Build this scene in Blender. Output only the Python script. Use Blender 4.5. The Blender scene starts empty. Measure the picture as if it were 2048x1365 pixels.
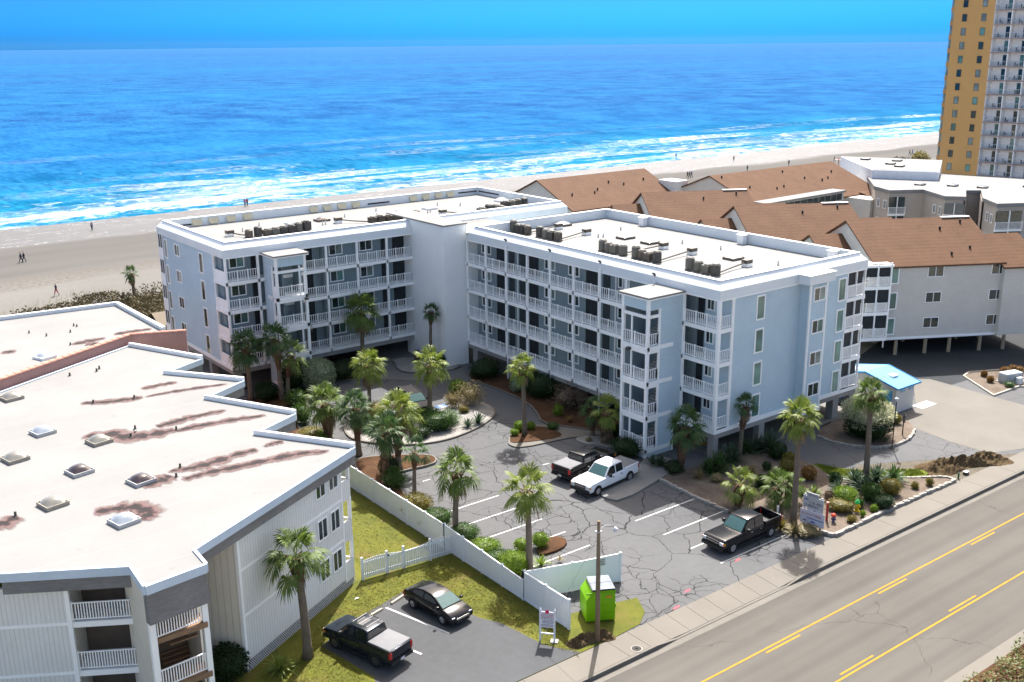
import bpy, math, random
from mathutils import Vector, Matrix
random.seed(7)
R_=math.radians
scene=bpy.context.scene
C=scene.collection
# ---------------------------------------------------------------- camera
# world frame: X runs along the beach and the street, Y points out to sea, metres
cam=bpy.data.cameras.new('camera'); cam_o=bpy.data.objects.new('camera',cam); C.objects.link(cam_o)
cam.sensor_width=36.0; cam.lens=36.0*2100/2048; cam.clip_start=0.5; cam.clip_end=30000
YAW,PITCH,ROLL=R_(37.2),R_(15.9),R_(0.52)
fw=Vector((math.sin(YAW)*math.cos(PITCH),math.cos(YAW)*math.cos(PITCH),-math.sin(PITCH)))
rt=Vector((math.cos(YAW),-math.sin(YAW),0)); up=rt.cross(fw)
r2=rt*math.cos(ROLL)-up*math.sin(ROLL); u2=rt*math.sin(ROLL)+up*math.cos(ROLL)
M=Matrix((r2,u2,-fw)).transposed().to_4x4(); M.translation=Vector((0,0,33.0)); cam_o.matrix_world=M
scene.camera=cam_o
# ---------------------------------------------------------------- sky, sun, exposure
SUN_AZ,SUN_EL=R_(47.5),R_(52)
world=bpy.data.worlds.new('World'); scene.world=world; world.use_nodes=True
nt=world.node_tree; nt.nodes.clear()
sky=nt.nodes.new('ShaderNodeTexSky'); sky.sky_type='NISHITA'; sky.sun_disc=False
sky.sun_elevation=SUN_EL; sky.sun_rotation=SUN_AZ; sky.altitude=0; sky.air_density=0.65; sky.dust_density=3.2; sky.ozone_density=0.0
# the air just above the sea is a deep clean blue; higher up the physical sky takes over
tc=nt.nodes.new('ShaderNodeTexCoord'); sx=nt.nodes.new('ShaderNodeSeparateXYZ'); nt.links.new(tc.outputs['Generated'],sx.inputs[0])
rp_=nt.nodes.new('ShaderNodeValToRGB'); e=rp_.color_ramp.elements
e[0].position=0.0; e[0].color=(.03,.52,1.75,1); e[1].position=.12; e[1].color=(1.0,.965,.87,1)
q=e.new(.045); q.color=(.035,.232,1.0,1); q=e.new(.075); q.color=(.2,.45,.9,1)
nt.links.new(sx.outputs[2],rp_.inputs[0])
hs=nt.nodes.new('ShaderNodeMix'); hs.data_type='RGBA'; hs.blend_type='MULTIPLY'; hs.inputs[0].default_value=1.0
bg=nt.nodes.new('ShaderNodeBackground'); bg.inputs[1].default_value=0.15
wo=nt.nodes.new('ShaderNodeOutputWorld')
nt.links.new(sky.outputs[0],hs.inputs[6]); nt.links.new(rp_.outputs[0],hs.inputs[7]); nt.links.new(hs.outputs[2],bg.inputs[0]); nt.links.new(bg.outputs[0],wo.inputs[0])
sl=bpy.data.lights.new('sun','SUN'); sl.energy=4.2; sl.angle=R_(0.53); sl.color=(1.0,0.975,0.95)
so=bpy.data.objects.new('sun',sl); C.objects.link(so); so.location=(80,80,120)
sd=Vector((math.cos(SUN_EL)*math.sin(SUN_AZ),math.cos(SUN_EL)*math.cos(SUN_AZ),math.sin(SUN_EL)))
so.rotation_euler=sd.to_track_quat('Z','Y').to_euler()
vs=scene.view_settings; vs.view_transform='Standard'; vs.look='None'; vs.exposure=1.38; vs.gamma=1.0; vs.use_curve_mapping=False
scene.render.engine='CYCLES'
# ---------------------------------------------------------------- helpers
OFF={}
class MB:
    def __init__(s): s.v=[]; s.f=[]; s.xf=None
    def _a(s,pts):
        n=len(s.v)
        if s.xf: pts=[s.xf(p) for p in pts]
        s.v.extend(tuple(p) for p in pts); return n
    def poly(s,pts): n=s._a(pts); s.f.append(tuple(range(n,n+len(pts)))); return s
    def box(s,x0,x1,y0,y1,z0,z1):
        n=s._a([(x0,y0,z0),(x1,y0,z0),(x1,y1,z0),(x0,y1,z0),(x0,y0,z1),(x1,y0,z1),(x1,y1,z1),(x0,y1,z1)])
        s.f+= [tuple(n+i for i in q) for q in((3,2,1,0),(4,5,6,7),(0,1,5,4),(1,2,6,5),(2,3,7,6),(3,0,4,7))]; return s
    def prism(s,poly,z0,z1):
        # orient counter-clockwise
        a=sum(poly[i][0]*poly[(i+1)%len(poly)][1]-poly[(i+1)%len(poly)][0]*poly[i][1] for i in range(len(poly)))
        if a<0: poly=poly[::-1]
        k=len(poly); n=s._a([(p[0],p[1],z0) for p in poly]+[(p[0],p[1],z1) for p in poly])
        s.f.append(tuple(n+i for i in range(k-1,-1,-1))); s.f.append(tuple(n+k+i for i in range(k)))
        for i in range(k):
            j=(i+1)%k; s.f.append((n+i,n+j,n+k+j,n+k+i))
        return s
    def sheet(s,poly,z): 
        a=sum(poly[i][0]*poly[(i+1)%len(poly)][1]-poly[(i+1)%len(poly)][0]*poly[i][1] for i in range(len(poly)))
        if a<0: poly=poly[::-1]
        return s.poly([(p[0],p[1],z) for p in poly])
    def tube(s,pts,rads,n=8,cap=True):
        pts=[Vector(p) for p in pts]
        if not hasattr(rads,'__len__'): rads=[rads]*len(pts)
        rings=[]
        for i,p in enumerate(pts):
            t=(pts[min(i+1,len(pts)-1)]-pts[max(i-1,0)]).normalized()
            a=Vector((1,0,0)) if abs(t.x)<0.8 else Vector((0,1,0))
            e1=t.cross(a).normalized(); e2=t.cross(e1)
            rings.append(s._a([tuple(p+(e1*math.cos(2*math.pi*k/n)+e2*math.sin(2*math.pi*k/n))*rads[i]) for k in range(n)]))
        for a,b in zip(rings,rings[1:]):
            for k in range(n): s.f.append((a+k,b+k,b+(k+1)%n,a+(k+1)%n))
        if cap:
            s.f.append(tuple(rings[0]+k for k in range(n))); s.f.append(tuple(rings[-1]+k for k in range(n-1,-1,-1)))
        return s
    def lathe(s,prof,n=16,c=(0,0,0)):
        rings=[s._a([(c[0]+r*math.cos(2*math.pi*k/n),c[1]+r*math.sin(2*math.pi*k/n),c[2]+z) for k in range(n)]) for r,z in prof]
        for a,b in zip(rings,rings[1:]):
            for k in range(n): s.f.append((a+k,a+(k+1)%n,b+(k+1)%n,b+k))
        s.f.append(tuple(rings[0]+k for k in range(n-1,-1,-1))); s.f.append(tuple(rings[-1]+k for k in range(n)))
        return s
    def mesh(s,name,mat,off=(0,0,0),smooth=False):
        me=bpy.data.meshes.new(name)
        v=s.v if off==(0,0,0) else [(p[0]-off[0],p[1]-off[1],p[2]-off[2]) for p in s.v]
        me.from_pydata(v,[],s.f); me.update()
        if mat: me.materials.append(mat)
        if smooth: me.polygons.foreach_set('use_smooth',[True]*len(me.polygons))
        return me
    def build(s,name,mat,parent=None,smooth=False,kind=None,label=None,loc=None,rz=0):
        off=OFF.get(parent.name,(0,0,0)) if parent else (0,0,0)
        o=bpy.data.objects.new(name,s.mesh(name,mat,off,smooth)); C.objects.link(o)
        if parent: o.parent=parent; OFF[o.name]=off
        if loc: o.location=loc
        if rz: o.rotation_euler=(0,0,rz)
        if kind: o['kind']=kind
        if label: o['label']=label
        return o
def bx(*a): return MB().box(*a)
def tag(o,label,cat,group=None):
    o['label']=label; o['category']=cat
    if group: o['group']=group
    return o
def thing(name,label,cat,loc=(0,0,0),rz=0,group=None,world=False):
    o=bpy.data.objects.new(name,None); C.objects.link(o); o.location=loc; o.rotation_euler=(0,0,rz); o.empty_display_size=0.5
    if world: OFF[o.name]=tuple(loc)
    return tag(o,label,cat,group)
def struct(o): o['kind']='structure'; return o
def inst(src,name,parent,loc,rz=0,sc=None):
    me=src if isinstance(src,bpy.types.Mesh) else src.data
    o=bpy.data.objects.new(name,me); C.objects.link(o)
    if parent:
        o.parent=parent; f=OFF.get(parent.name,(0,0,0)); loc=(loc[0]-f[0],loc[1]-f[1],loc[2]-f[2])
    o.location=loc; o.rotation_euler=(0,0,rz)
    if sc: o.scale=sc
    return o
def copy_tree(o,parent=None,depth=0):
    c=o.copy(); C.objects.link(c); c.parent=parent
    for ch in list(o.children): copy_tree(ch,c)
    return c
ORD=['first','second','third','fourth','fifth','sixth','seventh','eighth','ninth','tenth','eleventh','twelfth','thirteenth','fourteenth','fifteenth','sixteenth','seventeenth','eighteenth','nineteenth','twentieth']
# ---------------------------------------------------------------- materials
MATS={}
class NT:
    def __init__(s,name):
        s.m=bpy.data.materials.new(name); s.m.use_nodes=True; s.t=s.m.node_tree; s.t.nodes.clear()
        s.o=s.t.nodes.new('ShaderNodeOutputMaterial'); s.b=s.t.nodes.new('ShaderNodeBsdfPrincipled'); s.l(s.b.outputs[0],s.o.inputs[0])
    def l(s,a,b): s.t.links.new(a,b)
    def n(s,ty,**k):
        x=s.t.nodes.new(ty)
        for a,b in k.items(): setattr(x,a,b)
        return x
    def pos(s,obj=False,scale=(1,1,1),rz=0):
        if obj: g=s.n('ShaderNodeTexCoord').outputs['Object']
        else: g=s.n('ShaderNodeNewGeometry').outputs['Position']
        mp=s.n('ShaderNodeMapping'); mp.inputs['Scale'].default_value=scale; mp.inputs['Rotation'].default_value=(0,0,rz); s.l(g,mp.inputs[0]); return mp.outputs[0]
    def noise(s,v,scale,detail=4,rough=.55,dist=0):
        x=s.n('ShaderNodeTexNoise'); x.inputs['Scale'].default_value=scale; x.inputs['Detail'].default_value=detail; x.inputs['Roughness'].default_value=rough; x.inputs['Distortion'].default_value=dist
        s.l(v,x.inputs['Vector']); return x.outputs[0]
    def ramp(s,f,a,b,ca=(0,0,0,1),cb=(1,1,1,1)):
        x=s.n('ShaderNodeValToRGB'); e=x.color_ramp.elements; e[0].position=a; e[1].position=b; e[0].color=ca; e[1].color=cb; s.l(f,x.inputs[0]); return x.outputs[0]
    def mix(s,f,a,b,mode='MIX'):
        x=s.n('ShaderNodeMix',data_type='RGBA',blend_type=mode)
        for sock,val in((x.inputs[0],f),(x.inputs[6],a),(x.inputs[7],b)):
            if isinstance(val,(int,float)): sock.default_value=val
            elif isinstance(val,(tuple,list)): sock.default_value=tuple(val)+((1,) if len(val)==3 else ())
            else: s.l(val,sock)
        return x.outputs[2]
    def math(s,op,a,b=0.0,c=0.0,clamp=False):
        x=s.n('ShaderNodeMath',operation=op,use_clamp=clamp)
        for i,v in enumerate((a,b,c)):
            if isinstance(v,(int,float)): x.inputs[i].default_value=v
            else: s.l(v,x.inputs[i])
        return x.outputs[0]
    def xyz(s,v):
        x=s.n('ShaderNodeSeparateXYZ'); s.l(v,x.inputs[0]); return x.outputs
    def bump(s,h,strength=.4,dist=.05):
        x=s.n('ShaderNodeBump'); x.inputs['Strength'].default_value=strength; x.inputs['Distance'].default_value=dist; s.l(h,x.inputs['Height']); s.l(x.outputs[0],s.b.inputs['Normal'])
    def col(s,c):
        if isinstance(c,(tuple,list)): s.b.inputs['Base Color'].default_value=tuple(c)+(1,)
        else: s.l(c,s.b.inputs['Base Color'])
    def set(s,rough=.6,metal=0,spec=.5,coat=0):
        s.b.inputs['Roughness'].default_value=rough; s.b.inputs['Metallic'].default_value=metal; s.b.inputs['Specular IOR Level'].default_value=spec; s.b.inputs['Coat Weight'].default_value=coat
        if coat: s.b.inputs['Coat Roughness'].default_value=.03
        return s.m
def k(c,f): return tuple(min(1,x*f) for x in c)
def pm(name,col,rough=.6,var=.12,scale=1.5,fine=25,bump=0.0,bscale=30,metal=0,spec=.22,coat=0,obj=False):
    if name in MATS: return MATS[name]
    t=NT(name); v=t.pos(obj)
    if var:
        a=t.noise(v,scale,5,.6); b=t.noise(v,fine,3)
        f=t.math('ADD',t.math('MULTIPLY',a,.65),t.math('MULTIPLY',b,.35))
        c=t.mix(t.ramp(f,.3,.7),k(col,1-var),k(col,1+var)); t.col(c)
        if bump: t.bump(t.noise(v,bscale,4),bump,.03)
    else: t.col(col)
    MATS[name]=t.set(rough,metal,spec,coat); return MATS[name]
def siding(name,col,pitch=.16,axis=2,rz=0,rough=.55,var=.07,strength=.6,prof='lap'):
    t=NT(name); v=t.pos(False); x=t.xyz(t.pos(False,(1,1,1),rz))[axis]
    fr=t.math('FRACT',t.math('DIVIDE',x,pitch))
    if prof=='lap': h=t.math('SUBTRACT',1.0,fr)
    else: h=t.math('GREATER_THAN',fr,.22)
    n=t.noise(v,.5,5,.6); n2=t.noise(t.pos(False,(1,1,6)) if axis==2 else t.pos(False,(6,6,.6)),2.5,3)
    f=t.math('ADD',t.math('MULTIPLY',n,.5),t.math('MULTIPLY',n2,.5))
    c=t.mix(t.ramp(f,.3,.7),k(col,1-var*1.6),k(col,1+var))
    line=t.math('LESS_THAN',fr,.1 if prof=='lap' else .2)
    c=t.mix(t.math('MULTIPLY',line,.30),c,k(col,.42)); t.col(c)
    t.bump(h,strength,.02); MATS[name]=t.set(max(rough,.75),0,.05); return t.m
# ---- shared materials
WHITE=pm('white_vinyl',(.88,.88,.87),.45,.05,.8)
TRIM=pm('white_trim',(.88,.88,.865),.5,.05,.8)
FASCIA=pm('pale_fascia',(.70,.735,.75),.45,.05,.6)
CONC=pm('concrete',(.30,.29,.275),.85,.14,.8,bump=.25)
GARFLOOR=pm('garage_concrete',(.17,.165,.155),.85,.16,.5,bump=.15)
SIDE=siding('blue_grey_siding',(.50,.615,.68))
INNER=siding('gallery_siding',(.25,.31,.325),pitch=.3,axis=1,prof='board',strength=.2)  # colour darkened to hold the deep shade behind the railings
INNERX=siding('gallery_siding_shaded_x',(.23,.295,.325),pitch=.3,axis=0,prof='board',strength=.2)  # same recess shade put into the wall colour
STUCCO=pm('elevator_siding',(.86,.86,.84),.6,.04,.6)
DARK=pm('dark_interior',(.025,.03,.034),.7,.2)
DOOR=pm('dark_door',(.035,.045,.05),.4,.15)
def roofwhite(name,col=(.80,.78,.74)):
    t=NT(name); v=t.pos()
    a=t.noise(v,.18,6,.65); b=t.noise(v,1.3,5,.6); c=t.mix(t.ramp(a,.35,.75),col,k(col,.86)); c=t.mix(t.ramp(b,.62,.85),c,k(col,.7))
    s=t.xyz(v); ln=t.math('LESS_THAN',t.math('FRACT',t.math('DIVIDE',s[1],3.1)),.012); c=t.mix(t.math('MULTIPLY',ln,.3),c,(.4,.38,.36)); t.col(c)
    t.bump(b,.15,.03); MATS[name]=t.set(.8,0,.1); return t.m
ROOF=roofwhite('white_roof_membrane',(.238,.235,.227))
ROOF2=roofwhite('white_roof_membrane_old',(.232,.228,.219))
def glass(name,col,rough=.06):
    t=NT(name); v=t.pos(); a=t.noise(v,.35,2); t.col(t.mix(t.ramp(a,.4,.65),k(col,.6),k(col,1.3))); MATS[name]=t.set(rough,0,.8); return t.m
GL_D=glass('dark_glass',(.022,.040,.040)); GL_G=glass('green_glass',(.10,.23,.205),.12); GL_C=glass('curtained_glass',(.20,.26,.245),.2); GL_S=pm('insect_screen',(.055,.057,.058),.8,.2)
METALD=pm('dark_metal',(.075,.072,.068),.55,.2,3,metal=.3)
METALB=pm('brown_metal',(.115,.10,.085),.55,.2,3,metal=.3)
GALV=pm('galvanised',(.45,.46,.47),.45,.1,3,metal=.6)
BLACK=pm('black_plastic',(.012,.012,.013),.5,.2)
# ---- ground materials
def asphalt(name,col,crack=0.0,cscale=.25,var=.17):
    t=NT(name); v=t.pos(); a=t.noise(v,.12,6,.65); b=t.noise(v,2.2,4); d=t.noise(v,60,2)
    f=t.math('ADD',t.math('MULTIPLY',a,.6),t.math('MULTIPLY',b,.25)); f=t.math('ADD',f,t.math('MULTIPLY',d,.15))
    c=t.mix(t.ramp(f,.32,.7),k(col,1-var),k(col,1+var))
    if crack:
        w=t.n('ShaderNodeTexNoise'); w.inputs['Scale'].default_value=.6; w.inputs['Detail'].default_value=5; t.l(v,w.inputs['Vector'])
        dv=t.n('ShaderNodeVectorMath',operation='MULTIPLY_ADD'); t.l(w.outputs['Color'],dv.inputs[0]); dv.inputs[1].default_value=(1.5,1.5,0); t.l(v,dv.inputs[2])
        def lines(scale,width,lo,hi,ms):
            vo=t.n('ShaderNodeTexVoronoi',feature='DISTANCE_TO_EDGE'); vo.inputs['Scale'].default_value=scale; t.l(dv.outputs[0],vo.inputs['Vector'])
            q=t.math('LESS_THAN',vo.outputs['Distance'],width*scale); m=t.ramp(t.noise(v,ms,2),lo,hi); return t.math('MULTIPLY',q,m)
        c1=lines(cscale,.027,.33,.37,.09); c2=lines(cscale*2.6,.019,.50,.55,.13)
        oil=t.ramp(t.noise(v,.75,5,.65),.66,.80); c=t.mix(t.math('MULTIPLY',oil,.4),c,k(col,.45))
        f=t.math('MAXIMUM',c1,c2); c=t.mix(t.math('MULTIPLY',f,crack),c,(.018,.018,.019))
    t.col(c); t.bump(d,.25,.01); MATS[name]=t.set(.9,0,.1); return t.m
LOT=asphalt('cracked_asphalt',(0.1075,0.1075,0.1084),.9,.27)
PLAINASPH=asphalt('plain_asphalt',(.107,.107,.109),0,.2,.14)
DRIVE=asphalt('drive_asphalt',(0.1118,0.1118,0.1127),.5,.16)
DARKASPH=asphalt('dark_asphalt',(.042,.044,.047),0,.2,.2)
def roadmat():
    t=NT('street_asphalt'); v=t.pos(); s=t.xyz(v); a=t.noise(t.pos(False,(.02,.6,1)),1.4,5); b=t.noise(v,45,2); a2=t.noise(v,.1,6,.65); st=t.noise(t.pos(False,(.12,1,1)),.8,5,.7)
    f=t.math('ADD',t.math('MULTIPLY',a,.42),t.math('MULTIPLY',a2,.33)); f=t.math('ADD',f,t.math('MULTIPLY',b,.25))
    c=t.mix(t.ramp(f,.36,.66),(.086,.079,.070),(.128,.118,.103))
    # wheel paths polished darker by traffic, oil drips down lane middles
    w=t.math('SINE',t.math('MULTIPLY',s[1],3.35)); c=t.mix(t.math('MULTIPLY',t.ramp(w,.1,.9),.16),c,(.05,.047,.043))
    c=t.mix(t.math('MULTIPLY',t.ramp(st,.60,.78),.30),c,(.04,.038,.035))
    vo=t.n('ShaderNodeTexVoronoi',feature='DISTANCE_TO_EDGE'); vo.inputs['Scale'].default_value=.10
    nz=t.n('ShaderNodeTexNoise'); nz.inputs['Scale'].default_value=.5; nz.inputs['Detail'].default_value=5; t.l(v,nz.inputs['Vector']); dv=t.n('ShaderNodeVectorMath',operation='MULTIPLY_ADD'); t.l(nz.outputs['Color'],dv.inputs[0]); dv.inputs[1].default_value=(2,2,0); t.l(v,dv.inputs[2]); t.l(dv.outputs[0],vo.inputs['Vector'])
    cr=t.math('MULTIPLY',t.math('LESS_THAN',vo.outputs['Distance'],.0016),t.ramp(t.noise(v,.07,2),.48,.54)); c=t.mix(t.math('MULTIPLY',cr,.7),c,(.03,.028,.026))
    t.col(c); t.bump(b,.25,.01); return t.set(.9,0,.1)
ROAD=roadmat()
SIDEWALK=pm('sidewalk_concrete',(0.1553,0.1409,0.1192),.85,.10,.35,bump=.2)
KERB=pm('kerb_concrete',(0.1445,0.1322,0.1134),.85,.14,.8,bump=.2)
CONCY=pm('sandy_concrete_yard',(0.1517,0.1394,0.1214),.9,.15,.22,9,bump=.2)
def grassmat(name,a,b,c2,sc=.7):
    t=NT(name); v=t.pos(); n=t.noise(v,sc,6,.7); n2=t.noise(v,18,4,.7); f=t.math('ADD',t.math('MULTIPLY',n,.65),t.math('MULTIPLY',n2,.35))
    c=t.mix(t.ramp(f,.36,.58),a,b); c=t.mix(t.ramp(t.noise(v,.45,5,.7),.53,.72),c,c2); t.col(c); t.bump(n2,.9,.06); MATS[name]=t.set(.9,0,.2); return t.m
GRASS=grassmat('lawn_grass',(.066,.08,.012),(.12,.122,.014),(.14,.108,.03))
GRASSG=grassmat('green_grass_strip',(.055,.085,.006),(.12,.145,.008),(.11,.10,.015),1.2)
def mulch(name,a,b,sc=6):
    t=NT(name); v=t.pos(); n=t.noise(v,.6,5,.65); n2=t.noise(t.pos(False,(1,2.2,1),.6),sc*2.2,5,.75); f=t.math('ADD',t.math('MULTIPLY',n,.45),t.math('MULTIPLY',n2,.55))
    t.col(t.mix(t.ramp(f,.38,.64),a,b)); t.bump(n2,1.0,.08); MATS[name]=t.set(.95,0,.1); return t.m
MULCH=mulch('pine_straw_mulch',(.05,.026,.014),(.135,.07,.037))
MULCHP=mulch('dry_mulch',(.11,.083,.064),(.235,.19,.15))
GRAVEL=mulch('white_gravel',(.22,.205,.185),(.42,.40,.37),9)
SOIL=mulch('dug_soil',(.05,.032,.015),(.15,.105,.057),2.0)
STONE=pm('edging_stone',(.30,.28,.25),.9,.25,2.5,bump=.5)
PAINTW=pm('white_road_paint',(.5,.5,.485),.7,.1,2)
PAINTY=pm('yellow_road_paint',(.40,.19,.008),.8,.22,3)
# ---------------------------------------------------------------- ground structure
def ground_mesh(): return MB().sheet([(-4000,-4000),(4000,-4000),(4000,132),(-4000,132)],-.4)
GROUNDM=grassmat('sandy_bounce_ground',(.22,.205,.15),(.32,.29,.235),(.36,.32,.26),.2)  # pale tone chosen to bounce more light onto the shaded walls
struct(ground_mesh().build('ground',GROUNDM))
# parking court asphalt
LOTZ=.0
lot=struct(MB().sheet([(35.4,39.0),(75,39.0),(75,60),(64,96.5),(35.4,96.5)],LOTZ).build('parking_lot',LOT))
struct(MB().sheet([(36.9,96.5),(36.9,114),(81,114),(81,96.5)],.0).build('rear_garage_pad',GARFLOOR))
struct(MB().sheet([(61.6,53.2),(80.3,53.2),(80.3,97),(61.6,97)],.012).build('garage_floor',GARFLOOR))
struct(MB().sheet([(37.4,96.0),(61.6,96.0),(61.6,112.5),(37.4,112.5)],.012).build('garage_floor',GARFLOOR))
def smooth_poly(pts,it=2):
    for _ in range(it):
        q=[]
        for i in range(len(pts)):
            a,b=pts[i],pts[(i+1)%len(pts)]
            q+= [(a[0]*.75+b[0]*.25,a[1]*.75+b[1]*.25),(a[0]*.25+b[0]*.75,a[1]*.25+b[1]*.75)]
        pts=q
    return pts
def inset(poly,d):
    a=sum(poly[i][0]*poly[(i+1)%len(poly)][1]-poly[(i+1)%len(poly)][0]*poly[i][1] for i in range(len(poly)))
    if a<0: poly=poly[::-1]
    out=[]
    n=len(poly)
    for i in range(n):
        p0,p1,p2=Vector(poly[i-1]),Vector(poly[i]),Vector(poly[(i+1)%n])
        e1=(p1-p0).normalized(); e2=(p2-p1).normalized(); n1=Vector((-e1.y,e1.x)); n2=Vector((-e2.y,e2.x))
        m=(n1+n2); m=m/max(.35,(1+n1.dot(n2))) if m.length>1e-6 else n1
        out.append((p1.x+m.x*d,p1.y+m.y*d))
    return out
def bumpy(poly,z,mat,name,amp=.08,step=.5,parent=None,kind='structure',dome=.0):
    """planted surface: triangulated grid clipped to the polygon, slightly uneven"""
    xs=[p[0] for p in poly]; ys=[p[1] for p in poly]
    def inside(x,y):
        c=False; n=len(poly); j=n-1
        for i in range(n):
            xi,yi=poly[i]; xj,yj=poly[j]
            if (yi>y)!=(yj>y) and x<(xj-xi)*(y-yi)/(yj-yi)+xi: c=not c
            j=i
        return c
    mb=MB(); mb.prism(poly,z-.08,z)
    return mb.build(name,mat,parent,kind=kind)
def bed(name,poly,mat,z=.12,kerb=.15,kmat=KERB,kz=None):
    kz=z+.02 if kz is None else kz
    o=struct(MB().prism(poly,-.02,z).build(name,mat))
    if kerb:
        outer=inset(poly,-kerb); mb=MB(); n=len(poly)
        a=sum(poly[i][0]*poly[(i+1)%n][1]-poly[(i+1)%n][0]*poly[i][1] for i in range(n))
        inn=poly if a>0 else poly[::-1]
        for i in range(n):
            j=(i+1)%n
            a0,a1,b0,b1=outer[i],outer[j],inn[i],inn[j]
            mb.poly([(*a0,0),(*a1,0),(*a1,kz),(*a0,kz)]); mb.poly([(*a0,kz),(*a1,kz),(*b1,kz),(*b0,kz)]); mb.poly([(*b0,kz),(*b1,kz),(*b1,0),(*b0,0)])
        mb.build('kerb',kmat,o)
    return o
def stones(parent,pts,w=.28,h=.2,l=.38,mat=STONE,z0=0.0):
    mb=MB(); rnd=random.Random(len(pts)*7+int(pts[0][0]))
    for (x0,y0),(x1,y1) in zip(pts,pts[1:]):
        L=math.hypot(x1-x0,y1-y0); n=max(1,int(L/l)); a=math.atan2(y1-y0,x1-x0); ca,sa=math.cos(a),math.sin(a)
        for i in range(n):
            c=(i+.5)/n*L; ll=L/n*.46; ww=w*.5*rnd.uniform(.8,1.15); hh=h*rnd.uniform(.8,1.15); dy=rnd.uniform(-.03,.03)
            q=[(-ll,-ww),(ll,-ww*.9),(ll*.95,ww),(-ll,ww*.9)]
            mb.prism([(x0+ca*(c+u)-sa*(v+dy),y0+sa*(c+u)+ca*(v+dy)) for u,v in q],z0,z0+hh)
    o=mb.build('edging_stones',mat,parent); o['kind']='stuff'; return o
# uncracked apron round the turning circle, traced from the wing's cast shadow
struct(MB().sheet(smooth_poly([(41.98,88.89),(44.68,90.14),(50.98,87.75),(53.56,86.59),(57.61,83.32),(57.76,83.64),(58.46,78.43),(58.14,74.09),(57.15,71.52),(55.53,68.74),(54.00,69.31),(54.05,74.01),(54.36,76.15),(53.04,80.00),(53.48,82.19),(49.78,85.46),(45.95,87.39),(43.64,87.55)],1),.005).build('turning_apron',PLAINASPH))
# concrete forecourt by the lift tower
struct(MB().sheet([(47.27,92.89),(53.68,86.79),(57.75,83.51),(61.3,82.5),(61.3,96.3),(46.5,96.3),(46.0,92.5)],.009).build('forecourt_concrete',pm('forecourt',(.16,.155,.145),.85,.12,.4)))
# centre island
isl=bed('turning_island',smooth_poly([(41.52,79.71),(40.36,76.92),(40.85,74.97),(42.47,72.81),(44.52,71.39),(46.91,70.92),(49.77,71.46),(52.31,72.52),(54.05,73.87),(54.81,75.60),(54.75,77.53),(53.30,78.15),(50.30,77.39),(47.43,78.93),(44.61,79.43),(43.14,80.61)],2),GRAVEL,.13,.16)
# triangular straw island with path
isl2=bed('straw_island',smooth_poly([(50.61,67.22),(52.25,68.79),(53.69,68.91),(55.24,68.19),(55.39,65.86),(54.63,65.22),(52.41,65.79),(50.69,66.56)],1),MULCH,.16,.0)
struct(MB().prism(smooth_poly([(50.50,67.31),(50.06,66.39),(50.51,65.41),(54.57,64.79),(55.69,64.59),(57.29,63.51),(58.79,61.90),(59.50,62.57),(57.96,64.43),(56.58,66.81),(55.49,68.69),(53.90,69.18),(52.40,69.09)],1),-.02,.11).build('footpath',SIDEWALK))
# bed along the right wing
bed('gallery_bed',smooth_poly([(58.01,84.01),(58.20,81.23),(58.41,77.94),(58.07,73.90),(57.15,71.52),(55.71,68.95),(56.83,66.92),(58.20,64.62),(59.68,62.76),(60.9,62.0),(61.6,66),(61.6,86.2),(60.6,86.5)],1),MULCH,.14,.14)
# gravel bed at lift tower and beneath
bed('gravel_bed',smooth_poly([(55.41,93.93),(53.83,90.66),(54.58,88.85),(57.85,87.18),(60.27,87.95),(58.5,90.2),(57.5,94.2),(54.5,94.2)],1),GRAVEL,.12,.15)
bed('west_bed',smooth_poly([(44.93,94.16),(48.09,90.99),(49.74,90.90),(50.2,93.8),(46.5,93.6),(45.5,91.4),(40,91.5),(36.6,92),(35.9,80),(35.6,72),(37.72,80.63),(38.08,82.22),(39.12,84.33),(40.76,85.83),(42.62,88.93)],1),MULCH,.13,.14)
bed('south_straw_bed',smooth_poly([(37.02,69.29),(38.08,71.54),(39.13,71.71),(41.95,70.07),(43.56,68.78),(43.53,67.80),(42.72,67.05),(40.12,67.46),(38.85,67.27),(36.2,58.5),(35.5,58.5),(35.5,64)],1),MULCH,.16,.15)
bed('fence_hedge_bed',[(35.45,46.2),(36.9,46.2),(37.2,58.4),(35.45,58.4)],MULCH,.10,.0)
bed('straw_spit',smooth_poly([(39.84,50.13),(41.49,51.07),(42.47,50.78),(42.48,49.79),(41.43,49.18),(39.74,49.28)],1),MULCH,.16,.0)
# raised concrete walkway to the stair tower
struct(MB().prism(smooth_poly([(49.63,54.50),(49.15,53.71),(49.72,52.27),(55.66,53.63),(56.64,53.86),(57.67,54.87),(56.96,55.36),(54.38,55.32),(50.63,54.66)],1),-.02,.14).build('walkway',pm('walkway_concrete',(.20,.195,.185),.9,.1,1,bump=.4)))
bed('gravel_patch',smooth_poly([(54.39,56.18),(56.08,56.78),(57.43,57.53),(58.87,56.19),(57.92,54.96),(56.91,55.47),(54.42,55.36)],1),GRAVEL,.07,.0)
bed('gravel_patch',smooth_poly([(55.37,64.31),(56.70,64.07),(57.55,63.10),(58.15,61.20),(56.83,60.29),(56.02,61.91),(55.24,62.92)],1),GRAVEL,.13,.0)
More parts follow.
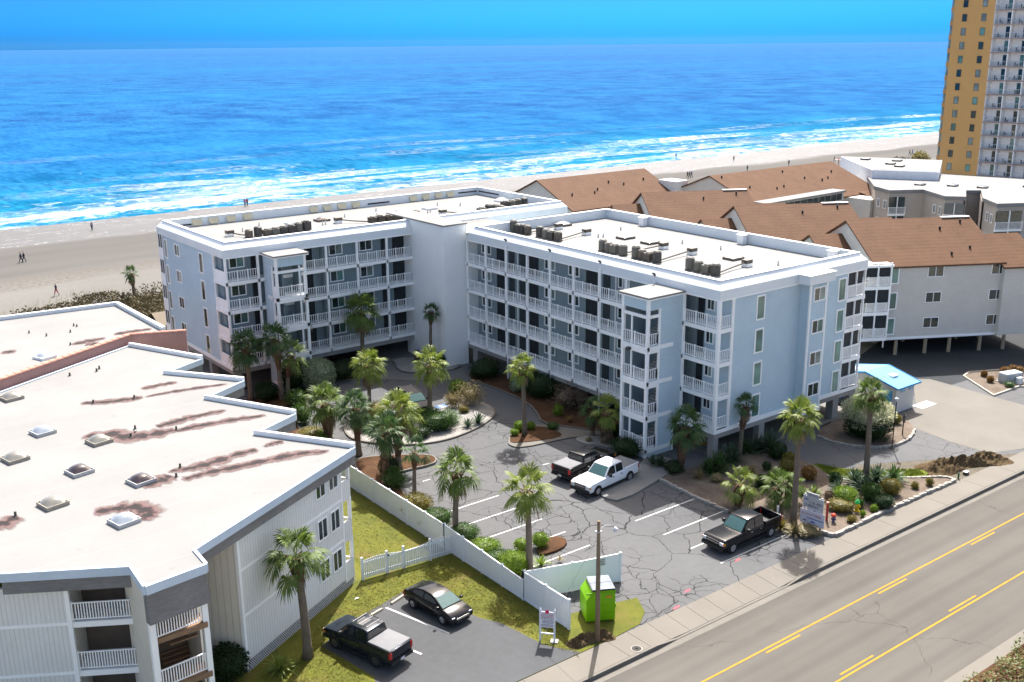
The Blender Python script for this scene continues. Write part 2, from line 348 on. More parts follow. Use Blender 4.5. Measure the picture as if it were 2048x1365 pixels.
# big bed by the street
BEDR=[(54.90,53.39),(54.62,49.57),(54.64,46.19),(54.59,44.61),(55.46,42.06),(56.67,40.20),(57.36,39.05),(63.77,39.18),(72.56,39.08),(72.62,39.76),(71.69,40.58),(68.03,42.82),(66.29,44.07),(65.57,45.23),(66.45,47.09),(66.65,48.12),(66.70,49.06),(66.87,52.77),(63.0,52.9),(60.9,53.4),(59.0,53.4),(56.55,53.77)]
bedr=bed('street_bed',BEDR,MULCHP,.12,.0)
stones(bedr,[(54.90,53.39),(54.62,49.57),(54.64,46.19)],.25,.22,.3)
stones(bedr,[(56.85,40.24),(57.38,39.11),(57.36,39.05),(63.77,39.18),(72.56,39.08)],.25,.26,.32)
stones(bedr,[(72.56,39.08),(72.62,39.76),(71.69,40.58),(69.99,41.71),(68.30,42.52)],.22,.22,.4)
stones(bedr,[(66.29,44.07),(65.57,45.23),(65.63,45.87)],.22,.2,.4)
struct(MB().prism(smooth_poly([(66.81,48.24),(67.68,45.91),(68.83,44.53),(72.53,42.05),(72.02,40.78),(70.08,41.77),(68.12,42.88),(66.41,44.16),(65.72,45.34),(66.26,46.86)],1),-.02,.135).build('grass_strip',GRASSG))
# drive-through and hydrangea bed
struct(MB().sheet([(62,52.6),(70,45.5),(82,39.0),(100,39.0),(104,44),(98,52),(80.4,53.2)],.006).build('drive_lane',DRIVE))
bush_bed=bed('flower_bush_bed',smooth_poly([(72.38,52.30),(72.04,49.98),(72.78,48.15),(74.47,46.49),(76.96,46.21),(79.57,47.01),(81.34,48.50),(81.96,50.74),(80.8,53.0),(77.2,53.2)],1),MULCHP,.12,.0)
stones(bush_bed,smooth_poly([(72.30,52.25),(71.96,49.93),(72.71,48.10),(74.36,46.42),(76.84,46.14),(79.59,46.99),(81.40,48.44)],1)[:-3],.25,.2,.36)
struct(MB().sheet([(92.82,55.75),(94.21,54.63),(93.95,47.87),(93.85,44.33),(125,45),(125,39.06),(84,39.06),(80.12,40.54),(80.00,43.75),(80.53,47.73),(81.82,49.63),(82.2,50.7),(85.4,50.5)],.014).build('concrete_yard',CONCY))
struct(MB().sheet([(81,53),(90,49.5),(130,30),(160,40),(150,80),(96,64),(81,80)],.002).build('rear_road',DARKASPH))
isl3=bed('parking_island',[(97.57,52.86),(99.07,53.19),(102.89,51.36),(104.33,50.12),(112,48),(100.5,45.2),(98.75,47.85),(94.27,47.96)],MULCHP,.14,.16,pm('timber_edge',(.42,.38,.31),.9,.2))
# foreground: lawn round the neighbour, small car park
struct(MB().prism([(5,28),(5,39.06),(37.0,39.06),(39.0,39.2),(40.2,40.0),(41.0,41.5),(36.5,42.6),(35.6,45),(35.35,70),(31,80),(0,80),(-10,40)],-.05,.03).build('lawn',GRASS))
carpark=struct(MB().sheet([(23.14,48.66),(26.10,50.06),(28.12,50.52),(30.57,51.22),(31.44,50.47),(31.78,46.54),(31.99,45.54),(32.63,44.31),(33.19,40.86),(34.3,39.07),(33,39.07),(22,39.07),(23.77,43.74),(23.97,44.17)],.035).build('car_park',asphalt('car_park_asphalt',(.078,.08,.083),.0,.2,.2)))
# street, kerb, pavement
RY0,RY1=25.05,36.45
street=struct(MB().sheet([(-600,RY0),(900,RY0),(900,RY1),(-600,RY1)],-.20).build('street',ROAD))
struct(MB().sheet([(-600,RY1),(900,RY1),(900,RY1+.45),(-600,RY1+.45)],-.195).build('gutter',KERB))
def ybox(y0,y1,x0,x1,z=-.192): return MB().sheet([(x0,y0),(x1,y0),(x1,y1),(x0,y1)],z)
ybox(33.09,33.21,-60,260).build('lane_line',PAINTY,street); ybox(28.66,28.78,-60,260).build('lane_line',PAINTY,street)
for i in range(26):
    x=-64+i*10.67
    ybox(32.80,32.92,x,x+3).build('dashed_line',PAINTY,street); ybox(28.95,29.07,x+1.5,x+4.5).build('dashed_line',PAINTY,street)
# kerb dips at the car park entrance
ks=[(-600,.03),(38.2,.03),(39.8,-.165),(49.6,-.165),(51.2,.03),(400,.03)]; kb=None
for (xa,za),(xb_,zb_) in zip(ks,ks[1:]):
    m=MB(); m._a([(xa,RY1+.45,-.25),(xb_,RY1+.45,-.25),(xb_,RY1+.615,-.25),(xa,RY1+.615,-.25),(xa,RY1+.45,za),(xb_,RY1+.45,zb_),(xb_,RY1+.615,zb_),(xa,RY1+.615,za)]); m.f+=[(3,2,1,0),(4,5,6,7),(0,1,5,4),(1,2,6,5),(2,3,7,6),(3,0,4,7)]
    if kb is None: kb=struct(m.build('kerb',KERB))
    else: m.build('kerb_run',KERB,kb)
sw=struct(MB().sheet([(-100,RY1+.6),(400,RY1+.6),(400,39.05),(-100,39.05)],-.24).build('sidewalk',pm('joint_dirt',(.09,.08,.065),.9)))
def edge_z(x): return .035-.185*max(0.0,min(1.0,(x-38.2)/1.6,(51.2-x)/1.6))
x=14.2
while x<128:
    a=[5.2,4.6,6.1,5.5][int(x)%4] if not 36<x<52 else 1.6
    y0=RY1+.625; m=MB(); xa,xb_=x+.012,x+a-.012
    m._a([(xa,y0,-.26),(xb_,y0,-.26),(xb_,39.0,-.26),(xa,39.0,-.26),(xa,y0,edge_z(xa)),(xb_,y0,edge_z(xb_)),(xb_,39.0,.035),(xa,39.0,.035)]); m.f+=[(3,2,1,0),(4,5,6,7),(0,1,5,4),(1,2,6,5),(2,3,7,6),(3,0,4,7)]
    m.build('paving_slab',SIDEWALK,sw); x+=a
struct(MB().sheet([(60,39.0),(130,39.0),(130,48),(98,50),(70,46),(62,43)],.001).build('sand_verge',mulch('verge_sand',(.10,.085,.062),(.17,.15,.12),3)))
# far pavement, bottom right
fs=struct(MB().prism([(20,RY0-.75),(300,RY0-.75),(300,RY0),(20,RY0)],-.25,.03).build('far_sidewalk',SIDEWALK))
# lot markings
def line(parent,a,b,w=.11,z=.006,mat=PAINTW,name='bay_line'):
    d=Vector((b[0]-a[0],b[1]-a[1])); n=Vector((-d.y,d.x)).normalized()*w/2
    MB().sheet([(a[0]-n.x,a[1]-n.y),(b[0]-n.x,b[1]-n.y),(b[0]+n.x,b[1]+n.y),(a[0]+n.x,a[1]+n.y)],z).build(name,mat,parent)
for y in(41.35,44.0,46.6,49.4): line(lot,(48.4,y),(54.9,y))
for y in(48.6,51.2,53.8,56.4,59.0): line(lot,(37.3,y),(43.4,y))
line(lot,(40.30,64.82),(40.99,64.82)); line(lot,(49.72,61.55),(50.38,61.50)); 
for p in('a',): pass
BLUEP=pm('blue_bay_paint',(.09,.16,.30),.7,.1)
for c in((51.22,78.56),(45.52,79.15),(47.09,79.80)):
    o=MB().sheet([(c[0]-.6,c[1]-.5),(c[0]+.6,c[1]-.5),(c[0]+.6,c[1]+.5),(c[0]-.6,c[1]+.5)],.007).build('accessible_bay_mark',BLUEP,lot)
    m2=MB(); 
    m2.sheet([(c[0]-.15,c[1]-.35),(c[0]+.15,c[1]-.35),(c[0]+.15,c[1]+.2),(c[0]-.15,c[1]+.2)],.010); m2.sheet([(c[0]+.1,c[1]-.4),(c[0]+.4,c[1]-.4),(c[0]+.4,c[1]-.25),(c[0]+.1,c[1]-.25)],.010); m2.lathe([(.12,.0),(.12,.002)],10,(c[0],c[1]+.33,.009)); m2.build('wheelchair_symbol',PAINTW,o)
line(carpark,(28.19,50.04),(29.59,45.24),.14,.041); line(carpark,(26.04,47.92),(27.17,44.43),.14,.041)
# faded utility paint marks on the asphalt
for p,c in(((49.60,40.96),(.75,.08,.12)),((44.04,40.20),(.6,.15,.15)),((42.04,39.21),(.6,.15,.15))):
    MB().sheet([(p[0]-.35,p[1]-.06),(p[0]+.1,p[1]-.1),(p[0]+.4,p[1]+.05),(p[0],p[1]+.12)],.005).build('spray_mark',pm('red_spray',tuple(q*.45+.05 for q in c),.9,.3,6),lot)
# ---------------------------------------------------------------- beach and sea
def beachz(y): return 0.0 if y<170 else -(y-170)*.0105 if y<260 else -.945-(y-260)*.03
def sandmat():
    t=NT('beach_sand'); v=t.pos(); s=t.xyz(v)
    n=t.noise(t.pos(False,(.35,1,1)),.05,5,.6); n2=t.noise(v,1.6,5,.7); n3=t.noise(t.pos(False,(.1,1,1)),.09,4)
    dry=t.mix(t.ramp(t.math('ADD',t.math('MULTIPLY',n,.6),t.math('MULTIPLY',n2,.4)),.35,.65),(.122,.115,.104),(.158,.151,.139))
    damp=t.mix(t.ramp(n3,.35,.65),(.079,.074,.068),(.098,.093,.086))
    yw=t.math('ADD',s[1],t.math('MULTIPLY',t.math('SUBTRACT',n,.5),22))
    c=t.mix(t.ramp(t.math('DIVIDE',yw,300),162/300,170/300),dry,damp)
    # tracked sand belt
    bt=t.math('MULTIPLY',t.ramp(t.math('DIVIDE',yw,300),158/300,160/300),t.ramp(t.math('DIVIDE',yw,300),166/300,168/300,(1,1,1,1),(0,0,0,1)))
    c=t.mix(t.math('MULTIPLY',bt,t.ramp(n2,.42,.6)),c,(.10,.088,.075))
    wet=t.ramp(t.math('DIVIDE',yw,300),192/300,195/300); c=t.mix(wet,c,(.105,.102,.10))
    fl=t.noise(t.pos(False,(.25,1.2,1)),.16,5,.55,1.5); fo=t.math('MULTIPLY',t.math('LESS_THAN',t.math('ABSOLUTE',t.math('SUBTRACT',fl,.5)),.0011),wet); c=t.mix(t.math('MULTIPLY',fo,.8),c,(.8,.8,.8))
    t.col(c); r=t.mix(wet,(.9,.9,.9),(.55,.55,.55)); t.l(r,t.b.inputs['Roughness']); t.bump(n2,.5,.06); t.set(.9,0,.1); t.l(r,t.b.inputs['Roughness']); return t.m
mb=MB(); ys=[118,140,160,170,185,200,210,220,235,260,300]
mb.v=[(x,y,beachz(y)-.004) for y in ys for x in(-900,1800)]; mb.f=[(2*i,2*i+1,2*i+3,2*i+2) for i in range(len(ys)-1)]
struct(mb.build('beach',sandmat()))
SEAZ=-.49
def seamat():
    t=NT('sea_water'); v=t.pos(); s=t.xyz(v)
    n1=t.noise(t.pos(False,(1.0,.26,1),.2),.62,8,.72); n2=t.noise(t.pos(False,(.8,.6,1),-.15),.05,6,.62); big=t.noise(t.pos(False,(.25,1,1)),.004,4)
    f=t.math('ADD',t.math('MULTIPLY',n1,.55),t.math('MULTIPLY',n2,.45))
    deep=t.mix(t.ramp(f,.42,.58),(.004,.043,.155),(.02,.118,.275)); deep=t.mix(t.ramp(big,.4,.65),deep,t.mix(.35,deep,(.008,.15,.32)))
    teal=t.mix(t.ramp(f,.42,.58),(.0,.075,.16),(.012,.16,.28))
    yw=t.math('ADD',s[1],t.math('MULTIPLY',t.math('SUBTRACT',n2,.5),60))
    c=t.mix(t.ramp(t.math('DIVIDE',yw,600),235/600,330/600,(1,1,1,1),(0,0,0,1)),deep,teal)
    # surf foam
    fn=t.noise(t.pos(False,(.55,.75,1),.03),.34,10,.76,.9); fb=t.noise(t.pos(False,(.22,.9,1)),.06,5,.6)
    zone=t.ramp(t.math('DIVIDE',yw,400),216/400,288/400,(1,1,1,1),(0,0,0,1))
    thr=t.math('SUBTRACT',t.math('ADD',t.math('MULTIPLY',fn,.62),t.math('MULTIPLY',fb,.38)),t.math('MULTIPLY',zone,.135))
    # thr low -> foam near shore
    foam=t.ramp(thr,.27,.41,(1,1,1,1),(0,0,0,1)); 
    z2=t.ramp(t.math('DIVIDE',yw,400),285/400,300/400,(1,1,1,1),(0,0,0,1))
    foam=t.math('MULTIPLY',foam,z2)
    at=t.n('ShaderNodeAttribute'); at.attribute_name='foam'; ff=t.math('MULTIPLY',at.outputs['Fac'],t.ramp(fn,.45,.58))
    foam=t.math('MAXIMUM',foam,ff)
    sp=t.math('GREATER_THAN',t.noise(t.pos(False,(.8,.5,1)),.30,4,.65),.735); foam=t.math('MAXIMUM',foam,t.math('MULTIPLY',sp,.6))
    c=t.mix(foam,c,(.50,.53,.56)); t.col(c)
    h=t.math('ADD',t.math('MULTIPLY',t.noise(t.pos(False,(.6,1,1),.2),.5,4,.6),.5),n1); t.bump(h,.22,.4)
    m=t.set(.32,0,.5); t.b.inputs['IOR'].default_value=1.006; r=t.mix(foam,(.28,.28,.28),(.85,.85,.85)); t.l(r,t.b.inputs['Roughness']); return m
SEA=seamat()
def wave(x,y):
    z=0; fo=0
    for (y0,amp,w,ph,x0,x1,fx) in WAVES:
        yy=y0+3.0*math.sin(x*.021+ph)+1.5*math.sin(x*.06+ph*2)
        e=max(0,min(1,(x-x0)/25))*max(0,min(1,(x1-x)/25)); d=(y-yy)
        if abs(d)<w*3:
            g=math.exp(-(d/w)**2*(1.0 if d>0 else 2.2)); a=e*amp*(.6+.4*math.sin(x*.043+ph*3)); z+=a*g
            if d<w*.25 and d>-w*1.9: fo=max(fo,e*fx*(.55+.45*math.sin(x*.05+ph*5)))
    return z,fo
WAVES=[(283,1.0,4,0.3,20,140,.3),(262,.8,3.5,1.7,30,120,.8),(252,.6,3,2.9,60,240,.8),(240,.45,2.5,4.1,20,420,.8),(228,.35,2,.8,-20,430,.9),(292,.9,4,2.2,150,260,.2),(266,.8,3.5,5.1,180,330,.95),(284,.9,4,3.6,300,420,.6),(275,.8,3.5,1.1,410,600,.9),(247,.5,3,.4,240,520,.9),(312,.6,4,4.4,100,330,.25),(345,.5,5,.9,40,300,.1)]
xs=[-60+i*3.0 for i in range(231)]; ysr=[207+i*1.25 for i in range(130)]
mb=MB(); foam=[]
for y in ysr:
    for x in xs:
        z,fo=wave(x,y); e=max(0,min(1,(368-y)/30)); mb.v.append((x,y,SEAZ+z*.8*e+.002)); foam.append(fo)
nx=len(xs)
for j in range(len(ysr)-1):
    for i in range(nx-1):
        a=j*nx+i; mb.f.append((a,a+1,a+nx+1,a+nx))
so_=struct(mb.build('surf_water',SEA,smooth=True)); at=so_.data.attributes.new('foam','FLOAT','POINT'); at.data.foreach_set('value',foam)
Y1=ysr[-1]; X0,X1=xs[0],xs[-1]
mb=MB(); D=10400
mb.poly([(X0,Y1,SEAZ),(X1,Y1,SEAZ),(X1,Y1+300,SEAZ),(X0,Y1+300,SEAZ)]); mb.poly([(-900,205,SEAZ),(X0,205,SEAZ),(X0,Y1+300,SEAZ),(-900,Y1+300,SEAZ)]); mb.poly([(X1,205,SEAZ),(1900,205,SEAZ),(1900,Y1+300,SEAZ),(X1,Y1+300,SEAZ)])
n=72; Yb=Y1+300
arc=[(math.sin(a)*D,math.cos(a)*D) for a in [R_(-88+176*i/n) for i in range(n+1)]]
mb.poly([(-900,Yb,SEAZ),(1900,Yb,SEAZ)]+[(x,max(y,Yb),SEAZ) for x,y in arc[::-1]])
struct(mb.build('sea',SEA))
# ---------------------------------------------------------------- building kit
def ring(rect,prof,name,mat,parent):
    """mitred rectangular ring swept along a rectangle; prof = (inset, z)"""
    x0,x1,y0,y1=rect; mb=MB(); rs=[]
    for i,z in prof: rs.append(mb._a([(x0+i,y0+i,z),(x1-i,y0+i,z),(x1-i,y1-i,z),(x0+i,y1-i,z)]))
    for a,b in zip(rs,rs[1:]):
        for q in range(4): mb.f.append((a+q,a+(q+1)%4,b+(q+1)%4,b+q))
    return mb.build(name,mat,parent)
RAILC={}
def rail_mesh(L,h=1.02,panels=3,sp=.2,end=True,mat=None,post=.10):
    key=(round(L,2),h,panels,sp,mat.name if mat else '',post)
    if key in RAILC: return RAILC[key]
    mb=MB(); P=L/panels
    for i in range(panels+1):
        if 0<i<panels or end: mb.box(i*P-post/2,i*P+post/2,-post/2,post/2,0.0,h+.06)
    mb.box(0,L,-.035,.035,h-.05,h); mb.box(0,L,-.025,.025,.08,.13)
    for i in range(panels):
        n=max(1,int((P-post)/sp)); 
        for j in range(1,n): 
            x=i*P+post/2+(P-post)*j/n; mb.box(x-.024,x+.024,-.02,.02,.13,h-.05)
    RAILC[key]=mb.mesh('railing',mat or WHITE); return RAILC[key]
def railing(parent,a,b,z,h=1.02,panels=3,mat=None,sp=.2,post=.10):
    L=math.hypot(b[0]-a[0],b[1]-a[1]); o=inst(rail_mesh(L,h,panels,sp,True,mat,post),'railing',parent,(a[0],a[1],z),math.atan2(b[1]-a[1],b[0]-a[0])); return o
WINC={}
def win_mesh(w,h,style,fr=.11,fmat=None):
    key=(round(w,2),round(h,2),style,fmat.name if fmat else '')
    if key in WINC: return WINC[key]
    f=MB()
    f.box(-w/2,w/2,-.07,.0,h-fr,h); f.box(-w/2,w/2,-.07,.0,0,fr); f.box(-w/2,-w/2+fr,-.07,0,fr,h-fr); f.box(w/2-fr,w/2,-.07,0,fr,h-fr)
    if style=='slide': f.box(-.03,.03,-.05,0,fr,h-fr)
    if style=='sash': f.box(-w/2+fr,w/2-fr,-.05,0,h*.48,h*.52)
    fm=f.mesh('window',fmat or WHITE)
    def pane(a,b,z0,z1,mat,y=-.02): return MB().box(a,b,y,-.004,z0,z1).mesh('pane',mat)
    WINC[key]=(fm,pane); return WINC[key]
PANEC={}
def window(parent,pos,w,h,facing,style='slide',glass=None,glass2=None,fmat=None,name='window',fr=.11):
    rz={'-y':0,'-x':-math.pi/2,'+x':math.pi/2}.get(facing,facing)
    fm,_=win_mesh(w,h,style,fr,fmat); o=inst(fm,name,parent,pos,rz); OFF[o.name]=(0,0,0)
    glass=glass or GL_D; rr0=random.Random(int(pos[0]*77+pos[1]*31+pos[2]*53))
    if glass2 is GL_C: glass2=rr0.choice((GL_C,GL_C,GL_G,GL_D))
    halves=[(-w/2+fr,-.03,glass),(.03,w/2-fr,glass2 or glass)] if style=='slide' else [(-w/2+fr,w/2-fr,glass)]
    for a,b,g in halves:
        key=(round(a,2),round(b,2),round(h,2),fr,g.name)
        if key not in PANEC: PANEC[key]=MB().box(a,b,-.022,-.004,fr,h-fr).mesh('pane',g)
        inst(PANEC[key],'pane',o,(0,0,0))
    return o
def part(parent,name,mat,*boxes,**kw):
    if name in('trim_board','stair_wall'):
        for b in boxes: o=MB().box(*b).build(name,mat,parent,**kw)
        return o
    mb=MB()
    for b in boxes: mb.box(*b)
    return mb.build(name,mat,parent,**kw)
FL=[2.62,5.43,8.24,11.05]; HEAD=13.46
PAR=[(0.12,13.46),(-.12,13.46),(-.12,14.22),(.42,14.80),(.46,14.86),(.74,14.86),(.74,13.8)]
# ---------------------------------------------------------------- L-shaped blue-grey condominium
con=thing('condominium','four storey blue grey beachfront condominium block on concrete stilts with white railings','building',(66,80,0),world=True)
# roofs and parapets
rr=(61.1,80.1,53.6,87.6); lr=(37.55,80.1,94.7,112.4)
part(con,'roof_deck',ROOF,(61.3,79.9,53.8,87.4,13.5,13.9))
part(con,'roof_deck',ROOF2,(37.75,79.9,94.9,112.2,13.5,13.9))
ring(rr,PAR,'parapet',FASCIA,con); ring(lr,PAR,'parapet',FASCIA,con)
# coping line on both parapets
for r in(rr,lr): ring(r,[(.40,14.865),(.40,14.90),(.78,14.90),(.78,14.865)],'coping',TRIM,con)
# ---- right wing body
part(con,'wall',SIDE,(62.7,77.6,53.6,55.2,2.3,13.46))
part(con,'wall',SIDE,(62.7,79.9,55.2,87.6,2.3,13.45))
part(con,'wall',SIDE,(71.1,73.3,52.6,53.6,2.05,13.3))
part(con,'bay_cap',FASCIA,(70.5,73.9,52.25,53.47,13.46,14.22),(70.42,73.98,52.17,53.47,14.22,14.30))
part(con,'trim_board',TRIM,(71.02,71.22,52.55,52.70,2.0,13.4),(73.18,73.38,52.55,52.70,2.0,13.4),(62.66,62.86,53.56,53.7,2.3,13.46),(77.5,77.62,53.56,53.7,2.3,13.46))
part(con,'base_trim',TRIM,(61.02,71.02,53.52,53.66,2.28,2.62),(73.38,80.2,53.52,53.66,2.28,2.62),(71.0,73.4,52.5,52.7,1.98,2.28))
part(con,'edge_beam',CONC,(61.14,80.1,53.62,54.4,1.83,2.29),(61.14,61.9,54.4,88.2,1.83,2.29),(79.3,80.1,54.4,88,1.83,2.29))
part(con,'podium_slab',CONC,(61.9,79.3,54.4,88.2,2.0,2.295),(38,80,95.5,112.2,2.0,2.295))
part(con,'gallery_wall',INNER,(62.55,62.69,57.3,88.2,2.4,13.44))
COLY=[87.95,84.75,81.33,77.93,74.52,71.08,67.58,64.12,60.7]
for z in FL:
    part(con,'gallery_slab',TRIM,(61.0,62.6,53.5,88.3,z-.33,z),(62.6,62.8,53.5,55,z-.33,z))
    part(con,'porch_slab',TRIM,(77.55,80.2,53.5,55.2,z-.33,z),(79.9,80.2,55.2,57,z-.33,z))
    for a,b in zip(COLY,COLY[1:]):
        railing(con,(61.12,a-.09),(61.12,b+.09),z+.02)
    # corner balcony
    railing(con,(61.12,57.2),(61.12,53.75),z+.02); railing(con,(61.25,53.62),(62.62,53.62),z+.02,panels=1)
    railing(con,(77.7,53.62),(80.05,53.62),z+.02,panels=2,sp=.1)
    part(con,'porch_screen',GL_S,(77.65,80.0,53.74,53.76,z+.02,z+2.4))
    part(con,'porch_post',TRIM,(78.8,78.92,53.55,53.68,z,z+2.5),(79.98,80.14,53.52,53.68,z,z+2.5),(77.6,80.1,53.56,53.66,z+1.06,z+1.14))
    part(con,'porch_wall',INNERX,(77.6,79.9,55.05,55.2,z,z+2.45))
    window(con,(61.95+.74,55.9,z+.9),.9,1.25,'-x','slide',GL_D,GL_C)
    # end wall windows
    r=random.Random(int(z*10))
    window(con,(66.02,53.6,z+.02),1.1,2.1,'-y','plain',GL_G,fr=.13)
    window(con,(72.3,52.6,z+.82),1.6,1.25,'-y','slide',GL_D,GL_C)
    window(con,(76.8,53.6,z-.1),1.12,2.12,'-y','plain',GL_G,fr=.13)
    # gallery wall: doors, windows and flat dark panels painting in the shade of entry recesses
    for y0 in(87.15,76.76,73.22,66.4,63.0): window(con,(62.55,y0,z+.9),.62,1.05,'-x','plain',GL_D,fr=.10)
    for y0 in(86.15,75.8,72.3,65.6): window(con,(62.55,y0,z+.9),.72,1.05,'-x','plain',GL_C if r.random()<.5 else GL_D,fr=.10)
    for a,b in((83.55,84.8),(78.05,79.5),(69.5,71.0),(58.6,59.9)):
        part(con,'entry_shade_panel',DARK,(62.5,62.552,a,b,z+.02,z+2.35))
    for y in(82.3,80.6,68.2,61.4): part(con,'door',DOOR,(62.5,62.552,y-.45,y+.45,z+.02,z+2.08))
    for y in(81.3,67.0,62.0): part(con,'pilaster',TRIM,(62.47,62.552,y-.06,y+.06,z+.02,z+2.4))
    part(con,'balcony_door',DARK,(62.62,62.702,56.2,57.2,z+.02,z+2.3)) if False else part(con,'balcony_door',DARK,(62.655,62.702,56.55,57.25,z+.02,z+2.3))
part(con,'gallery_ceiling',TRIM,(61.0,62.7,53.5,88.3,13.40,13.455),(77.6,80.1,53.5,55.2,13.40,13.455))
for i,y in enumerate(COLY+[57.35]):
    part(con,'gallery_column',TRIM,(61.0,61.2,y-.1,y+.1,2.3,13.42))
part(con,'corner_post',TRIM,(60.98,61.26,53.48,53.76,2.3,13.42))
part(con,'side_post',TRIM,(62.52,62.74,53.49,53.62,2.3,13.42))
# white edge trims round top opening and slopes
part(con,'head_trim',TRIM,(60.97,61.1,53.55,87.95,13.36,13.47),(61.1,80.15,53.46,53.6,13.36,13.47))
for y in(81.05,74.25,67.3,60.6):
    mb=MB(); mb.tube([(60.93,y,13.7),(60.93,y,13.2),(60.97,y,12.9),(60.97,y,.1)],.05,8); mb.box(60.84,60.97,y-.09,y+.09,13.6,13.85); mb.build('downspout',TRIM,con)
    part(con,'roof_floodlight',METALD,(60.82,60.97,y-.06,y+.06,14.24,14.42),(60.72,60.84,y-.12,y+.12,14.38,14.54))
# stilts
for y in(87.2,81.3,74.5,67.5,60.8): part(con,'stilt',CONC,(61.3,62.0,y-.4,y+.4,0,1.84))
part(con,'stilt',CONC,(61.25,61.85,53.75,54.35,0,1.84)); part(con,'stilt',CONC,(66.9,67.6,53.75,54.35,0,1.84)); part(con,'stilt',CONC,(76.9,77.7,53.65,54.4,0,1.84)); part(con,'stilt',CONC,(79.4,80.0,53.75,54.35,0,1.84))
MB().lathe([(.42,0),(.42,1.99)],20,(72.7,53.35,0)).build('round_stilt',CONC,con,smooth=False)
for y in(60.8,67.5,74.5,81.3,87): 
    for x in(67.5,73.5,79.5): part(con,'stilt',CONC,(x-.3,x+.3,y-.3,y+.3,0,2.0))
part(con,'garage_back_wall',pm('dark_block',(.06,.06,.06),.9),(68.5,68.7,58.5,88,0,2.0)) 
# ---- stair tower, right wing
sx0,sx1,sy0,sy1=57.1,61.25,57.4,60.35
part(con,'stair_roof',ROOF,(56.8,61.45,57.1,60.6,13.47,13.62))
part(con,'stair_roof_edge',TRIM,(56.83,61.42,57.13,60.57,13.36,13.47))
part(con,'stair_wall',SIDE,(58.45,61.1,57.4,57.55,2.25,13.36),(58.45,60.3,57.4,57.55,0,2.25),(57.25,58.45,57.4,57.55,12.45,13.36),(57.25,58.45,57.4,57.55,0,.55))
part(con,'stair_wall',SIDE,(57.1,57.25,57.55,60.35,12.45,13.36),(57.1,57.25,57.55,60.35,0,.55))
part(con,'stair_corner',TRIM,(57.06,57.3,57.36,57.6,0,13.36),(58.3,58.5,57.37,57.5,.4,12.5),(57.06,57.28,60.15,60.4,0,13.36),(60.22,60.36,57.36,57.45,0,2.25),(60.3,61.1,57.36,57.45,2.15,2.28))
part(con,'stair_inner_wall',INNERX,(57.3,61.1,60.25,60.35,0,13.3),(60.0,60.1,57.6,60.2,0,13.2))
for i,z in enumerate((.72,3.62,6.54,9.46)):
    part(con,'stair_landing',TRIM,(57.05,60.0,57.36,60.38,z-.33,z))
    railing(con,(57.14,60.2),(57.14,57.6),z+.02,panels=2); railing(con,(57.3,57.45),(58.35,57.45),z+.02,panels=1)
    part(con,'opening_head',TRIM,(57.06,57.2,57.6,60.2,z+2.35,z+2.6),(57.3,58.4,57.38,57.5,z+2.35,z+2.6))
    part(con,'stair_post',TRIM,(57.08,57.2,59.2,59.32,z,z+2.5))
    mb=MB(); mb.poly([(57.9,57.9,z+.1),(59.9,57.9,z+1.5),(59.9,58.9,z+1.5),(57.9,58.9,z+.1)]); mb.poly([(57.9,57.9,z+.1),(59.9,57.9,z+1.5),(59.9,57.9,z+1.25),(57.9,57.9,z-.15)]); mb.poly([(57.9,58.9,z-.15),(59.9,58.9,z+1.25),(59.9,57.9,z+1.25),(57.9,57.9,z-.15)])
    for j in range(8): mb.box(57.9+.25*j,58.15+.25*j,57.92,58.88,z+.1+.175*j,z+.27+.175*j)
    mb.build('stair_flight',CONC,con)
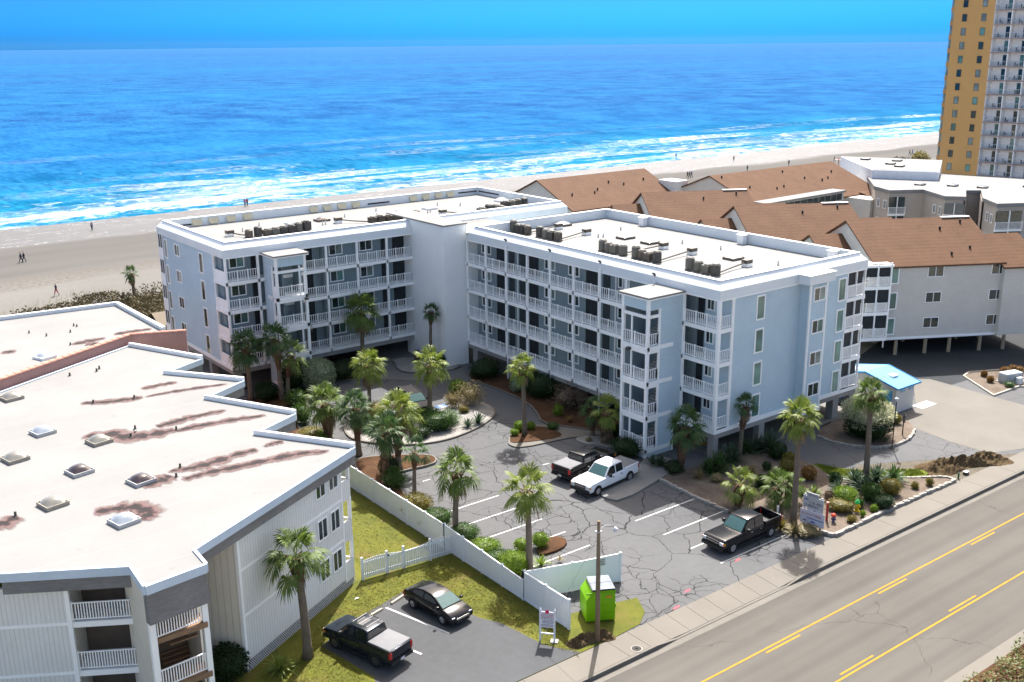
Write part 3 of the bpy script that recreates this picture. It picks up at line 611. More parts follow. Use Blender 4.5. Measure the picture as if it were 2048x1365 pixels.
# ---- left wing body
part(con,'wall',SIDE,(37.55,79.9,97.4,112.3,2.3,13.45),(37.55,37.7,97.3,97.4,2.3,13.45))
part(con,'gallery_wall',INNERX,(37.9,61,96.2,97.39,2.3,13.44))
part(con,'edge_beam',CONC,(37.6,58.6,94.75,95.5,1.80,2.29),(37.6,38.4,95.5,112.3,1.80,2.29))
part(con,'base_trim',TRIM,(37.47,37.56,97.3,112.3,2.28,2.62))
LC=[37.65,40.95,45.75,48.32,51.87,55.42,58.62]
for z in FL:
    part(con,'gallery_slab',TRIM,(37.46,58.7,94.58,96.25,z-.33,z),(37.46,37.9,96.25,97.45,z-.33,z))
    for a,b in((37.75,40.95),(45.8,48.22),(48.42,51.77),(51.97,55.32),(55.52,58.55)): railing(con,(a,94.7),(b,94.7),z+.02,panels=2 if a==45.8 else 3)
    part(con,'side_panel',WHITE,(37.56,37.62,94.85,97.3,z,z+1.05))
    part(con,'side_trim',TRIM,(37.5,37.66,97.25,97.42,z,z+2.5))
    window(con,(39.42,96.2,z+1.0),1.6,1.15,'-y','slide',GL_D,GL_C); window(con,(50.2,96.2,z+.92),1.6,1.2,'-y','slide',GL_D,GL_C); window(con,(53.75,96.2,z+.92),1.6,1.2,'-y','slide',GL_D,GL_C)
    for a,b in((40.9,41.4),(46.4,47.5),(55.6,56.3)): part(con,'door',DARK,(a,b,96.15,96.202,z+.02,z+2.3))
    part(con,'wall_return',INNERX,(48.38,48.5,95.6,96.2,z,z+2.45)); part(con,'entry_shade_panel',DARK,(57.0,58.4,96.15,96.202,z+.02,z+2.4))  # dark panel paints in the shade of an entry recess
    # end wall windows
    r=random.Random(int(z*7))
    window(con,(37.55,100.5,z),1.05,2.1,'-x','plain',[GL_C,GL_G,GL_D][int(z)%3],fr=.12); window(con,(37.55,107.05,z+.72),1.5,1.3,'-x','slide',GL_D,GL_C); window(con,(37.55,110.4,z),.95,2.1,'-x','plain',GL_C,fr=.12)
    part(con,'porch_screen',GL_S,(37.45,37.49,111.2,112.3,z+1.0,z+2.4)); part(con,'porch_panel',TRIM,(37.42,37.5,111.1,112.45,z-.33,z+1.0),(37.42,37.5,111.1,111.2,z+1.0,z+2.5),(37.42,37.5,111.7,111.8,z+1.0,z+2.5),(37.42,37.5,112.3,112.45,z+1.0,z+2.5))
part(con,'gallery_ceiling',TRIM,(37.5,58.7,94.58,97.3,13.40,13.455))
for x in LC: part(con,'gallery_column',TRIM,(x-.1,x+.1,94.58,94.8,2.3,13.42))
part(con,'head_trim',TRIM,(37.5,58.62,94.55,94.7,13.36,13.47))
for x in(38.2,45.8,52.6): part(con,'stilt',CONC,(x-.35,x+.35,94.9,95.5,0,1.82))
for y in(101.2,107.0): part(con,'stilt',CONC,(37.8,38.5,y-.35,y+.35,0,1.82))
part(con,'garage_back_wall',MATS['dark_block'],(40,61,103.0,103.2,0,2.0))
# left stair tower
part(con,'stair_roof',ROOF,(41.2,44.95,91.6,95.0,13.47,13.62)); part(con,'stair_roof_edge',TRIM,(41.23,44.92,91.63,94.97,13.36,13.47))
part(con,'stair_wall',SIDE,(41.5,41.65,92.75,94.7,0,13.36),(41.5,41.65,91.9,92.75,12.45,13.36),(41.5,41.65,91.9,92.75,0,.5))
part(con,'stair_wall',SIDE,(41.65,44.65,91.9,92.05,12.45,13.36),(41.65,44.65,91.9,92.05,0,.5))
part(con,'stair_inner_wall',INNERX,(44.5,44.65,92.9,94.7,0,13.3),(41.7,44.5,94.6,94.7,0,13.3),(42.6,42.75,93.0,94.6,0,13.2))
part(con,'stair_corner',TRIM,(41.46,41.7,91.86,92.1,0,13.36),(44.45,44.7,91.86,92.1,0,13.36),(41.46,41.6,92.7,92.85,.4,12.5),(43.9,44.02,91.88,92.02,.5,12.4))
for z in(.72,3.62,6.54,9.46):
    part(con,'stair_landing',TRIM,(41.46,44.7,91.86,94.0,z-.33,z)); railing(con,(41.7,91.96),(44.45,91.96),z+.02,panels=2); part(con,'side_panel',WHITE,(41.53,41.6,92.1,92.7,z,z+1.05))
    part(con,'opening_head',TRIM,(41.7,44.45,91.9,92.04,z+2.35,z+2.6),(41.52,41.64,92.1,92.7,z+2.35,z+2.6))
    mb=MB(); mb.poly([(42.0,92.6,z+.1),(42.6,92.6,z+.1),(42.6,94.5,z+1.5),(42.0,94.5,z+1.5)]); mb.poly([(42.6,92.6,z+.1),(42.6,92.6,z-.15),(42.6,94.5,z+1.25),(42.6,94.5,z+1.5)]); mb.build('stair_flight',CONC,con)
part(con,'floodlight',METALD,(44.3,44.6,91.55,91.86,8.95,9.15)); part(con,'floodlight',METALD,(56.7,57.06,59.2,59.5,8.95,9.15))
# lift tower and link
part(con,'lift_tower',STUCCO,(58.5,61.2,88.4,96.2,0,15.0)); part(con,'lift_roof',ROOF2,(58.35,61.35,88.25,99.5,15.0,15.14)); part(con,'lift_corner',TRIM,(58.46,58.5,88.36,88.5,0,15.0),(61.2,61.24,88.36,88.5,0,15.0))
part(con,'link_block',STUCCO,(61.25,68,88.3,94.7,2.3,13.9)); part(con,'link_roof',ROOF2,(61.25,68.4,87.62,95.2,13.9,14.05))
mb=MB()
for x in(63,65,67,69,71): mb.tube([(x,94.0,13.9),(x,94.0,15.1)],.03,6)
for z in(14.5,15.1): mb.tube([(62,94.0,z),(71,94.0,z)],.025,6)
mb.build('roof_guardrail',WHITE,con)
# roof skylights, hatches, pipes, scuppers
def skylight(parent,x,y,z,w=1.3,l=1.3,mat=None,rz=0,dome=.28,cmat=None):
    b=MB(); b.box(-w/2,w/2,-l/2,l/2,0,.22); o=b.build('skylight',cmat or TRIM,parent); f=OFF.get(parent.name,(0,0,0)); o.location=(x-f[0],y-f[1],z-f[2]); o.data.transform(Matrix.Translation(f)); o.rotation_euler=(0,0,rz); OFF[o.name]=(0,0,0)
    m=MB(); N=6
    g=lambda u,v:(u*w*.46,v*l*.46,.22+dome*(1-abs(u)**2.6)*(1-abs(v)**2.6))
    for i in range(N+1):
        for j in range(N+1): m.v.append(g(-1+2*i/N,-1+2*j/N))
    for i in range(N):
        for j in range(N): a=i*(N+1)+j; m.f.append((a,a+N+1,a+N+2,a+1))
    d=m.build('dome',mat,o,smooth=True); d.location=(0,0,0); return o
DOMEW=pm('white_dome',(.45,.45,.45),.25,.05); DOMEB=pm('bronze_dome',(.07,.05,.045),.15,.1,coat=.5); DOMEG=pm('grey_dome',(.17,.165,.145),.2,.1,coat=.4); DOMEC=pm('clear_dome',(.24,.27,.31),.12,.08,coat=.5); DOMEP=pm('purple_dome',(.03,.02,.025),.12,.1,coat=.6)
for x,y in((72.3,86.0),(72.2,76.1),(72.2,72.6),(72.5,62.25)): skylight(con,x,y,13.9,1.5,1.3,DOMEW,cmat=METALB)
for x,y,m in((50.4,106.2,DOMEW),(53.8,105.9,DOMEB),(64.4,105.7,DOMEW),(67.8,105.3,DOMEW),(78.1,104.8,DOMEW)): skylight(con,x,y,13.9,1.5,1.3,m,cmat=TRIM if m is DOMEW else METALB)
for x,y in((75.2,80),(74.5,70.5),(75,66),(73.5,58),(69,83),(70.5,78.3),(71,78.1),(68.5,75.5),(69,64.5),(47,107.5),(44,105),(57,106.5),(52.5,103.2),(52.9,103.3),(60,104.4),(66,103),(66.5,103.2),(70,107),(72,105),(62,108)):
    MB().lathe([(.10,0),(.06,.2),(.06,.42),(.0,.42)],8,(x,y,13.9)).build('vent_pipe',GALV,con)
CREAM=pm('cream_panel',(.62,.55,.38),.6,.1)
for x in(41.6,43.5,45.5,47.5,55.7,57.5,59.4,61.3,69.4,71.3,73.2,75.0):
    mb=MB(); mb.poly([(x-.6,111.62,14.7),(x+.6,111.62,14.7),(x+.45,111.35,14.05),(x-.45,111.35,14.05)]); mb.poly([(x-.6,111.62,14.7),(x-.45,111.35,14.05),(x-.45,111.62,14.05)]); mb.poly([(x+.6,111.62,14.7),(x+.45,111.62,14.05),(x+.45,111.35,14.05)]); mb.build('parapet_scupper',CREAM,con)
part(con,'parapet_slot',DARK,(63,66,111.6,111.655,14.15,14.32)); part(con,'parapet_slot',DARK,(76.3,79.2,111.6,111.655,14.3,14.45)); part(con,'parapet_slot',DARK,(38.6,41,111.6,111.655,14.1,14.25)); part(con,'parapet_slot',DARK,(79.3,79.355,107,111.4,14.3,14.45))
for y in(80.5,66.8,56.3): part(con,'roof_vent_box',TRIM,(78.6,79.2,y-.35,y+.35,13.9,14.75),(78.5,79.3,y-.45,y+.45,14.75,14.82))
# ---------------------------------------------------------------- rooftop air conditioners
def condenser(round_,h,w,mat):
    key=(round_,h,w,mat.name)
    if key in RAILC: return RAILC[key]
    b=MB()
    if round_:
        b.lathe([(w/2,.1),(w/2,h),(w/2-.08,h+.05),(.28,h+.05),(.26,h),(0,h)],20)
    else:
        b.box(-w/2,w/2,-w/2,w/2,.1,h)
    n=20 if round_ else 0
    for i in range(n):
        a=2*math.pi*i/n; b.box(w/2*math.cos(a)-.012,w/2*math.cos(a)+.012,w/2*math.sin(a)-.012,w/2*math.sin(a)+.012,.16,h-.06)
    if not round_:
        for i in range(7):
            u=-w/2+w*(i+.5)/7; b.box(u-.014,u+.014,-w/2-.014,w/2+.014,.18,h-.1); b.box(-w/2-.014,w/2+.014,u-.014,u+.014,.18,h-.1)
    body=b.mesh('casing',mat)
    g=MB(); g.lathe([(.29,h+.05 if round_ else h),(.31,h+.09),(.29,h+.10),(.05,h+.13),(0,h+.13)],16); grille=g.mesh('fan_grille',METALD)
    f=MB()
    for sx in(-1,1):
        for sy in(-1,1): f.box(sx*w*.33-.05,sx*w*.33+.05,sy*w*.33-.05,sy*w*.33+.05,0,.1)
    RAILC[key]=(body,grille,f.mesh('feet',METALB)); return RAILC[key]
def ac(x,y,rnd,h,w,mat,label,group):
    t=thing('air_conditioner',label,'air conditioner',(x,y,13.9),0,group); a,b,c=condenser(rnd,h,w,mat)
    for nm,me in(('casing',a),('fan_grille',b),('feet',c)): inst(me,nm,t,(0,0,0))
OLIVE=pm('olive_casing',(.14,.135,.115),.6,.15,3)
rowR=[87.0-.3,85.9,85.1,84.3,82.3,81.3,80.3,79.4,72.8,72.0,71.1,70.0,68.3,67.5,66.6,65.6,61.6,60.6,59.6,58.65]
for i,y in enumerate(rowR):
    r=random.Random(i); ac(66.15,y,i%4!=2,[1.05,.85,.8,.9][i%4]+r.uniform(-.08,.08),.78,[METALD,METALB,OLIVE,OLIVE][r.randrange(4)],f'{ORD[19-i]} rooftop air conditioner from the street end of the right wing row','air conditioners on the right wing roof')
rowL=[43.1,44.1,45.1,46.0,46.9,47.8,48.7,49.6]
for i,x in enumerate(rowL):
    r=random.Random(i+50); ac(x,101.3,i in(0,1,6),[.75,.95,.6,.65,.7,.75,.9,1.0][i],.8,[METALD,METALB,OLIVE][r.randrange(3)],f'{ORD[i]} rooftop air conditioner from the left in the left wing front row','air conditioners on the left wing roof')
for i,x in enumerate((57.3,58.3,59.3,60.2,61.2,62.1,63.0)):
    r=random.Random(i+80); ac(x,100.7,i>3,.7+r.uniform(-.05,.15),.8,METALB,f'{ORD[i]} from the left of the low air conditioners behind the white lift tower roof','air conditioners on the left wing roof')
for i,(x,y,h) in enumerate(((69.6,97.2,.9),(70.6,97.2,1.15),(71.6,97.2,1.05),(72.5,97.3,.8),(75.3,100.3,.75),(76.2,100.3,.75),(77.1,100.3,.8),(78.0,100.1,.9))):
    ac(x,y,i in(1,2,7),h,.85,[METALB,METALD,OLIVE][i%3],f'{ORD[i]} from the left of the air conditioners on the seaward roof corner','air conditioners on the left wing roof')
# refrigerant line sets with their curb boxes
def lineset(x0,y0,x1,y1,name_label):
    t=thing('refrigerant_line_box',name_label,'duct',(x1,y1,13.9),group='roof line set boxes')
    part(t,'curb_box',TRIM,(-.35,.35,-.35,.35,0,.3)); part(t,'hood',METALB,(-.4,.4,-.3,.3,.3,.62))
    MB().tube([(0,0,.4),((x0-x1)*.5,(y0-y1)*.5+.15,.25),(x0-x1,y0-y1,.2)],.07,6).build('pipe',METALD,t)
for i,(a) in enumerate(((66.4,84.2,70.5,84.6),(66.5,79.3,70.6,80.2),(66.5,69.9,71.2,69.8),(66.5,65.5,71.3,66.2),(66.6,58.6,71.0,59.4))): lineset(*a,f'{ORD[4-i]} brown hooded pipe box from the street end of the right wing roof')
lineset(43.0,101.5,41.9,103.4,'leaning pipe box at the left end of the left wing roof'); lineset(57.0,100.9,54.5,103.4,'pipe box left of the low air conditioners on the left wing roof'); lineset(69.4,97.4,66.5,100.6,'long pipe box left of the seaward corner air conditioners')
# ---------------------------------------------------------------- neighbour with white sawtooth roof (foreground left)
ZA=9.2
WA=siding('white_board_siding',(.74,.73,.70),pitch=.24,axis=0,prof='board',rz=0,strength=.5)
WAR=siding('white_board_siding_angled',(.74,.73,.70),pitch=.22,axis=0,prof='board',rz=R_(-28),strength=.5)
WAL=siding('white_board_siding_left',(.74,.73,.70),pitch=.22,axis=0,prof='board',rz=R_(31),strength=.5)
BEIGE=siding('beige_board_siding',(.68,.63,.54),pitch=.3,axis=1,prof='board',strength=.3)
SHING=siding('grey_shingle_band',(.215,.205,.195),pitch=.14,axis=2,var=.18,strength=.9)
COPA=pm('shade_blue_coping',(.50,.58,.67),.5,.08,1.0)  # blue grey puts the shade of the outward faces into the colour
nb=thing('sawtooth_building','three storey white boarded building with a large white sawtooth flat roof','building',(20,58,0),world=True)
RA=[(28.59,53.77),(24.74,59.79),(28.46,61.59),(24.93,68.50),(28.70,70.53),(24.73,76.07),(28.42,77.93),(25.15,85.32),(13.93,79.03),(-8,66),(-12,60),(7.68,50.06),(12.78,46.97),(12.64,44.59),(15.66,44.95),(15.74,46.71)]
MB().prism(RA,8.75,ZA-.06).build('roof',ROOF2,nb)
def cop(a,b,w=.32,z0=8.72,z1=9.3,mat=FASCIA,name='coping',out=.05):
    d=Vector((b[0]-a[0],b[1]-a[1])).normalized(); n=Vector((d.y,-d.x)); a=(a[0]-d.x*.0,a[1]-d.y*.0)
    MB().prism([(a[0]+n.x*out,a[1]+n.y*out),(b[0]+n.x*out,b[1]+n.y*out),(b[0]+n.x*(out-w),b[1]+n.y*(out-w)),(a[0]+n.x*(out-w),a[1]+n.y*(out-w))],z0,z1).build(name,mat,nb)
# polygon runs clockwise seen from above -> outward is to the left of travel; flip so n points outward
cl=RA[::-1]
for i in range(len(cl)):
    a,b=cl[i],cl[(i+1)%len(cl)]
    up=any({a,b}=={RA[p_],RA[p_+1]} for p_ in(0,2,4,6)); cop(a,b,.22 if up else .16,8.76,(9.46 if up else 9.22)+.004*(i%3),TRIM if up else COPA)
def band(a,b,z0,z1,out0,out1,mat=SHING,name='shingle_band'):
    d=Vector((b[0]-a[0],b[1]-a[1])).normalized(); n=Vector((d.y,-d.x)); mb=MB()
    f=lambda p,o,z:(p[0]+n.x*o,p[1]+n.y*o,z)
    mb.poly([f(a,out0,z0),f(b,out0,z0),f(b,out1,z1),f(a,out1,z1)]); mb.poly([f(a,out0,z0),f(a,out1,z1),f(a,-.3,z1),f(a,-.3,z0)]); mb.poly([f(b,out1,z1),f(b,out0,z0),f(b,-.3,z0),f(b,-.3,z1)]); mb.poly([f(b,out0,z0),f(a,out0,z0),f(a,-.3,z0),f(b,-.3,z0)])
    mb.build(name,mat,nb)
R0,SE,S2,S3,S4,S5=RA[0],RA[15],RA[14],RA[13],RA[12],RA[11]
band(SE,R0,8.15,8.75,.0,.0); band(S3,S2,7.2,8.75,.12,.0); band(S5,S4,8.1,8.75,.05,.0)
for a,b in((RA[2],RA[1]),(RA[4],RA[3]),(RA[6],RA[5])): band(b,a,8.1,8.75,.05,.0) if False else band(RA[RA.index(b)],a,8.1,8.75,.0,.0)
# walls
def off2(a,b,o):
    d=Vector((b[0]-a[0],b[1]-a[1])).normalized(); n=Vector((d.y,-d.x)); return n*o
def wallrun(a,b,z0,z1,o,mat,name='wall',t=.2):
    n=off2(a,b,o); m=off2(a,b,o-t)
    return MB().prism([(a[0]+n.x,a[1]+n.y),(b[0]+n.x,b[1]+n.y),(b[0]+m.x,b[1]+m.y),(a[0]+m.x,a[1]+m.y)],z0,z1).build(name,mat,nb)
dv=Vector((R0[0]-SE[0],R0[1]-SE[1])); LEN=dv.length; dv.normalize(); nv=Vector((dv.y,-dv.x))
def along(s,o): return (SE[0]+dv.x*s+nv.x*o,SE[1]+dv.y*s+nv.y*o)
wl=3.6
wallrun(along(wl,0),along(LEN-1.15,0),.7,8.2,-.35,WAR)
ang=math.atan2(dv.y,dv.x)
for z in(.75,3.45,6.15):
    p=along(LEN-.15,-.35); q=along(LEN-1.15,-.35)
    wallrun(q,p,z-.3,z+1.05,0,WAR,'balcony_front',.12)
    railing(nb,along(LEN-.25,-.42),along(LEN-.25,-1.9),z+.55,.5,1,sp=.14) 
    MB().prism([along(LEN-.3,-.35),along(LEN-.12,-.35),along(LEN-.12,-.55),along(LEN-.3,-.55)],z+1,z+2.5).build('balcony_post',WHITE,nb)
    part(nb,'balcony_recess',BEIGE,)if False else MB().prism([along(LEN-1.15,-2.0),along(LEN-.1,-2.0),along(LEN-.1,-2.15),along(LEN-1.15,-2.15)],z-.3,z+2.5).build('balcony_back',WAR,nb)
    for s in(LEN-2.0,LEN-3.35):
        pp=along(s,-.35); window(nb,(pp[0],pp[1],z+1.02),1.0,1.35,ang,'slide',GL_D,GL_D,fr=.07)
    n=along(wl,-.33); 
for z in(3.35,6.05):
    wallrun(along(wl,0),along(LEN-1.15,0),z,z+.16,-.33,TRIM,'belt_board',.04)
wallrun(along(wl-.05,0),along(wl+.15,0),.7,8.2,-.32,TRIM,'corner_board',.2)
wallrun(along(LEN-1.2,0),along(LEN-1.08,0),.7,8.2,-.32,TRIM,'corner_board',.2)
# lattice skirt
mb=MB(); L=LEN-.2-wl
for i in range(int(L/.14)):
    s0=wl+i*.14
    for sg in(1,-1):
        a=along(s0 if sg>0 else s0+.5,-.36); b=along(s0+.5 if sg>0 else s0,-.36)
        e=nv*(.012*sg); c=dv*.03
        mb.poly([(a[0]+e.x,a[1]+e.y,0.02),(a[0]+e.x+c.x,a[1]+e.y+c.y,0.02),(b[0]+e.x+c.x,b[1]+e.y+c.y,.7),(b[0]+e.x,b[1]+e.y,.7)])
mb.build('lattice_skirt',WHITE,nb,kind='stuff')
wallrun(along(wl,0),along(LEN-.1,0),0,.72,-.45,DARK,'crawl_space',.1)
# beige return wall at the left end of the long wall, and inner walls
ret0=along(wl,-.35); ret1=(ret0[0]-1.9,ret0[1]+2.2)
wallrun(ret1,ret0,.2,8.3,0,BEIGE,'return_wall',.15)
# stair tower
tx0,tx1,ty0=S3[0]+.12,S2[0]-.12,S3[1]+.25
part(nb,'tower_side_wall',BEIGE,(tx0-.05,tx0+.1,ty0,ty0+3.4,0,8.76))
part(nb,'tower_post',WHITE,(tx0-.08,tx0+.22,ty0-.05,ty0+.2,0,7.4),(tx1-.22,tx1+.05,ty0+.2,ty0+.45,0,7.4))
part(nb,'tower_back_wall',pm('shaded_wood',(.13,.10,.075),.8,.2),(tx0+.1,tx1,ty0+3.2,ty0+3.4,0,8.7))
part(nb,'tower_right_wall',BEIGE,(tx1-.1,tx1,ty0+1.2,ty0+3.3,0,8.7))
for z in(.75,3.45,6.15):
    part(nb,'landing',pm('deck_wood',(.24,.15,.09),.8,.2),(tx0+.1,tx1-.05,ty0+.1,ty0+1.3,z-.28,z-.02)) 
    railing(nb,(tx0+.15,ty0+.1),(tx1-.1,ty0+.32),z,1.0,1,sp=.13)
    mb=MB()
    for j in range(9): mb.box(tx0+1.2,tx1-.2,ty0+1.3+.22*j,ty0+1.55+.22*j,z-1.3+.16*j,z-1.24+.16*j)
    mb.build('stair_treads',MATS['deck_wood'],nb)
# left angled wall with recessed balconies
d2=Vector((S4[0]-S5[0],S4[1]-S5[1])); L2=d2.length; d2.normalize(); n2=Vector((d2.y,-d2.x))
def al2(s,o): return (S5[0]+d2.x*s+n2.x*o,S5[1]+d2.y*s+n2.y*o)
wallrun(al2(-4,0),al2(L2-3.2,0),0,8.2,-.35,WAL)
wallrun(al2(L2-3.25,-.35),al2(L2-3.25+.02,-2.4),0,8.2,0,BEIGE,'return_wall',.15)
for z in(3.35,6.05): wallrun(al2(-4,0),al2(L2-3.2,0),z,z+.16,-.33,TRIM,'belt_board',.04)
wallrun(al2(L2-3.35,0),al2(L2-3.15,0),0,8.2,-.31,TRIM,'corner_board',.2)
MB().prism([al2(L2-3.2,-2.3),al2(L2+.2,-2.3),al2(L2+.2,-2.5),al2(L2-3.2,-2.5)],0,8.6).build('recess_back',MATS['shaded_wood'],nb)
for z in(.75,3.45,6.15):
    MB().prism([al2(L2-3.2,-.42),al2(L2-.1,-.42),al2(L2-.1,-2.3),al2(L2-3.2,-2.3)],z-.3,z).build('balcony_slab',WHITE,nb)
    railing(nb,al2(L2-3.15,-.5),al2(L2-.15,-.5),z+.02,1.0,1,sp=.13)
# roof skylights and drains
for (p,m) in(((70,568),DOMEG),((250,765),DOMEC),((90,920),DOMEG),((580,820),DOMEG),((465,985),DOMEP),((825,1040),DOMEP),((310,1180),DOMEG),((727,1285),DOMEC)): pass
SKY=[((14.28,77.11),DOMEG),((14.21,68.54),DOMEC),((11.72,64.83),DOMEG),((16.57,64.62),DOMEG),((14.19,60.37),DOMEP),((16.55,56.76),DOMEP),((11.75,56.62),DOMEG),((14.10,52.07),DOMEC)]
for p,m in SKY: skylight(nb,p[0],p[1],ZA-.06,1.25,1.25,m,R_(12),.3,cmat=pm('skylight_curb',(.42,.42,.41),.6,.1) if m is not DOMEG else pm('bronze_frame',(.30,.27,.22),.5,.1))
for p in((20.95,79.93),(21.31,80.48),(19.03,80.11),(18.53,72.52),(21.11,71.76),(18.46,64.37),(18.39,56.23),(9.81,56.44),(21.17,63.77),(19.08,57.46),(19.13,65.59)):
    MB().lathe([(.13,0),(.07,.06),(.07,.26),(.0,.26)],8,(p[0],p[1],ZA-.06)).build('vent_pipe',METALB,nb)
# ponding stains on the membrane (dried silt, shaped like the puddles that left them)
def stainmat():
    t=NT('roof_stain'); v=t.pos(); at=t.n('ShaderNodeAttribute'); at.attribute_name='edge'; e=at.outputs['Fac']
    n=t.noise(v,2.2,7,.7,.6); m=t.math('ADD',e,t.math('MULTIPLY',t.math('SUBTRACT',n,.5),.9))
    c=t.mix(t.ramp(m,.35,.55),(.16,.105,.098),(.065,.038,.036)); c=t.mix(t.ramp(m,.46,.66),c,(.026,.021,.021)); t.col(c); t.set(.9,0,.2)
    tr=t.n('ShaderNodeBsdfTransparent'); mx=t.n('ShaderNodeMixShader'); a=t.ramp(m,-.0,.42); t.l(a,mx.inputs[0]); t.l(tr.outputs[0],mx.inputs[1]); t.l(t.b.outputs[0],mx.inputs[2]); t.l(mx.outputs[0],t.o.inputs[0]); return t.m
STAIN=stainmat()
def stain(parent,pts,w,z,seed=0):
    """ribbon with soft irregular rim following a drain path"""
    rnd=random.Random(seed); mb=MB(); ed=[]; path=[]
    for (a,b) in zip(pts,pts[1:]):
        for i in range(5): path.append((a[0]+(b[0]-a[0])*i/5,a[1]+(b[1]-a[1])*i/5))
    path.append(pts[-1]); n=len(path)
    for i,p in enumerate(path):
        q=path[min(i+1,n-1)]; o=path[max(i-1,0)]; d=Vector((q[0]-o[0],q[1]-o[1])).normalized(); nn=Vector((-d.y,d.x)); ww=1.35*w*(.35+.65*math.sin(math.pi*(i+.3)/n)**.6)*(.65+.5*rnd.random())
        for u,e in((-1,0),(-.45,.6),(0,1),(.45,.6),(1,0)): mb.v.append((p[0]+nn.x*u*ww,p[1]+nn.y*u*ww,z)); ed.append(e*(0 if i in(0,n-1) else 1)*(.68+.32*math.sin(i*.9+seed)**2)*rnd.uniform(.75,1))
    for i in range(n-1):
        for j in range(4): a=i*5+j; mb.f.append((a,a+1,a+6,a+5))
    o=mb.build('roof_stain',STAIN,parent); at=o.data.attributes.new('edge','FLOAT','POINT'); at.data.foreach_set('value',ed); return o
zs=ZA-.054
for i,(pts,w) in enumerate((([(17.82,73.09),(19.10,72.30),(20.59,71.80),(21.72,71.60)],.55),([(22.11,73.48),(23.52,73.60),(24.88,73.49)],.45),([(21.72,71.60),(23.64,71.50),(25.42,71.21),(27.55,70.71)],.35),([(15.89,66.23),(17.53,65.69),(18.36,64.25),(19.77,63.90),(21.17,63.77)],.9),([(20.29,65.07),(21.36,65.23),(22.94,65.43),(25.28,65.30)],.55),([(20.74,63.52),(22.44,63.55),(24.65,63.22),(26.93,62.66)],.55),([(16.27,56.07),(17.52,56.30),(18.25,56.66)],.75),([(18.27,57.29),(19.56,56.91),(20.94,56.98),(22.69,57.30),(23.88,57.24)],.6),([(18.44,55.57),(19.90,55.67),(21.16,55.47),(23.53,55.25),(25.54,55.03),(27.20,54.24)],.6),([(13.13,54.28),(14.31,54.03),(15.25,53.56),(15.57,52.35),(14.86,51.59)],.75),([(8.40,55.69),(9.17,55.84),(9.94,56.28)],.7),([(24.31,57.44),(25.06,57.58),(25.69,57.45)],.35))):
    stain(nb,pts,w,zs+.002*i,i)
# ---------------------------------------------------------------- pink-walled neighbour behind
PINK=pm('pink_stucco',(.36,.205,.18),.85,.10,.7,bump=.2); TILE=pm('clay_tile',(.45,.22,.16),.75,.2,2)
pk=thing('pink_walled_building','low flat white roofed building with a tile capped pink parapet wall','building',(15,92,0),world=True)
PW=[(29.66,84.32),(25.49,86.10),(14.21,79.81),(4,75)]
MB().prism([(PW[0][0]-.6,PW[0][1]+.2),PW[1],PW[2],(4,75),(-10,75),(-10,104),(2,103.4),(18.88,102.05),(29.08,101.02),(29.32,88.89)],8.5,9.0).build('roof',ROOF2,pk)
MB().prism([(PW[0][0]-.4,PW[0][1]+.3),PW[1],PW[2],(4,75),(-10,75),(-10,103.5),(2,103),(18.6,101.6),(28.6,100.6),(28.9,89)],0,8.5).build('wall',PINK,pk)
for a,b in zip(PW,PW[1:]):
    d=Vector((b[0]-a[0],b[1]-a[1])); L=d.length; d.normalize(); n=Vector((d.y,-d.x))*.13
    MB().prism([(a[0]-n.x,a[1]-n.y),(b[0]-n.x,b[1]-n.y),(b[0]+n.x,b[1]+n.y),(a[0]+n.x,a[1]+n.y)],5.5,9.88).build('parapet_wall',PINK,pk)
    m=int(L/.62)
    for i in range(m):
        s0=L*i/m; s1=L*(i+1)/m+.05; mb=MB(); rr_=.21
        for e,(s,z) in enumerate(((s0,9.9),(s1,9.93))): mb._a([(a[0]+d.x*s+n.x/.13*rr_*math.cos(t),a[1]+d.y*s+n.y/.13*rr_*math.cos(t),z+rr_*.7*math.sin(t)) for t in [math.pi*q/6 for q in range(7)]])
        for q in range(6): mb.f.append((q,q+1,q+8,q+7))
        mb.f.append((0,1,2,3,4,5,6)); mb.f.append((13,12,11,10,9,8,7)); mb.build('cap_tile',TILE,pk)
e0,e1,e2=(18.88,102.05),(29.08,101.02),(29.32,88.89)
for a,b in((e0,e1),(e1,e2)):
    d=Vector((b[0]-a[0],b[1]-a[1])).normalized(); n=Vector((d.y,-d.x))*.18; MB().prism([(a[0]-n.x,a[1]-n.y),(b[0]-n.x,b[1]-n.y),(b[0]+n.x,b[1]+n.y),(a[0]+n.x,a[1]+n.y)],8.9,9.35).build('roof_edge',FASCIA,pk)
p=(18.91,86.78); skylight(pk,p[0],p[1],9.0,1.3,1.3,DOMEC,R_(20),.25)
for i,pts in enumerate(([(21.57,89.38),(22.89,89.64),(24.63,89.80)],[(25.39,90.38),(27.15,90.38),(28.74,90.19)],[(22.65,88.83),(23.47,88.29)],[(16.39,90.54),(17.64,90.29)])): stain(pk,pts,.6,9.006+.002*i,40+i)
for p in((19.84,95.61),(20.78,93.64),(21.59,89.36),(23.60,95.64),(23.73,95.16),(22.75,93.60)): MB().lathe([(.12,0),(.06,.06),(.06,.24),(0,.24)],8,(p[0],p[1],9.0)).build('vent_pipe',METALB,pk)
# beach stair shed roof by the dune
sh=thing('beach_shed','small shed with a tan roof beside the dune scrub','shed',(40.6,119,0)); part(sh,'wall',pm('weathered_wood',(.22,.17,.12),.9,.2),(-2.2,2.2,-2,2,0,2.2)); mb=MB(); mb.poly([(-2.6,-2.4,2.1),(2.6,-2.4,2.1),(2.6,0,3.2),(-2.6,0,3.2)]); mb.poly([(-2.6,0,3.2),(2.6,0,3.2),(2.6,2.4,2.1),(-2.6,2.4,2.1)]); mb.build('roof',pm('tan_roof',(.17,.135,.095),.8,.1),sh)
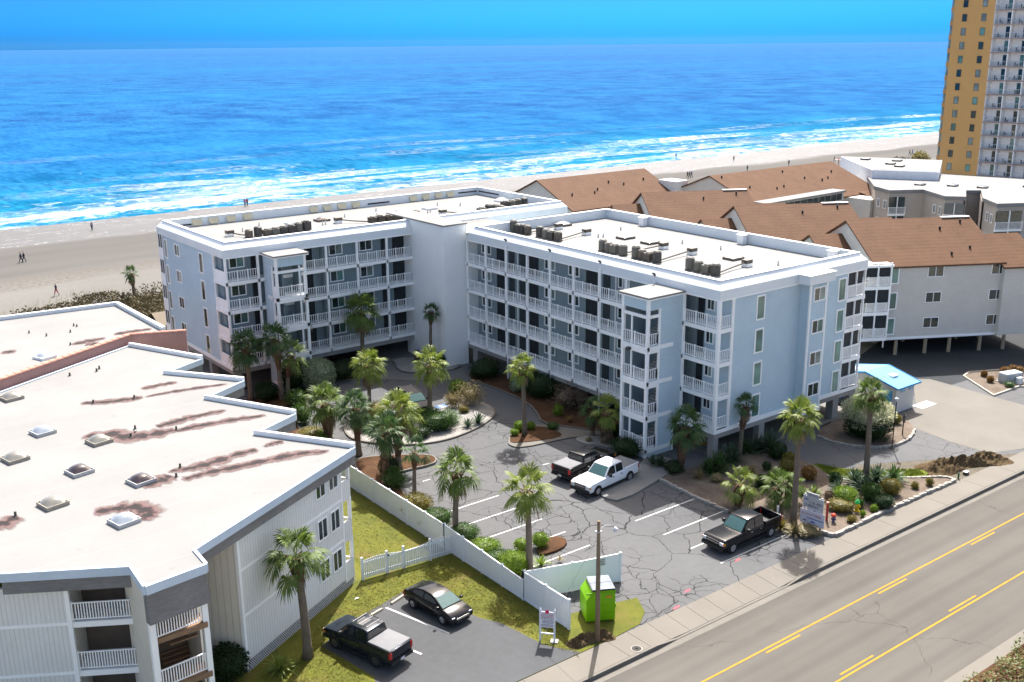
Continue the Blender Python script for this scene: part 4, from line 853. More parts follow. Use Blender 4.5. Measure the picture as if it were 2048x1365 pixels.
# ---------------------------------------------------------------- brown-roofed complex
BROWN=siding('brown_shingle_roof',(.128,.070,.042),pitch=.26,axis=2,var=.16,strength=.5)
GREYS=siding('pale_grey_siding',(.58,.55,.50),pitch=.2)
def gable(parent,u0,u1,n0,nr,n1,ze,zr,mat,ov=.35,wallmat=None,zb=0,name='roof',t=.18):
    """gable roof in local u/n axes: eaves at n0,n1, ridge at nr"""
    mb=MB(); s0=(zr-ze)/(nr-n0); s1=(zr-ze)/(n1-nr); a,b=u0-ov,u1+ov; e0,e1=n0-ov,n1+ov
    zz0,zz1=ze-s0*ov,ze-s1*ov
    top=[(a,e0,zz0),(b,e0,zz0),(b,nr,zr),(a,nr,zr),(b,e1,zz1),(a,e1,zz1)]
    mb.poly([top[0],top[1],top[2],top[3]]); mb.poly([top[3],top[2],top[4],top[5]])
    lo=[(x,y,z-t) for x,y,z in top]
    mb.poly([lo[3],lo[2],lo[1],lo[0]]); mb.poly([lo[5],lo[4],lo[2],lo[3]])
    for i,j in((0,1),(1,2),(2,4),(4,5),(5,3),(3,0)): mb.poly([top[j],top[i],lo[i],lo[j]])
    r=mb.build(name,mat,parent)
    if wallmat:
        w=MB(); k_=len(w.v)
        for u in(u0,u1): w._a([(u,n0,zb),(u,n0,ze-.1),(u,nr,zr-.2),(u,n1,ze-.1),(u,n1,zb)])
        w.f+=[(4,3,2,1,0),(5,6,7,8,9),(0,1,6,5),(4,9,8,3)]; w.build('wall',wallmat,parent)
    return r
UA=R_(-29)
def vents(parent,pts):
    for p in pts: MB().lathe([(.12,-.1),(.12,.35),(.0,.35)],8,p).build('roof_pipe',BLACK,parent)
units=[]
for i,(ox,oy,lab) in enumerate(((96.3,63.0,'brown gabled apartment wing nearest the street with pale grey siding on timber posts'),(95.1,78.2,'middle of the three angled brown gabled wings beside the blue grey block'),(94.9,94.1,'angled brown gabled wing farthest from the street, below the beachside roofs'))):
    b=thing('brown_roof_wing',lab,'building',(ox,oy,0),UA,'brown gabled wings in a row')
    gable(b,0,14.2,0,7.6,15.2,10.0,13.6,BROWN,.3,GREYS,1.9)
    # lower gables stepping down at either end
    gable(b,14.2,18.4,-.6,4.6,9.8,9.6,12.1,BROWN,.3,GREYS,1.9,'side_roof'); gable(b,-3.6,0,5.5,8.9,12.3,10.2,11.9,BROWN,.3,GREYS,1.9,'side_roof')
    vents(b,[(9.8,5.5,12.6),(12.8,6.6,13.1),(11.6,2.2,11.0),(9.0,1.3,10.6)] if i==0 else [(7.8,5.8,12.7),(12.6,6.6,13.1)])
    part(b,'gable_wall',GREYS,(-.02,.12,.3,15,1.9,10)); units.append(b)
    part(b,'ridge_cap',pm('white_flashing',(.7,.68,.64),.6),(11.0,14.4,7.3,7.9,13.54,13.64))
u=units[0]
for z in(2.35,5.15,7.95):
    window(u,(2.0,0,z),.95,1.9,'-y','plain',GL_G,fr=.12)
    for x in(6.6,13.9): window(u,(x,0,z+.6),1.8,1.15,'-y','slide',GL_D,GL_D,fr=.06)
    # corner porch
    part(u,'porch_floor',TRIM,(-1.9,1.2,-.9,1.6,z-.35,z)); railing(u,(-1.4,-.85),(1.1,-.85),z+.02,1.0,2,sp=.12); part(u,'porch_panel',WHITE,(-1.9,-1.8,-.85,1.5,z,z+1.0))
    part(u,'porch_screen',DARK,(-1.78,1.12,-.72,-.70,z+1.0,z+2.4),(-1.78,-1.76,-.7,1.5,z+1.0,z+2.4)); part(u,'porch_post',WHITE,(-1.92,-1.76,-.92,-.76,z,z+2.5),(-.4,-.28,-.92,-.78,z,z+2.5),(1.05,1.2,-.92,-.78,z,z+2.5),(-1.92,-1.78,.6,.7,z+1,z+2.5))
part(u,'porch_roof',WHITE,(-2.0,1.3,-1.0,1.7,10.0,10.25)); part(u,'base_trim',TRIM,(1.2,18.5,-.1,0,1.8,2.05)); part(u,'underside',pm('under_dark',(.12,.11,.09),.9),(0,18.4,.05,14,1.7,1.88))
for i,x in enumerate((-1.6,3.0,6.4,9.2,12.8,15.6)):
    for y in(.3,5.0): MB().lathe([(.2,0),(.18,1.8)],10,(x,y,0)).build('timber_post',pm('timber_pile',(.30,.24,.17),.9,.2,bump=.4),u)
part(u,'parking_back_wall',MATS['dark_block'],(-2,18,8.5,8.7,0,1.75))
part(u,'downspout',WHITE,(1.25,1.35,-.12,-.02,1.0,10.0),(17.9,18.05,-.75,-.62,.2,9.6)); 
mb=MB()
for i in range(26):
    mb.poly([(18.6+i*.2,-.3,0.1),(18.66+i*.2,-.3,.1),(18.66+i*.2,-.3,9.5),(18.6+i*.2,-.3,9.5)])
for j in range(44): mb.poly([(18.5,-.31,.1+j*.21),(23.6,-.31,.1+j*.21),(23.6,-.31,.16+j*.21),(18.5,-.31,.16+j*.21)])
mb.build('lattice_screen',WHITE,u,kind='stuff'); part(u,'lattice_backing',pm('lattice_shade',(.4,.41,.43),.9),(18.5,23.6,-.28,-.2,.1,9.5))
# axis-aligned beachside roofs
b1=thing('beachside_brown_roof_house','long brown gabled building next to the beach, left of the white chimney block','building',(110,124,0),world=False)
gable(b1,-10.7,11.2,-8.2,0,8.2,9.4,13.0,BROWN,.35,GREYS,0); vents(b1,[(-8,-4.8,10.9),(-3.6,-4.9,10.85),(-2.4,-4.2,11.15),(1.2,-2.7,11.8),(3.6,-3.6,11.4),(8.4,-3.0,11.7)])
b2=thing('beachside_brown_roof_house','widest brown gabled building next to the beach, right of the white chimney block','building',(137.4,110.6,0))
gable(b2,-14.8,14.8,-9.9,0,9.9,9.1,13.0,BROWN,.35,GREYS,0); vents(b2,[(-11,-4.6,11.2),(-6,-5.8,10.7),(-4,-5.5,10.85),(.5,-1.5,12.4),(6,-5.2,11.0),(8,-4.8,11.1),(11,-3.2,11.75),(-13.4,-1.0,12.6),(3,-4.0,11.4)])
part(b2,'chimney_block',pm('white_stucco',(.62,.62,.61),.7),(-16.5,-13.6,5.8,9.5,4,11.6))
part(b2,'side_extension',GREYS,(6,15.0,-14.5,-9.8,0,8.8)); 
mb=MB(); mb.poly([(9.5,-15.2,8.0),(15.4,-15.2,8.0),(15.4,-9.7,9.3),(9.5,-9.7,9.3)]); mb.poly([(9.5,-15.2,7.85),(9.5,-9.7,9.15),(15.4,-9.7,9.15),(15.4,-15.2,7.85)]); mb.build('lean_to_roof',BROWN,b2)
window(b2,(14.0,-14.5,5.2),1.0,1.3,'-y','slide',GL_D)
# white-roofed clerestory strips between the wings
for (x0,y0,L,w,a,lab,z) in((115.8,95.2,19.5,2.4,R_(3),'long white roofed clerestory with dark windows between the brown roofs',10.9),(102.0,97.6,7.5,2.0,R_(-28),'short white flat roofed link between two brown gabled wings',10.8)):
    s=thing('clerestory_link',lab,'building',(x0,y0,0),a); part(s,'roof',ROOF,(0,L,-w*.5,w*.5,z,z+.28)); part(s,'wall',GREYS,(.4,L-.3,-w*.4,w*.45,0,z)); 
    for i in range(int(L/1.6)-1): part(s,'pane',GL_D,(L-.6-1.5*(i+1),L-.7-1.5*i,-w*.4-.03,-w*.4-.004,z-1.1,z-.15))
# ---------------------------------------------------------------- beige apartment building, far right
TAUPE=pm('taupe_stucco',(.30,.255,.225),.8,.07,.5); BEIG2=siding('beige_siding_far',(.47,.42,.365),pitch=.3)
ba=thing('beige_apartment_building','beige and taupe apartment building with angled bays and flat white roofs','building',(150,82,0),world=True)
ZB=11.0
fx=lambda x,y:(x*.936,y*.936)
PA=[(153.4,102.4),(150.9,97.8),(155.7,94.9),(151.4,88.5),(153.3,86.1),(159.9,89.9),(161.7,88.4),(154.0,83.8),(150.0,79.3),(153.7,77.2),(172,68),(182,84),(176,104),(165,112)]
PB=[fx(*p) for p in PA]
MB().prism(PB,ZB-.55,ZB).build('roof',ROOF,ba); ins=inset(PB,.25)
MB().prism(ins,0,ZB-.55).build('wall',BEIG2,ba)
def far_bay(p,q,label=None):
    """angled balcony bay on the facade p->q, two floors"""
    d=Vector((q[0]-p[0],q[1]-p[1])); L=d.length; d.normalize(); n=Vector((d.y,-d.x))
    if n.dot(Vector((-p[0],-p[1])))<0: n=-n
    f=lambda s,o:(p[0]+d.x*s+n.x*o,p[1]+d.y*s+n.y*o)
    for z in(1.6,4.5,7.4):
        MB().prism([f(0,.15),f(L,.15),f(L,-.1),f(0,-.1)],z-.3,z).build('balcony_slab',TRIM,ba); MB().prism([f(.1,.02),f(L-.1,.02),f(L-.1,-.2),f(.1,-.2)],z,z+2.5).build('balcony_opening',GL_D,ba)
        railing(ba,f(0,.12),f(L,.12),z,1.0,2,sp=.16); MB().prism([f(L*.48,.16),f(L*.52,.16),f(L*.52,.02),f(L*.48,.02)],z,z+2.6).build('balcony_post',TRIM,ba)
for a,b in((1,2),(3,4),(8,9),(0,1),(7,8)):
    p,q=PB[a],PB[b]; far_bay(p,q) if (a,b) in((3,4),(8,9)) else None
dB=Vector((PB[2][0]-PB[1][0],PB[2][1]-PB[1][1])); 
far_bay(PB[1],(PB[1][0]+dB.x*.5,PB[1][1]+dB.y*.5))
for a,b in((4,5),(6,7)):
    p,q=PB[a],PB[b]; nrm=off2(p,q,.06); MB().prism([(p[0]-nrm.x,p[1]-nrm.y),(q[0]-nrm.x,q[1]-nrm.y),(q[0]+nrm.x,q[1]+nrm.y),(p[0]+nrm.x,p[1]+nrm.y)],0,ZB-.5).build('taupe_panel',TAUPE,ba)
for (a,b,ss) in((2,3,(.55,.8)),(7,8,(.35,.65)),(0,1,(.3,.7))):
    p,q=PB[a],PB[b]; d=Vector((q[0]-p[0],q[1]-p[1])); an=math.atan2(d.y,d.x); n=off2(p,q,1.0)
    if n.dot(Vector((-p[0],-p[1])))<0: an+=math.pi
    nn=Vector((math.sin(an),-math.cos(an)))*-.2
    for s in ss:
        for z in(2.2,5.1,8.0): window(ba,(p[0]+d.x*s+nn.x*.9,p[1]+d.y*s+nn.y*.9,z),.9,1.3,an,'slide',GL_D,GL_D)
MB().prism([fx(161.6,108.5),fx(167.1,99.2),fx(184.1,108.9),fx(176.1,125.5)],8,12.4).build('upper_block',pm('white_parapet',(.66,.68,.71),.7),ba)
MB().prism(inset([fx(161.6,108.5),fx(167.1,99.2),fx(184.1,108.9),fx(176.1,125.5)],.3),12.4,12.46).build('upper_roof',ROOF,ba)
for x,y,z in((160,104,12.5),(165,106,12.5),(158,101,12.5),(163,111,12.5),(154,84,11),(152.5,88,11),(160,80,11),(158,74,11),(150,92,11)): skylight(ba,x,y,z,1.6,1.4,DOMEC,.3,.15,cmat=METALD)
ba['_']=0; del ba['_']
# ---------------------------------------------------------------- ochre tower, right edge
OCHRE=pm('ochre_stucco',(.56,.33,.125),.85,.05,.12,bump=.1); OCHRED=pm('ochre_bay',(.47,.26,.11),.85,.05)
T0=Vector((206.2,122.7)); wv=Vector((.118,-.993)).normalized(); TA=math.atan2(wv.y,wv.x)
tw=thing('ochre_tower','tall ochre apartment tower with white balconies at the right edge','building',(T0.x,T0.y,0),TA)
# local: +x along the facade towards the street, -y faces the camera side
HT=56.0
part(tw,'stair_wall',OCHRE,(0,8.2,0,14,0,HT)); part(tw,'podium',pm('tower_podium',(.55,.56,.58),.8),(-1,40,-1.2,16,0,5.6))
part(tw,'balcony_wall',pm('tower_white',(.84,.85,.86),.7,.05),(8.2,34,1.6,14,0,HT))
for i in range(19):
    z=5.9+2.7*i
    for x in(2.3,6.15): window(tw,(x,0,z+.55),.98,1.45,0,'plain',[GL_D,GL_G,GL_C,GL_D,GL_C][(i*3+int(x))%5],fmat=pm('bronze_win',(.16,.11,.06),.6),fr=.06)
    part(tw,'corner_bay',OCHRED,(-.75,.05,.3,2.4,z-.2,z+.75)); part(tw,'bay_window',GL_C,(-.7,.05,.4,2.3,z+.75,z+2.5))
    part(tw,'balcony_slab',pm('rust_edge',(.33,.25,.22),.8),(8.2,34,-.1,1.6,z-.22,z))
    for j in range(7):
        x0=8.2+3.35*j
        part(tw,'balcony_railing',pm('pale_rail',(.42,.50,.55),.3,.1),(x0+.16,x0+3.3,-.09,-.04,z+.95,z+1.02),(x0+.16,x0+3.3,-.08,-.05,z+.08,z+.13),*[(x0+.3+.33*q_,x0+.33+.33*q_,-.08,-.05,z+.13,z+.95) for q_ in range(9)]) if j<4 else None
        part(tw,'party_wall',MATS['tower_white'],(x0-.09,x0+.09,0,1.6,z,z+2.5)) if j<5 else None
        if j<4:
            part(tw,'sliding_door',GL_D if (i+j)%3 else GL_G,(x0+1.9,x0+3.1,1.56,1.598,z+.02,z+2.15))
            r=random.Random(i*9+j)
            if r.random()<.75:
                cx=x0+.7+r.random()*1.4
                part(tw,'balcony_chair',pm('patio_dark',(.10,.10,.11),.7),(cx,cx+.5,.3,.8,z+.38,z+.44),(cx,cx+.06,.3,.8,z,z+.9),(cx+.44,cx+.5,.3,.8,z,z+.4))
# ---------------------------------------------------------------- blue-roofed hut
BLUER=siding('blue_metal_roof',(.17,.36,.50),pitch=.35,axis=0,prof='board',strength=.3); BLUET=pm('blue_trim',(.02,.19,.42),.5,.05); HUTW=pm('hut_stucco',(.52,.50,.46),.85,.06,1,bump=.3)
hut=thing('pool_hut','small cream hut with a bright blue metal roof beside the condominium','hut',(82.4,50.9,0))
mb=MB()
for x in(0,2.9): mb._a([(x,0,0),(x,0,2.55),(x,3.1,3.25),(x,6.4,2.55),(x,6.4,0)])
mb.f+=[(4,3,2,1,0),(5,6,7,8,9),(0,1,6,5),(4,9,8,3)]; mb.build('wall',HUTW,hut)
gable(hut,0,2.9,0,3.1,6.4,2.62,3.35,BLUER,.35,None,0,'roof',.07)
mb=MB(); s_=(3.35-2.62)/3.1
for x in(-.42,3.26): 
    mb.poly([(x,-.38,2.45),(x,3.1,3.24),(x,3.1,3.40),(x,-.38,2.58)]); mb.poly([(x+.06,-.38,2.58),(x+.06,3.1,3.40),(x+.06,3.1,3.24),(x+.06,-.38,2.45)]); mb.poly([(x,3.1,3.24),(x,6.78,2.45),(x,6.78,2.58),(x,3.1,3.40)]); mb.poly([(x,-.38,2.58),(x,3.1,3.40),(x+.06,3.1,3.40),(x+.06,-.38,2.58)])
mb.box(-.4,3.3,-.42,-.36,2.42,2.57); mb.build('fascia',BLUET,hut)
part(hut,'door',pm('blue_door',(.02,.26,.50),.5),(-.05,-.003,5.0,6.0,.05,2.1)); part(hut,'door',MATS['blue_door'],(-.05,-.003,.4,1.5,.05,2.1)); part(hut,'notice',pm('notice_brown',(.13,.09,.06),.7,.4,8),(-.04,-.003,4.1,4.5,1.4,2.0)); part(hut,'notice',MATS['notice_brown'],(-.04,-.003,1.9,2.25,1.4,1.8))
for x in(.7,2.0): part(hut,'vent_window',pm('louvre_blue',(.22,.36,.46),.5),(x,x+.65,-.04,-.003,1.9,2.25))
for (x,y) in((1.6,1.5),(.6,4.8)): 
    z=2.62+s_*(y if y<3.1 else 6.4-y); part(hut,'roof_hatch',TRIM,(x-.4,x+.4,y-.3,y+.3,z-.05,z+.12))
part(hut,'wall_lamp',BLACK,(-.25,-.003,2.9,3.1,2.5,2.8))
# ---------------------------------------------------------------- vegetation
def leafmat(name,a,b,dry=None,sc=3.0,rough=.55,trans=.35):
    t=NT(name); v=t.pos(); n=t.noise(v,sc,3,.6); n2=t.noise(v,sc*9,2); f=t.math('ADD',t.math('MULTIPLY',n,.6),t.math('MULTIPLY',n2,.4))
    c=t.mix(t.ramp(f,.36,.64),a,b)
    if dry: c=t.mix(t.ramp(t.noise(v,sc*.8,3),.56,.68),c,dry)
    t.col(c); t.set(rough,0,.35)
    if trans:
        tl=t.n('ShaderNodeBsdfTranslucent'); t.l(c,tl.inputs[0]); mx=t.n('ShaderNodeMixShader'); mx.inputs[0].default_value=trans; t.l(t.b.outputs[0],mx.inputs[1]); t.l(tl.outputs[0],mx.inputs[2]); t.l(mx.outputs[0],t.o.inputs[0])
    MATS[name]=t.m; return t.m
LF_PALM=leafmat('palm_leaf',(0.052,0.100,0.015),(0.146,0.208,0.037),(0.207,0.243,0.074),2.0); LF_PALMY=leafmat('palm_leaf_yellow',(0.090,0.140,0.015),(0.229,0.277,0.041),(0.291,0.312,0.099),2.0); LF_PALMD=leafmat('palm_leaf_dark',(0.024,0.065,0.016),(0.076,0.140,0.037),(0.112,0.147,0.050),2.0)
LF_DEAD=leafmat('palm_dead_frond',(0.145,0.102,0.056),(0.264,0.205,0.125),None,3.0,.8,.1)
LF_DK=leafmat('dark_shrub_leaf',(0.010,0.030,0.007),(0.030,0.063,0.013),None,4); LF_MID=leafmat('green_shrub_leaf',(0.022,0.059,0.009),(0.066,0.128,0.018),None,3); LF_LIME=leafmat('lime_shrub_leaf',(0.083,0.152,0.008),(0.200,0.291,0.020),None,3); LF_OLIVE=leafmat('olive_shrub_leaf',(0.086,0.079,0.012),(0.198,0.165,0.023),(0.238,0.158,0.033),3); LF_SILV=leafmat('silver_shrub_leaf',(0.119,0.173,0.101),(0.356,0.428,0.274),None,3); LF_CREAM=leafmat('cream_flower_leaf',(0.198,0.228,0.109),(0.654,0.624,0.416),None,2.2); LF_BRN=leafmat('bare_twig',(0.106,0.073,0.046),(0.198,0.145,0.099),None,3,.8,.1); LF_TAN=leafmat('tan_shrub_leaf',(0.165,0.132,0.059),(0.304,0.251,0.119),None,3); LF_BLUE=leafmat('bluegreen_blade',(0.026,0.056,0.030),(0.092,0.139,0.073),None,3); LF_SCRUB=leafmat('dune_scrub_leaf',(0.046,0.040,0.017),(0.145,0.112,0.056),(0.185,0.158,0.079),.8,.8,.1); LF_ORNG=leafmat('croton_leaf',(0.132,0.086,0.020),(0.330,0.158,0.046),(0.066,0.079,0.020),6)
BARK=pm('palm_bark',(0.155,0.122,0.092),.95,.25,3,14,bump=.8,bscale=14); BARKR=pm('palm_boot_bark',(0.119,0.069,0.041),.95,.3,4,18,bump=.8,bscale=18)
def fan(mb,rnd,base,az,el,pet,R,droop,nl=24,spread=118):
    f=Vector((math.cos(az)*math.cos(el),math.sin(az)*math.cos(el),math.sin(el))); base=Vector(base)
    s=Vector((-math.sin(az),math.cos(az),0)); sag=Vector((0,0,-1))
    h=base+f*pet+sag*(droop*pet*.25); f2=(f+sag*droop*.7).normalized(); upv=s.cross(f2)
    w=s*.022; mb.poly([base-w,base+w,h+w,h-w])
    roll=rnd.uniform(-.5,.5); s2=(s*math.cos(roll)+upv*math.sin(roll)).normalized()
    for i in range(nl):
        ph=R_(-spread+2*spread*i/(nl-1)+rnd.uniform(-4,4)); ln=R*(1-.30*abs(ph)/R_(spread))*rnd.uniform(.86,1.08)
        d=(f2*math.cos(ph)+s2*math.sin(ph)+upv*(.18+.12*rnd.random())).normalized(); n=upv
        side=d.cross(n).normalized()*R*.042
        m=h+d*ln*.58+sag*ln*.05*(1+droop); t=h+d*ln*.95+sag*ln*(.16+.34*droop*rnd.uniform(.6,1.3))
        mb.poly([h,m-side,t,m+side])
def palm_mesh(seed,h,R,nf,mat,boots=.3,lean=(0,0),dead=0,thin=1.0,up=.0,bootmat=None):
    rnd=random.Random(seed); tr=MB(); N=9; pts=[]; rad=[]
    for i in range(N):
        t=i/(N-1); pts.append((lean[0]*t*t,lean[1]*t*t,h*t)); r=.17*thin*(1.28-.42*t) if t<1-boots else .17*thin*1.05
        rad.append(r if i else r*1.25)
    tr.tube(pts,rad,9)
    bt=MB(); top=Vector(pts[-1])
    nb_=int(80*boots*h/5)+34
    for i in range(nb_):
        t=1-boots*rnd.random()**.8; a=rnd.uniform(0,2*math.pi); z=h*t; r0=.15*thin; bulge=(.14+.24*(t-(1-boots))/max(boots,.01))*thin
        c=Vector((lean[0]*t*t,lean[1]*t*t,z)); o=Vector((math.cos(a),math.sin(a),0)); s=Vector((-o.y,o.x,0))*.06
        b=c+o*r0; tp=c+o*(r0+bulge)+Vector((0,0,.24+rnd.uniform(-.05,.12)))
        bt.poly([b-s,b+s,tp+s*.6,tp-s*.6]); bt.poly([tp-s*.6,tp+s*.6,b+s+Vector((0,0,.2)),b-s+Vector((0,0,.2))])
    bt.tube([tuple(Vector((lean[0],lean[1],0))*((1-boots*q)**2)+Vector((0,0,h*(1-boots*q)))) for q in(1,.7,.4,.1,-.04)],[.18*thin,.25*thin,.33*thin,.36*thin,.14*thin],9)
    cr=MB()
    nf=int(nf*.62)
    for i in range(nf):
        q=(i+.5)/nf; el=R_(82-108*q+rnd.uniform(-9,9))+up; az=i*2.399963+rnd.uniform(-.25,.25); pet=R*rnd.uniform(.5,.7); 
        fan(cr,rnd,top+Vector((0,0,.1+.12*(1-q))),az,el,pet,R*rnd.uniform(.56,.70),.15+.8*q*q+rnd.uniform(-.08,.15))
    dd=MB()
    for i in range(dead):
        az=rnd.uniform(0,2*math.pi); fan(dd,rnd,top-Vector((0,0,.15)),az,R_(rnd.uniform(-75,-35)),R*.45,R*.5,.9,14,80)
    return tr.mesh('trunk',BARK,smooth=True),bt.mesh('boots',bootmat or BARKR),cr.mesh('crown',mat),(dd.mesh('dead_fronds',LF_DEAD) if dead else None)
def palm(loc,h,R,label,nf=34,mat=None,boots=.28,lean=(0,0),dead=0,thin=1.0,seed=None,up=0.0,name='palm_tree',group=None,bootmat=None):
    seed=int(loc[0]*13+loc[1]*7) if seed is None else seed
    t=thing(name,label,'palm tree',(loc[0],loc[1],loc[2] if len(loc)>2 else .05),0,group)
    rl=random.Random(seed)
    if lean==(0,0): lean=(rl.uniform(-.35,.35),rl.uniform(-.35,.35))
    if dead==0: dead=rl.choice((0,2,4,6))
    a,b,c,d=palm_mesh(seed,h,R,nf,mat or LF_PALM,boots,lean,dead,thin,up,bootmat)
    tk=inst(a,'trunk',t,(0,0,0)); inst(b,'boots',tk,(0,0,0)); cr=inst(c,'crown',t,(0,0,0))
    if d: inst(d,'dead_fronds',cr,(0,0,0))
    return t
palm((22.0,48.1),6.0,1.75,'tall palm on the lawn in front of the white boarded building',38,boots=.22,thin=1.25)
palm((37.6,47.9),5.75,1.75,'palm with a ragged bulging neck behind the fence, above the green dumpster',36,LF_PALMY,boots=.16,thin=1.1,lean=(-.1,.1),dead=3)
palm((36.5,54.7),4.85,1.7,'palm standing in the hedge row midway along the white fence',38,LF_PALM,boots=.15,thin=1.1)
palm((39.97,67.88)+(.1,),4.6,2.0,'bushy palm on the straw bed left of the parking bays',46,LF_PALMY,boots=.75,thin=1.35)
palm((38.64,77.18),3.3,1.95,'broad palm with a shaggy trunk behind the sawtooth roof corner',46,LF_PALM,boots=.9,thin=1.75)
palm((39.02,72.61),4.1,1.7,'dark palm at the left tip of the turning island',40,LF_PALMD,boots=.7,thin=1.2)
palm((37.65,66.03),4.3,1.7,'dark palm with a red brown trunk just behind the fence',36,LF_PALMD,boots=.85,thin=1.1)
palm((38.12,62.53),3.6,1.4,'slender sparse palm rising from the hedge by the fence',20,LF_PALMD,boots=.35,thin=.8)
palm((45.28,81.67),4.3,1.75,'yellowish rounded palm on the left side of the turning island',52,LF_PALMY,boots=.22,thin=.95)
palm((49.12,77.32),4.7,1.85,'palm beside the parked minivan on the turning island',38,LF_PALMY,boots=.3,thin=1.15)
palm((52.6,67.6),6.1,1.35,'palm on the triangular straw island in the parking court',34,LF_PALMY,boots=.2,thin=1.05,lean=(-.15,.1),dead=6)
palm((50.8,92.6),6.4,2.1,'tall palm with hanging dead fronds in front of the left wing',44,LF_PALM,boots=.1,thin=1.15,dead=16)
palm((57.25,89.63),5.9,1.05,'thin dark palm in front of the white lift tower',26,LF_PALMD,boots=.22,thin=.9)
palm((37.91,91.61),5.0,1.9,'leftmost palm beside the left stair tower',34,LF_PALMD,boots=.35,thin=1.2,lean=(-.2,0))
palm((40.23,89.74),6.0,1.7,'palm with a double tuft close to the left stair tower',34,LF_PALMD,boots=.5,thin=1.2)
palm((40.87,89.78),4.2,1.7,'lower palm crown leaning right of the left stair tower palms',26,LF_PALM,boots=.5,thin=1.1,lean=(.5,-.3))
palm((45.27,94.51),5.6,1.15,'sparse scruffy palm between the left stair tower and the silver bush',14,LF_TAN,boots=.55,thin=1.0)
palm((56.77,61.90),2.9,1.5,'palm with bright arching fronds left of the right stair tower',26,LF_PALMY,boots=.8,thin=1.3)
palm((57.13,63.85),2.2,1.25,'short dark palm in the shade by the gallery bed',24,LF_PALMD,boots=.8,thin=1.0)
palm((57.38,53.57),3.7,1.75,'drooping palm with an untrimmed trunk at the foot of the right stair tower',40,LF_PALMD,boots=.9,thin=1.2,dead=8)
palm((63.62,52.93),4.2,1.1,'upright young palm under the lowest corner balcony',24,LF_PALMD,boots=.45,thin=1.0,up=.35)
palm((56.8,42.1),7.7,1.5,'tall slender palm beside the street sign',46,LF_PALMY,boots=.10,thin=1.1,dead=8,lean=(.2,.25))
palm((67.5,43.6),6.6,1.45,'tall leaning palm by the drive-through and flowering bush',40,LF_PALM,boots=.13,thin=1.15,lean=(.45,.5))
palm((55.61,46.15),1.7,1.45,'small pale palm beside the front bumper row of the black pickup bay',26,LF_PALMY,boots=.9,thin=1.2)
palm((58.23,44.78),1.5,1.45,'low pale palm left of the tall street sign palm',30,LF_PALM,boots=.9,thin=1.0)
palm((58.99,44.36),1.4,1.2,'low palm tucked behind the tall street sign palm trunk',24,LF_PALM,boots=.9,thin=1.0)
palm((43.36,142.01),3.2,1.25,'lone palm on the dune at the edge of the beach',30,LF_PALMD,boots=.5,thin=1.2)
# --- rosette plants
def rosette_mesh(seed,R,n,w=.07,el0=15,el1=85,mat=None,arch=.5,stem=0.0):
    rnd=random.Random(seed); mb=MB()
    for i in range(n):
        az=i*2.399963+rnd.uniform(-.3,.3); el=R_(el0+(el1-el0)*(i+.5)/n+rnd.uniform(-6,6)); L=R*rnd.uniform(.8,1.12)
        d=Vector((math.cos(az)*math.cos(el),math.sin(az)*math.cos(el),math.sin(el))); s=Vector((-math.sin(az),math.cos(az),0)); z=Vector((0,0,1)); b=Vector((0,0,stem))
        p1=b+d*L*.5; p2=b+d*L-z*(arch*L*.35*math.cos(el)); q=s*w*R
        mb.poly([b-q*.5,b+q*.5,p1+q,p1-q]); mb.poly([p1-q,p1+q,p2])
    if stem: mb.tube([(0,0,0),(0,0,stem)],.1,6)
    return mb.mesh('leaves',mat)
def rosette(loc,R,label,n=40,mat=None,w=.05,el0=5,el1=85,arch=.6,name='yucca_plant',cat='plant',group=None,stem=0.0):
    o=bpy.data.objects.new(name,rosette_mesh(int(loc[0]*31+loc[1]*17),R,n,w,el0,el1,mat or LF_BLUE,arch,stem)); C.objects.link(o); o.location=(loc[0],loc[1],loc[2] if len(loc)>2 else .1); return tag(o,label,cat,group)
rosette((20.20,47.85),1.35,'sago palm on the lawn at the bottom of the picture',70,LF_PALMY,.03,0,80,.9,'sago_palm','sago palm')
# --- leafy shrubs
SH={}
def shrub_mesh(seed,n,leaf,mat,lump=.25,flat=0.0,core=.80,wild=0.0):
    key=(seed,n,leaf,mat.name,lump,wild)
    if key in SH: return SH[key]
    rnd=random.Random(seed); mb=MB()
    lumps=[(Vector((rnd.gauss(0,1),rnd.gauss(0,1),rnd.gauss(0,1))).normalized(),rnd.uniform(.25,.55),rnd.uniform(-.5,1.0)*lump) for _ in range(16)]
    def rad(d):
        r=1.0
        for c,w_,a in lumps:
            q=(d-c).length; r+=a*math.exp(-(q/w_)**2)
        return r
    # inner mass that keeps the middle of the plant closed
    A,B=14,8; base=len(mb.v)
    for j in range(B+1):
        for i in range(A):
            th=math.pi*j/B; ph=2*math.pi*i/A; d=Vector((math.sin(th)*math.cos(ph),math.sin(th)*math.sin(ph),math.cos(th))); r=rad(d)*core
            mb.v.append((d.x*r,d.y*r,max(-.95,d.z*r)))
    for j in range(B):
        for i in range(A): mb.f.append((base+j*A+i,base+(j+1)*A+i,base+(j+1)*A+(i+1)%A,base+j*A+(i+1)%A))
    for i in range(n):
        d=Vector((rnd.gauss(0,1),rnd.gauss(0,1),rnd.gauss(0,1)+.25)).normalized(); r=rad(d)*rnd.uniform(core,1.03+wild*rnd.random()); p=d*r
        if p.z<-.97: p.z=-.97
        a=(d+Vector((rnd.gauss(0,.6),rnd.gauss(0,.6),rnd.gauss(0,.5)+.25))).normalized(); b=a.cross(Vector((rnd.gauss(0,1),rnd.gauss(0,1),rnd.gauss(0,1)))).normalized(); l=leaf*rnd.uniform(.7,1.35)
        mb.poly([p-a*l*.3,p+b*l*.36+a*l*.2,p+a*l,p-b*l*.36+a*l*.2])
    SH[key]=mb.mesh('foliage',mat); return SH[key]
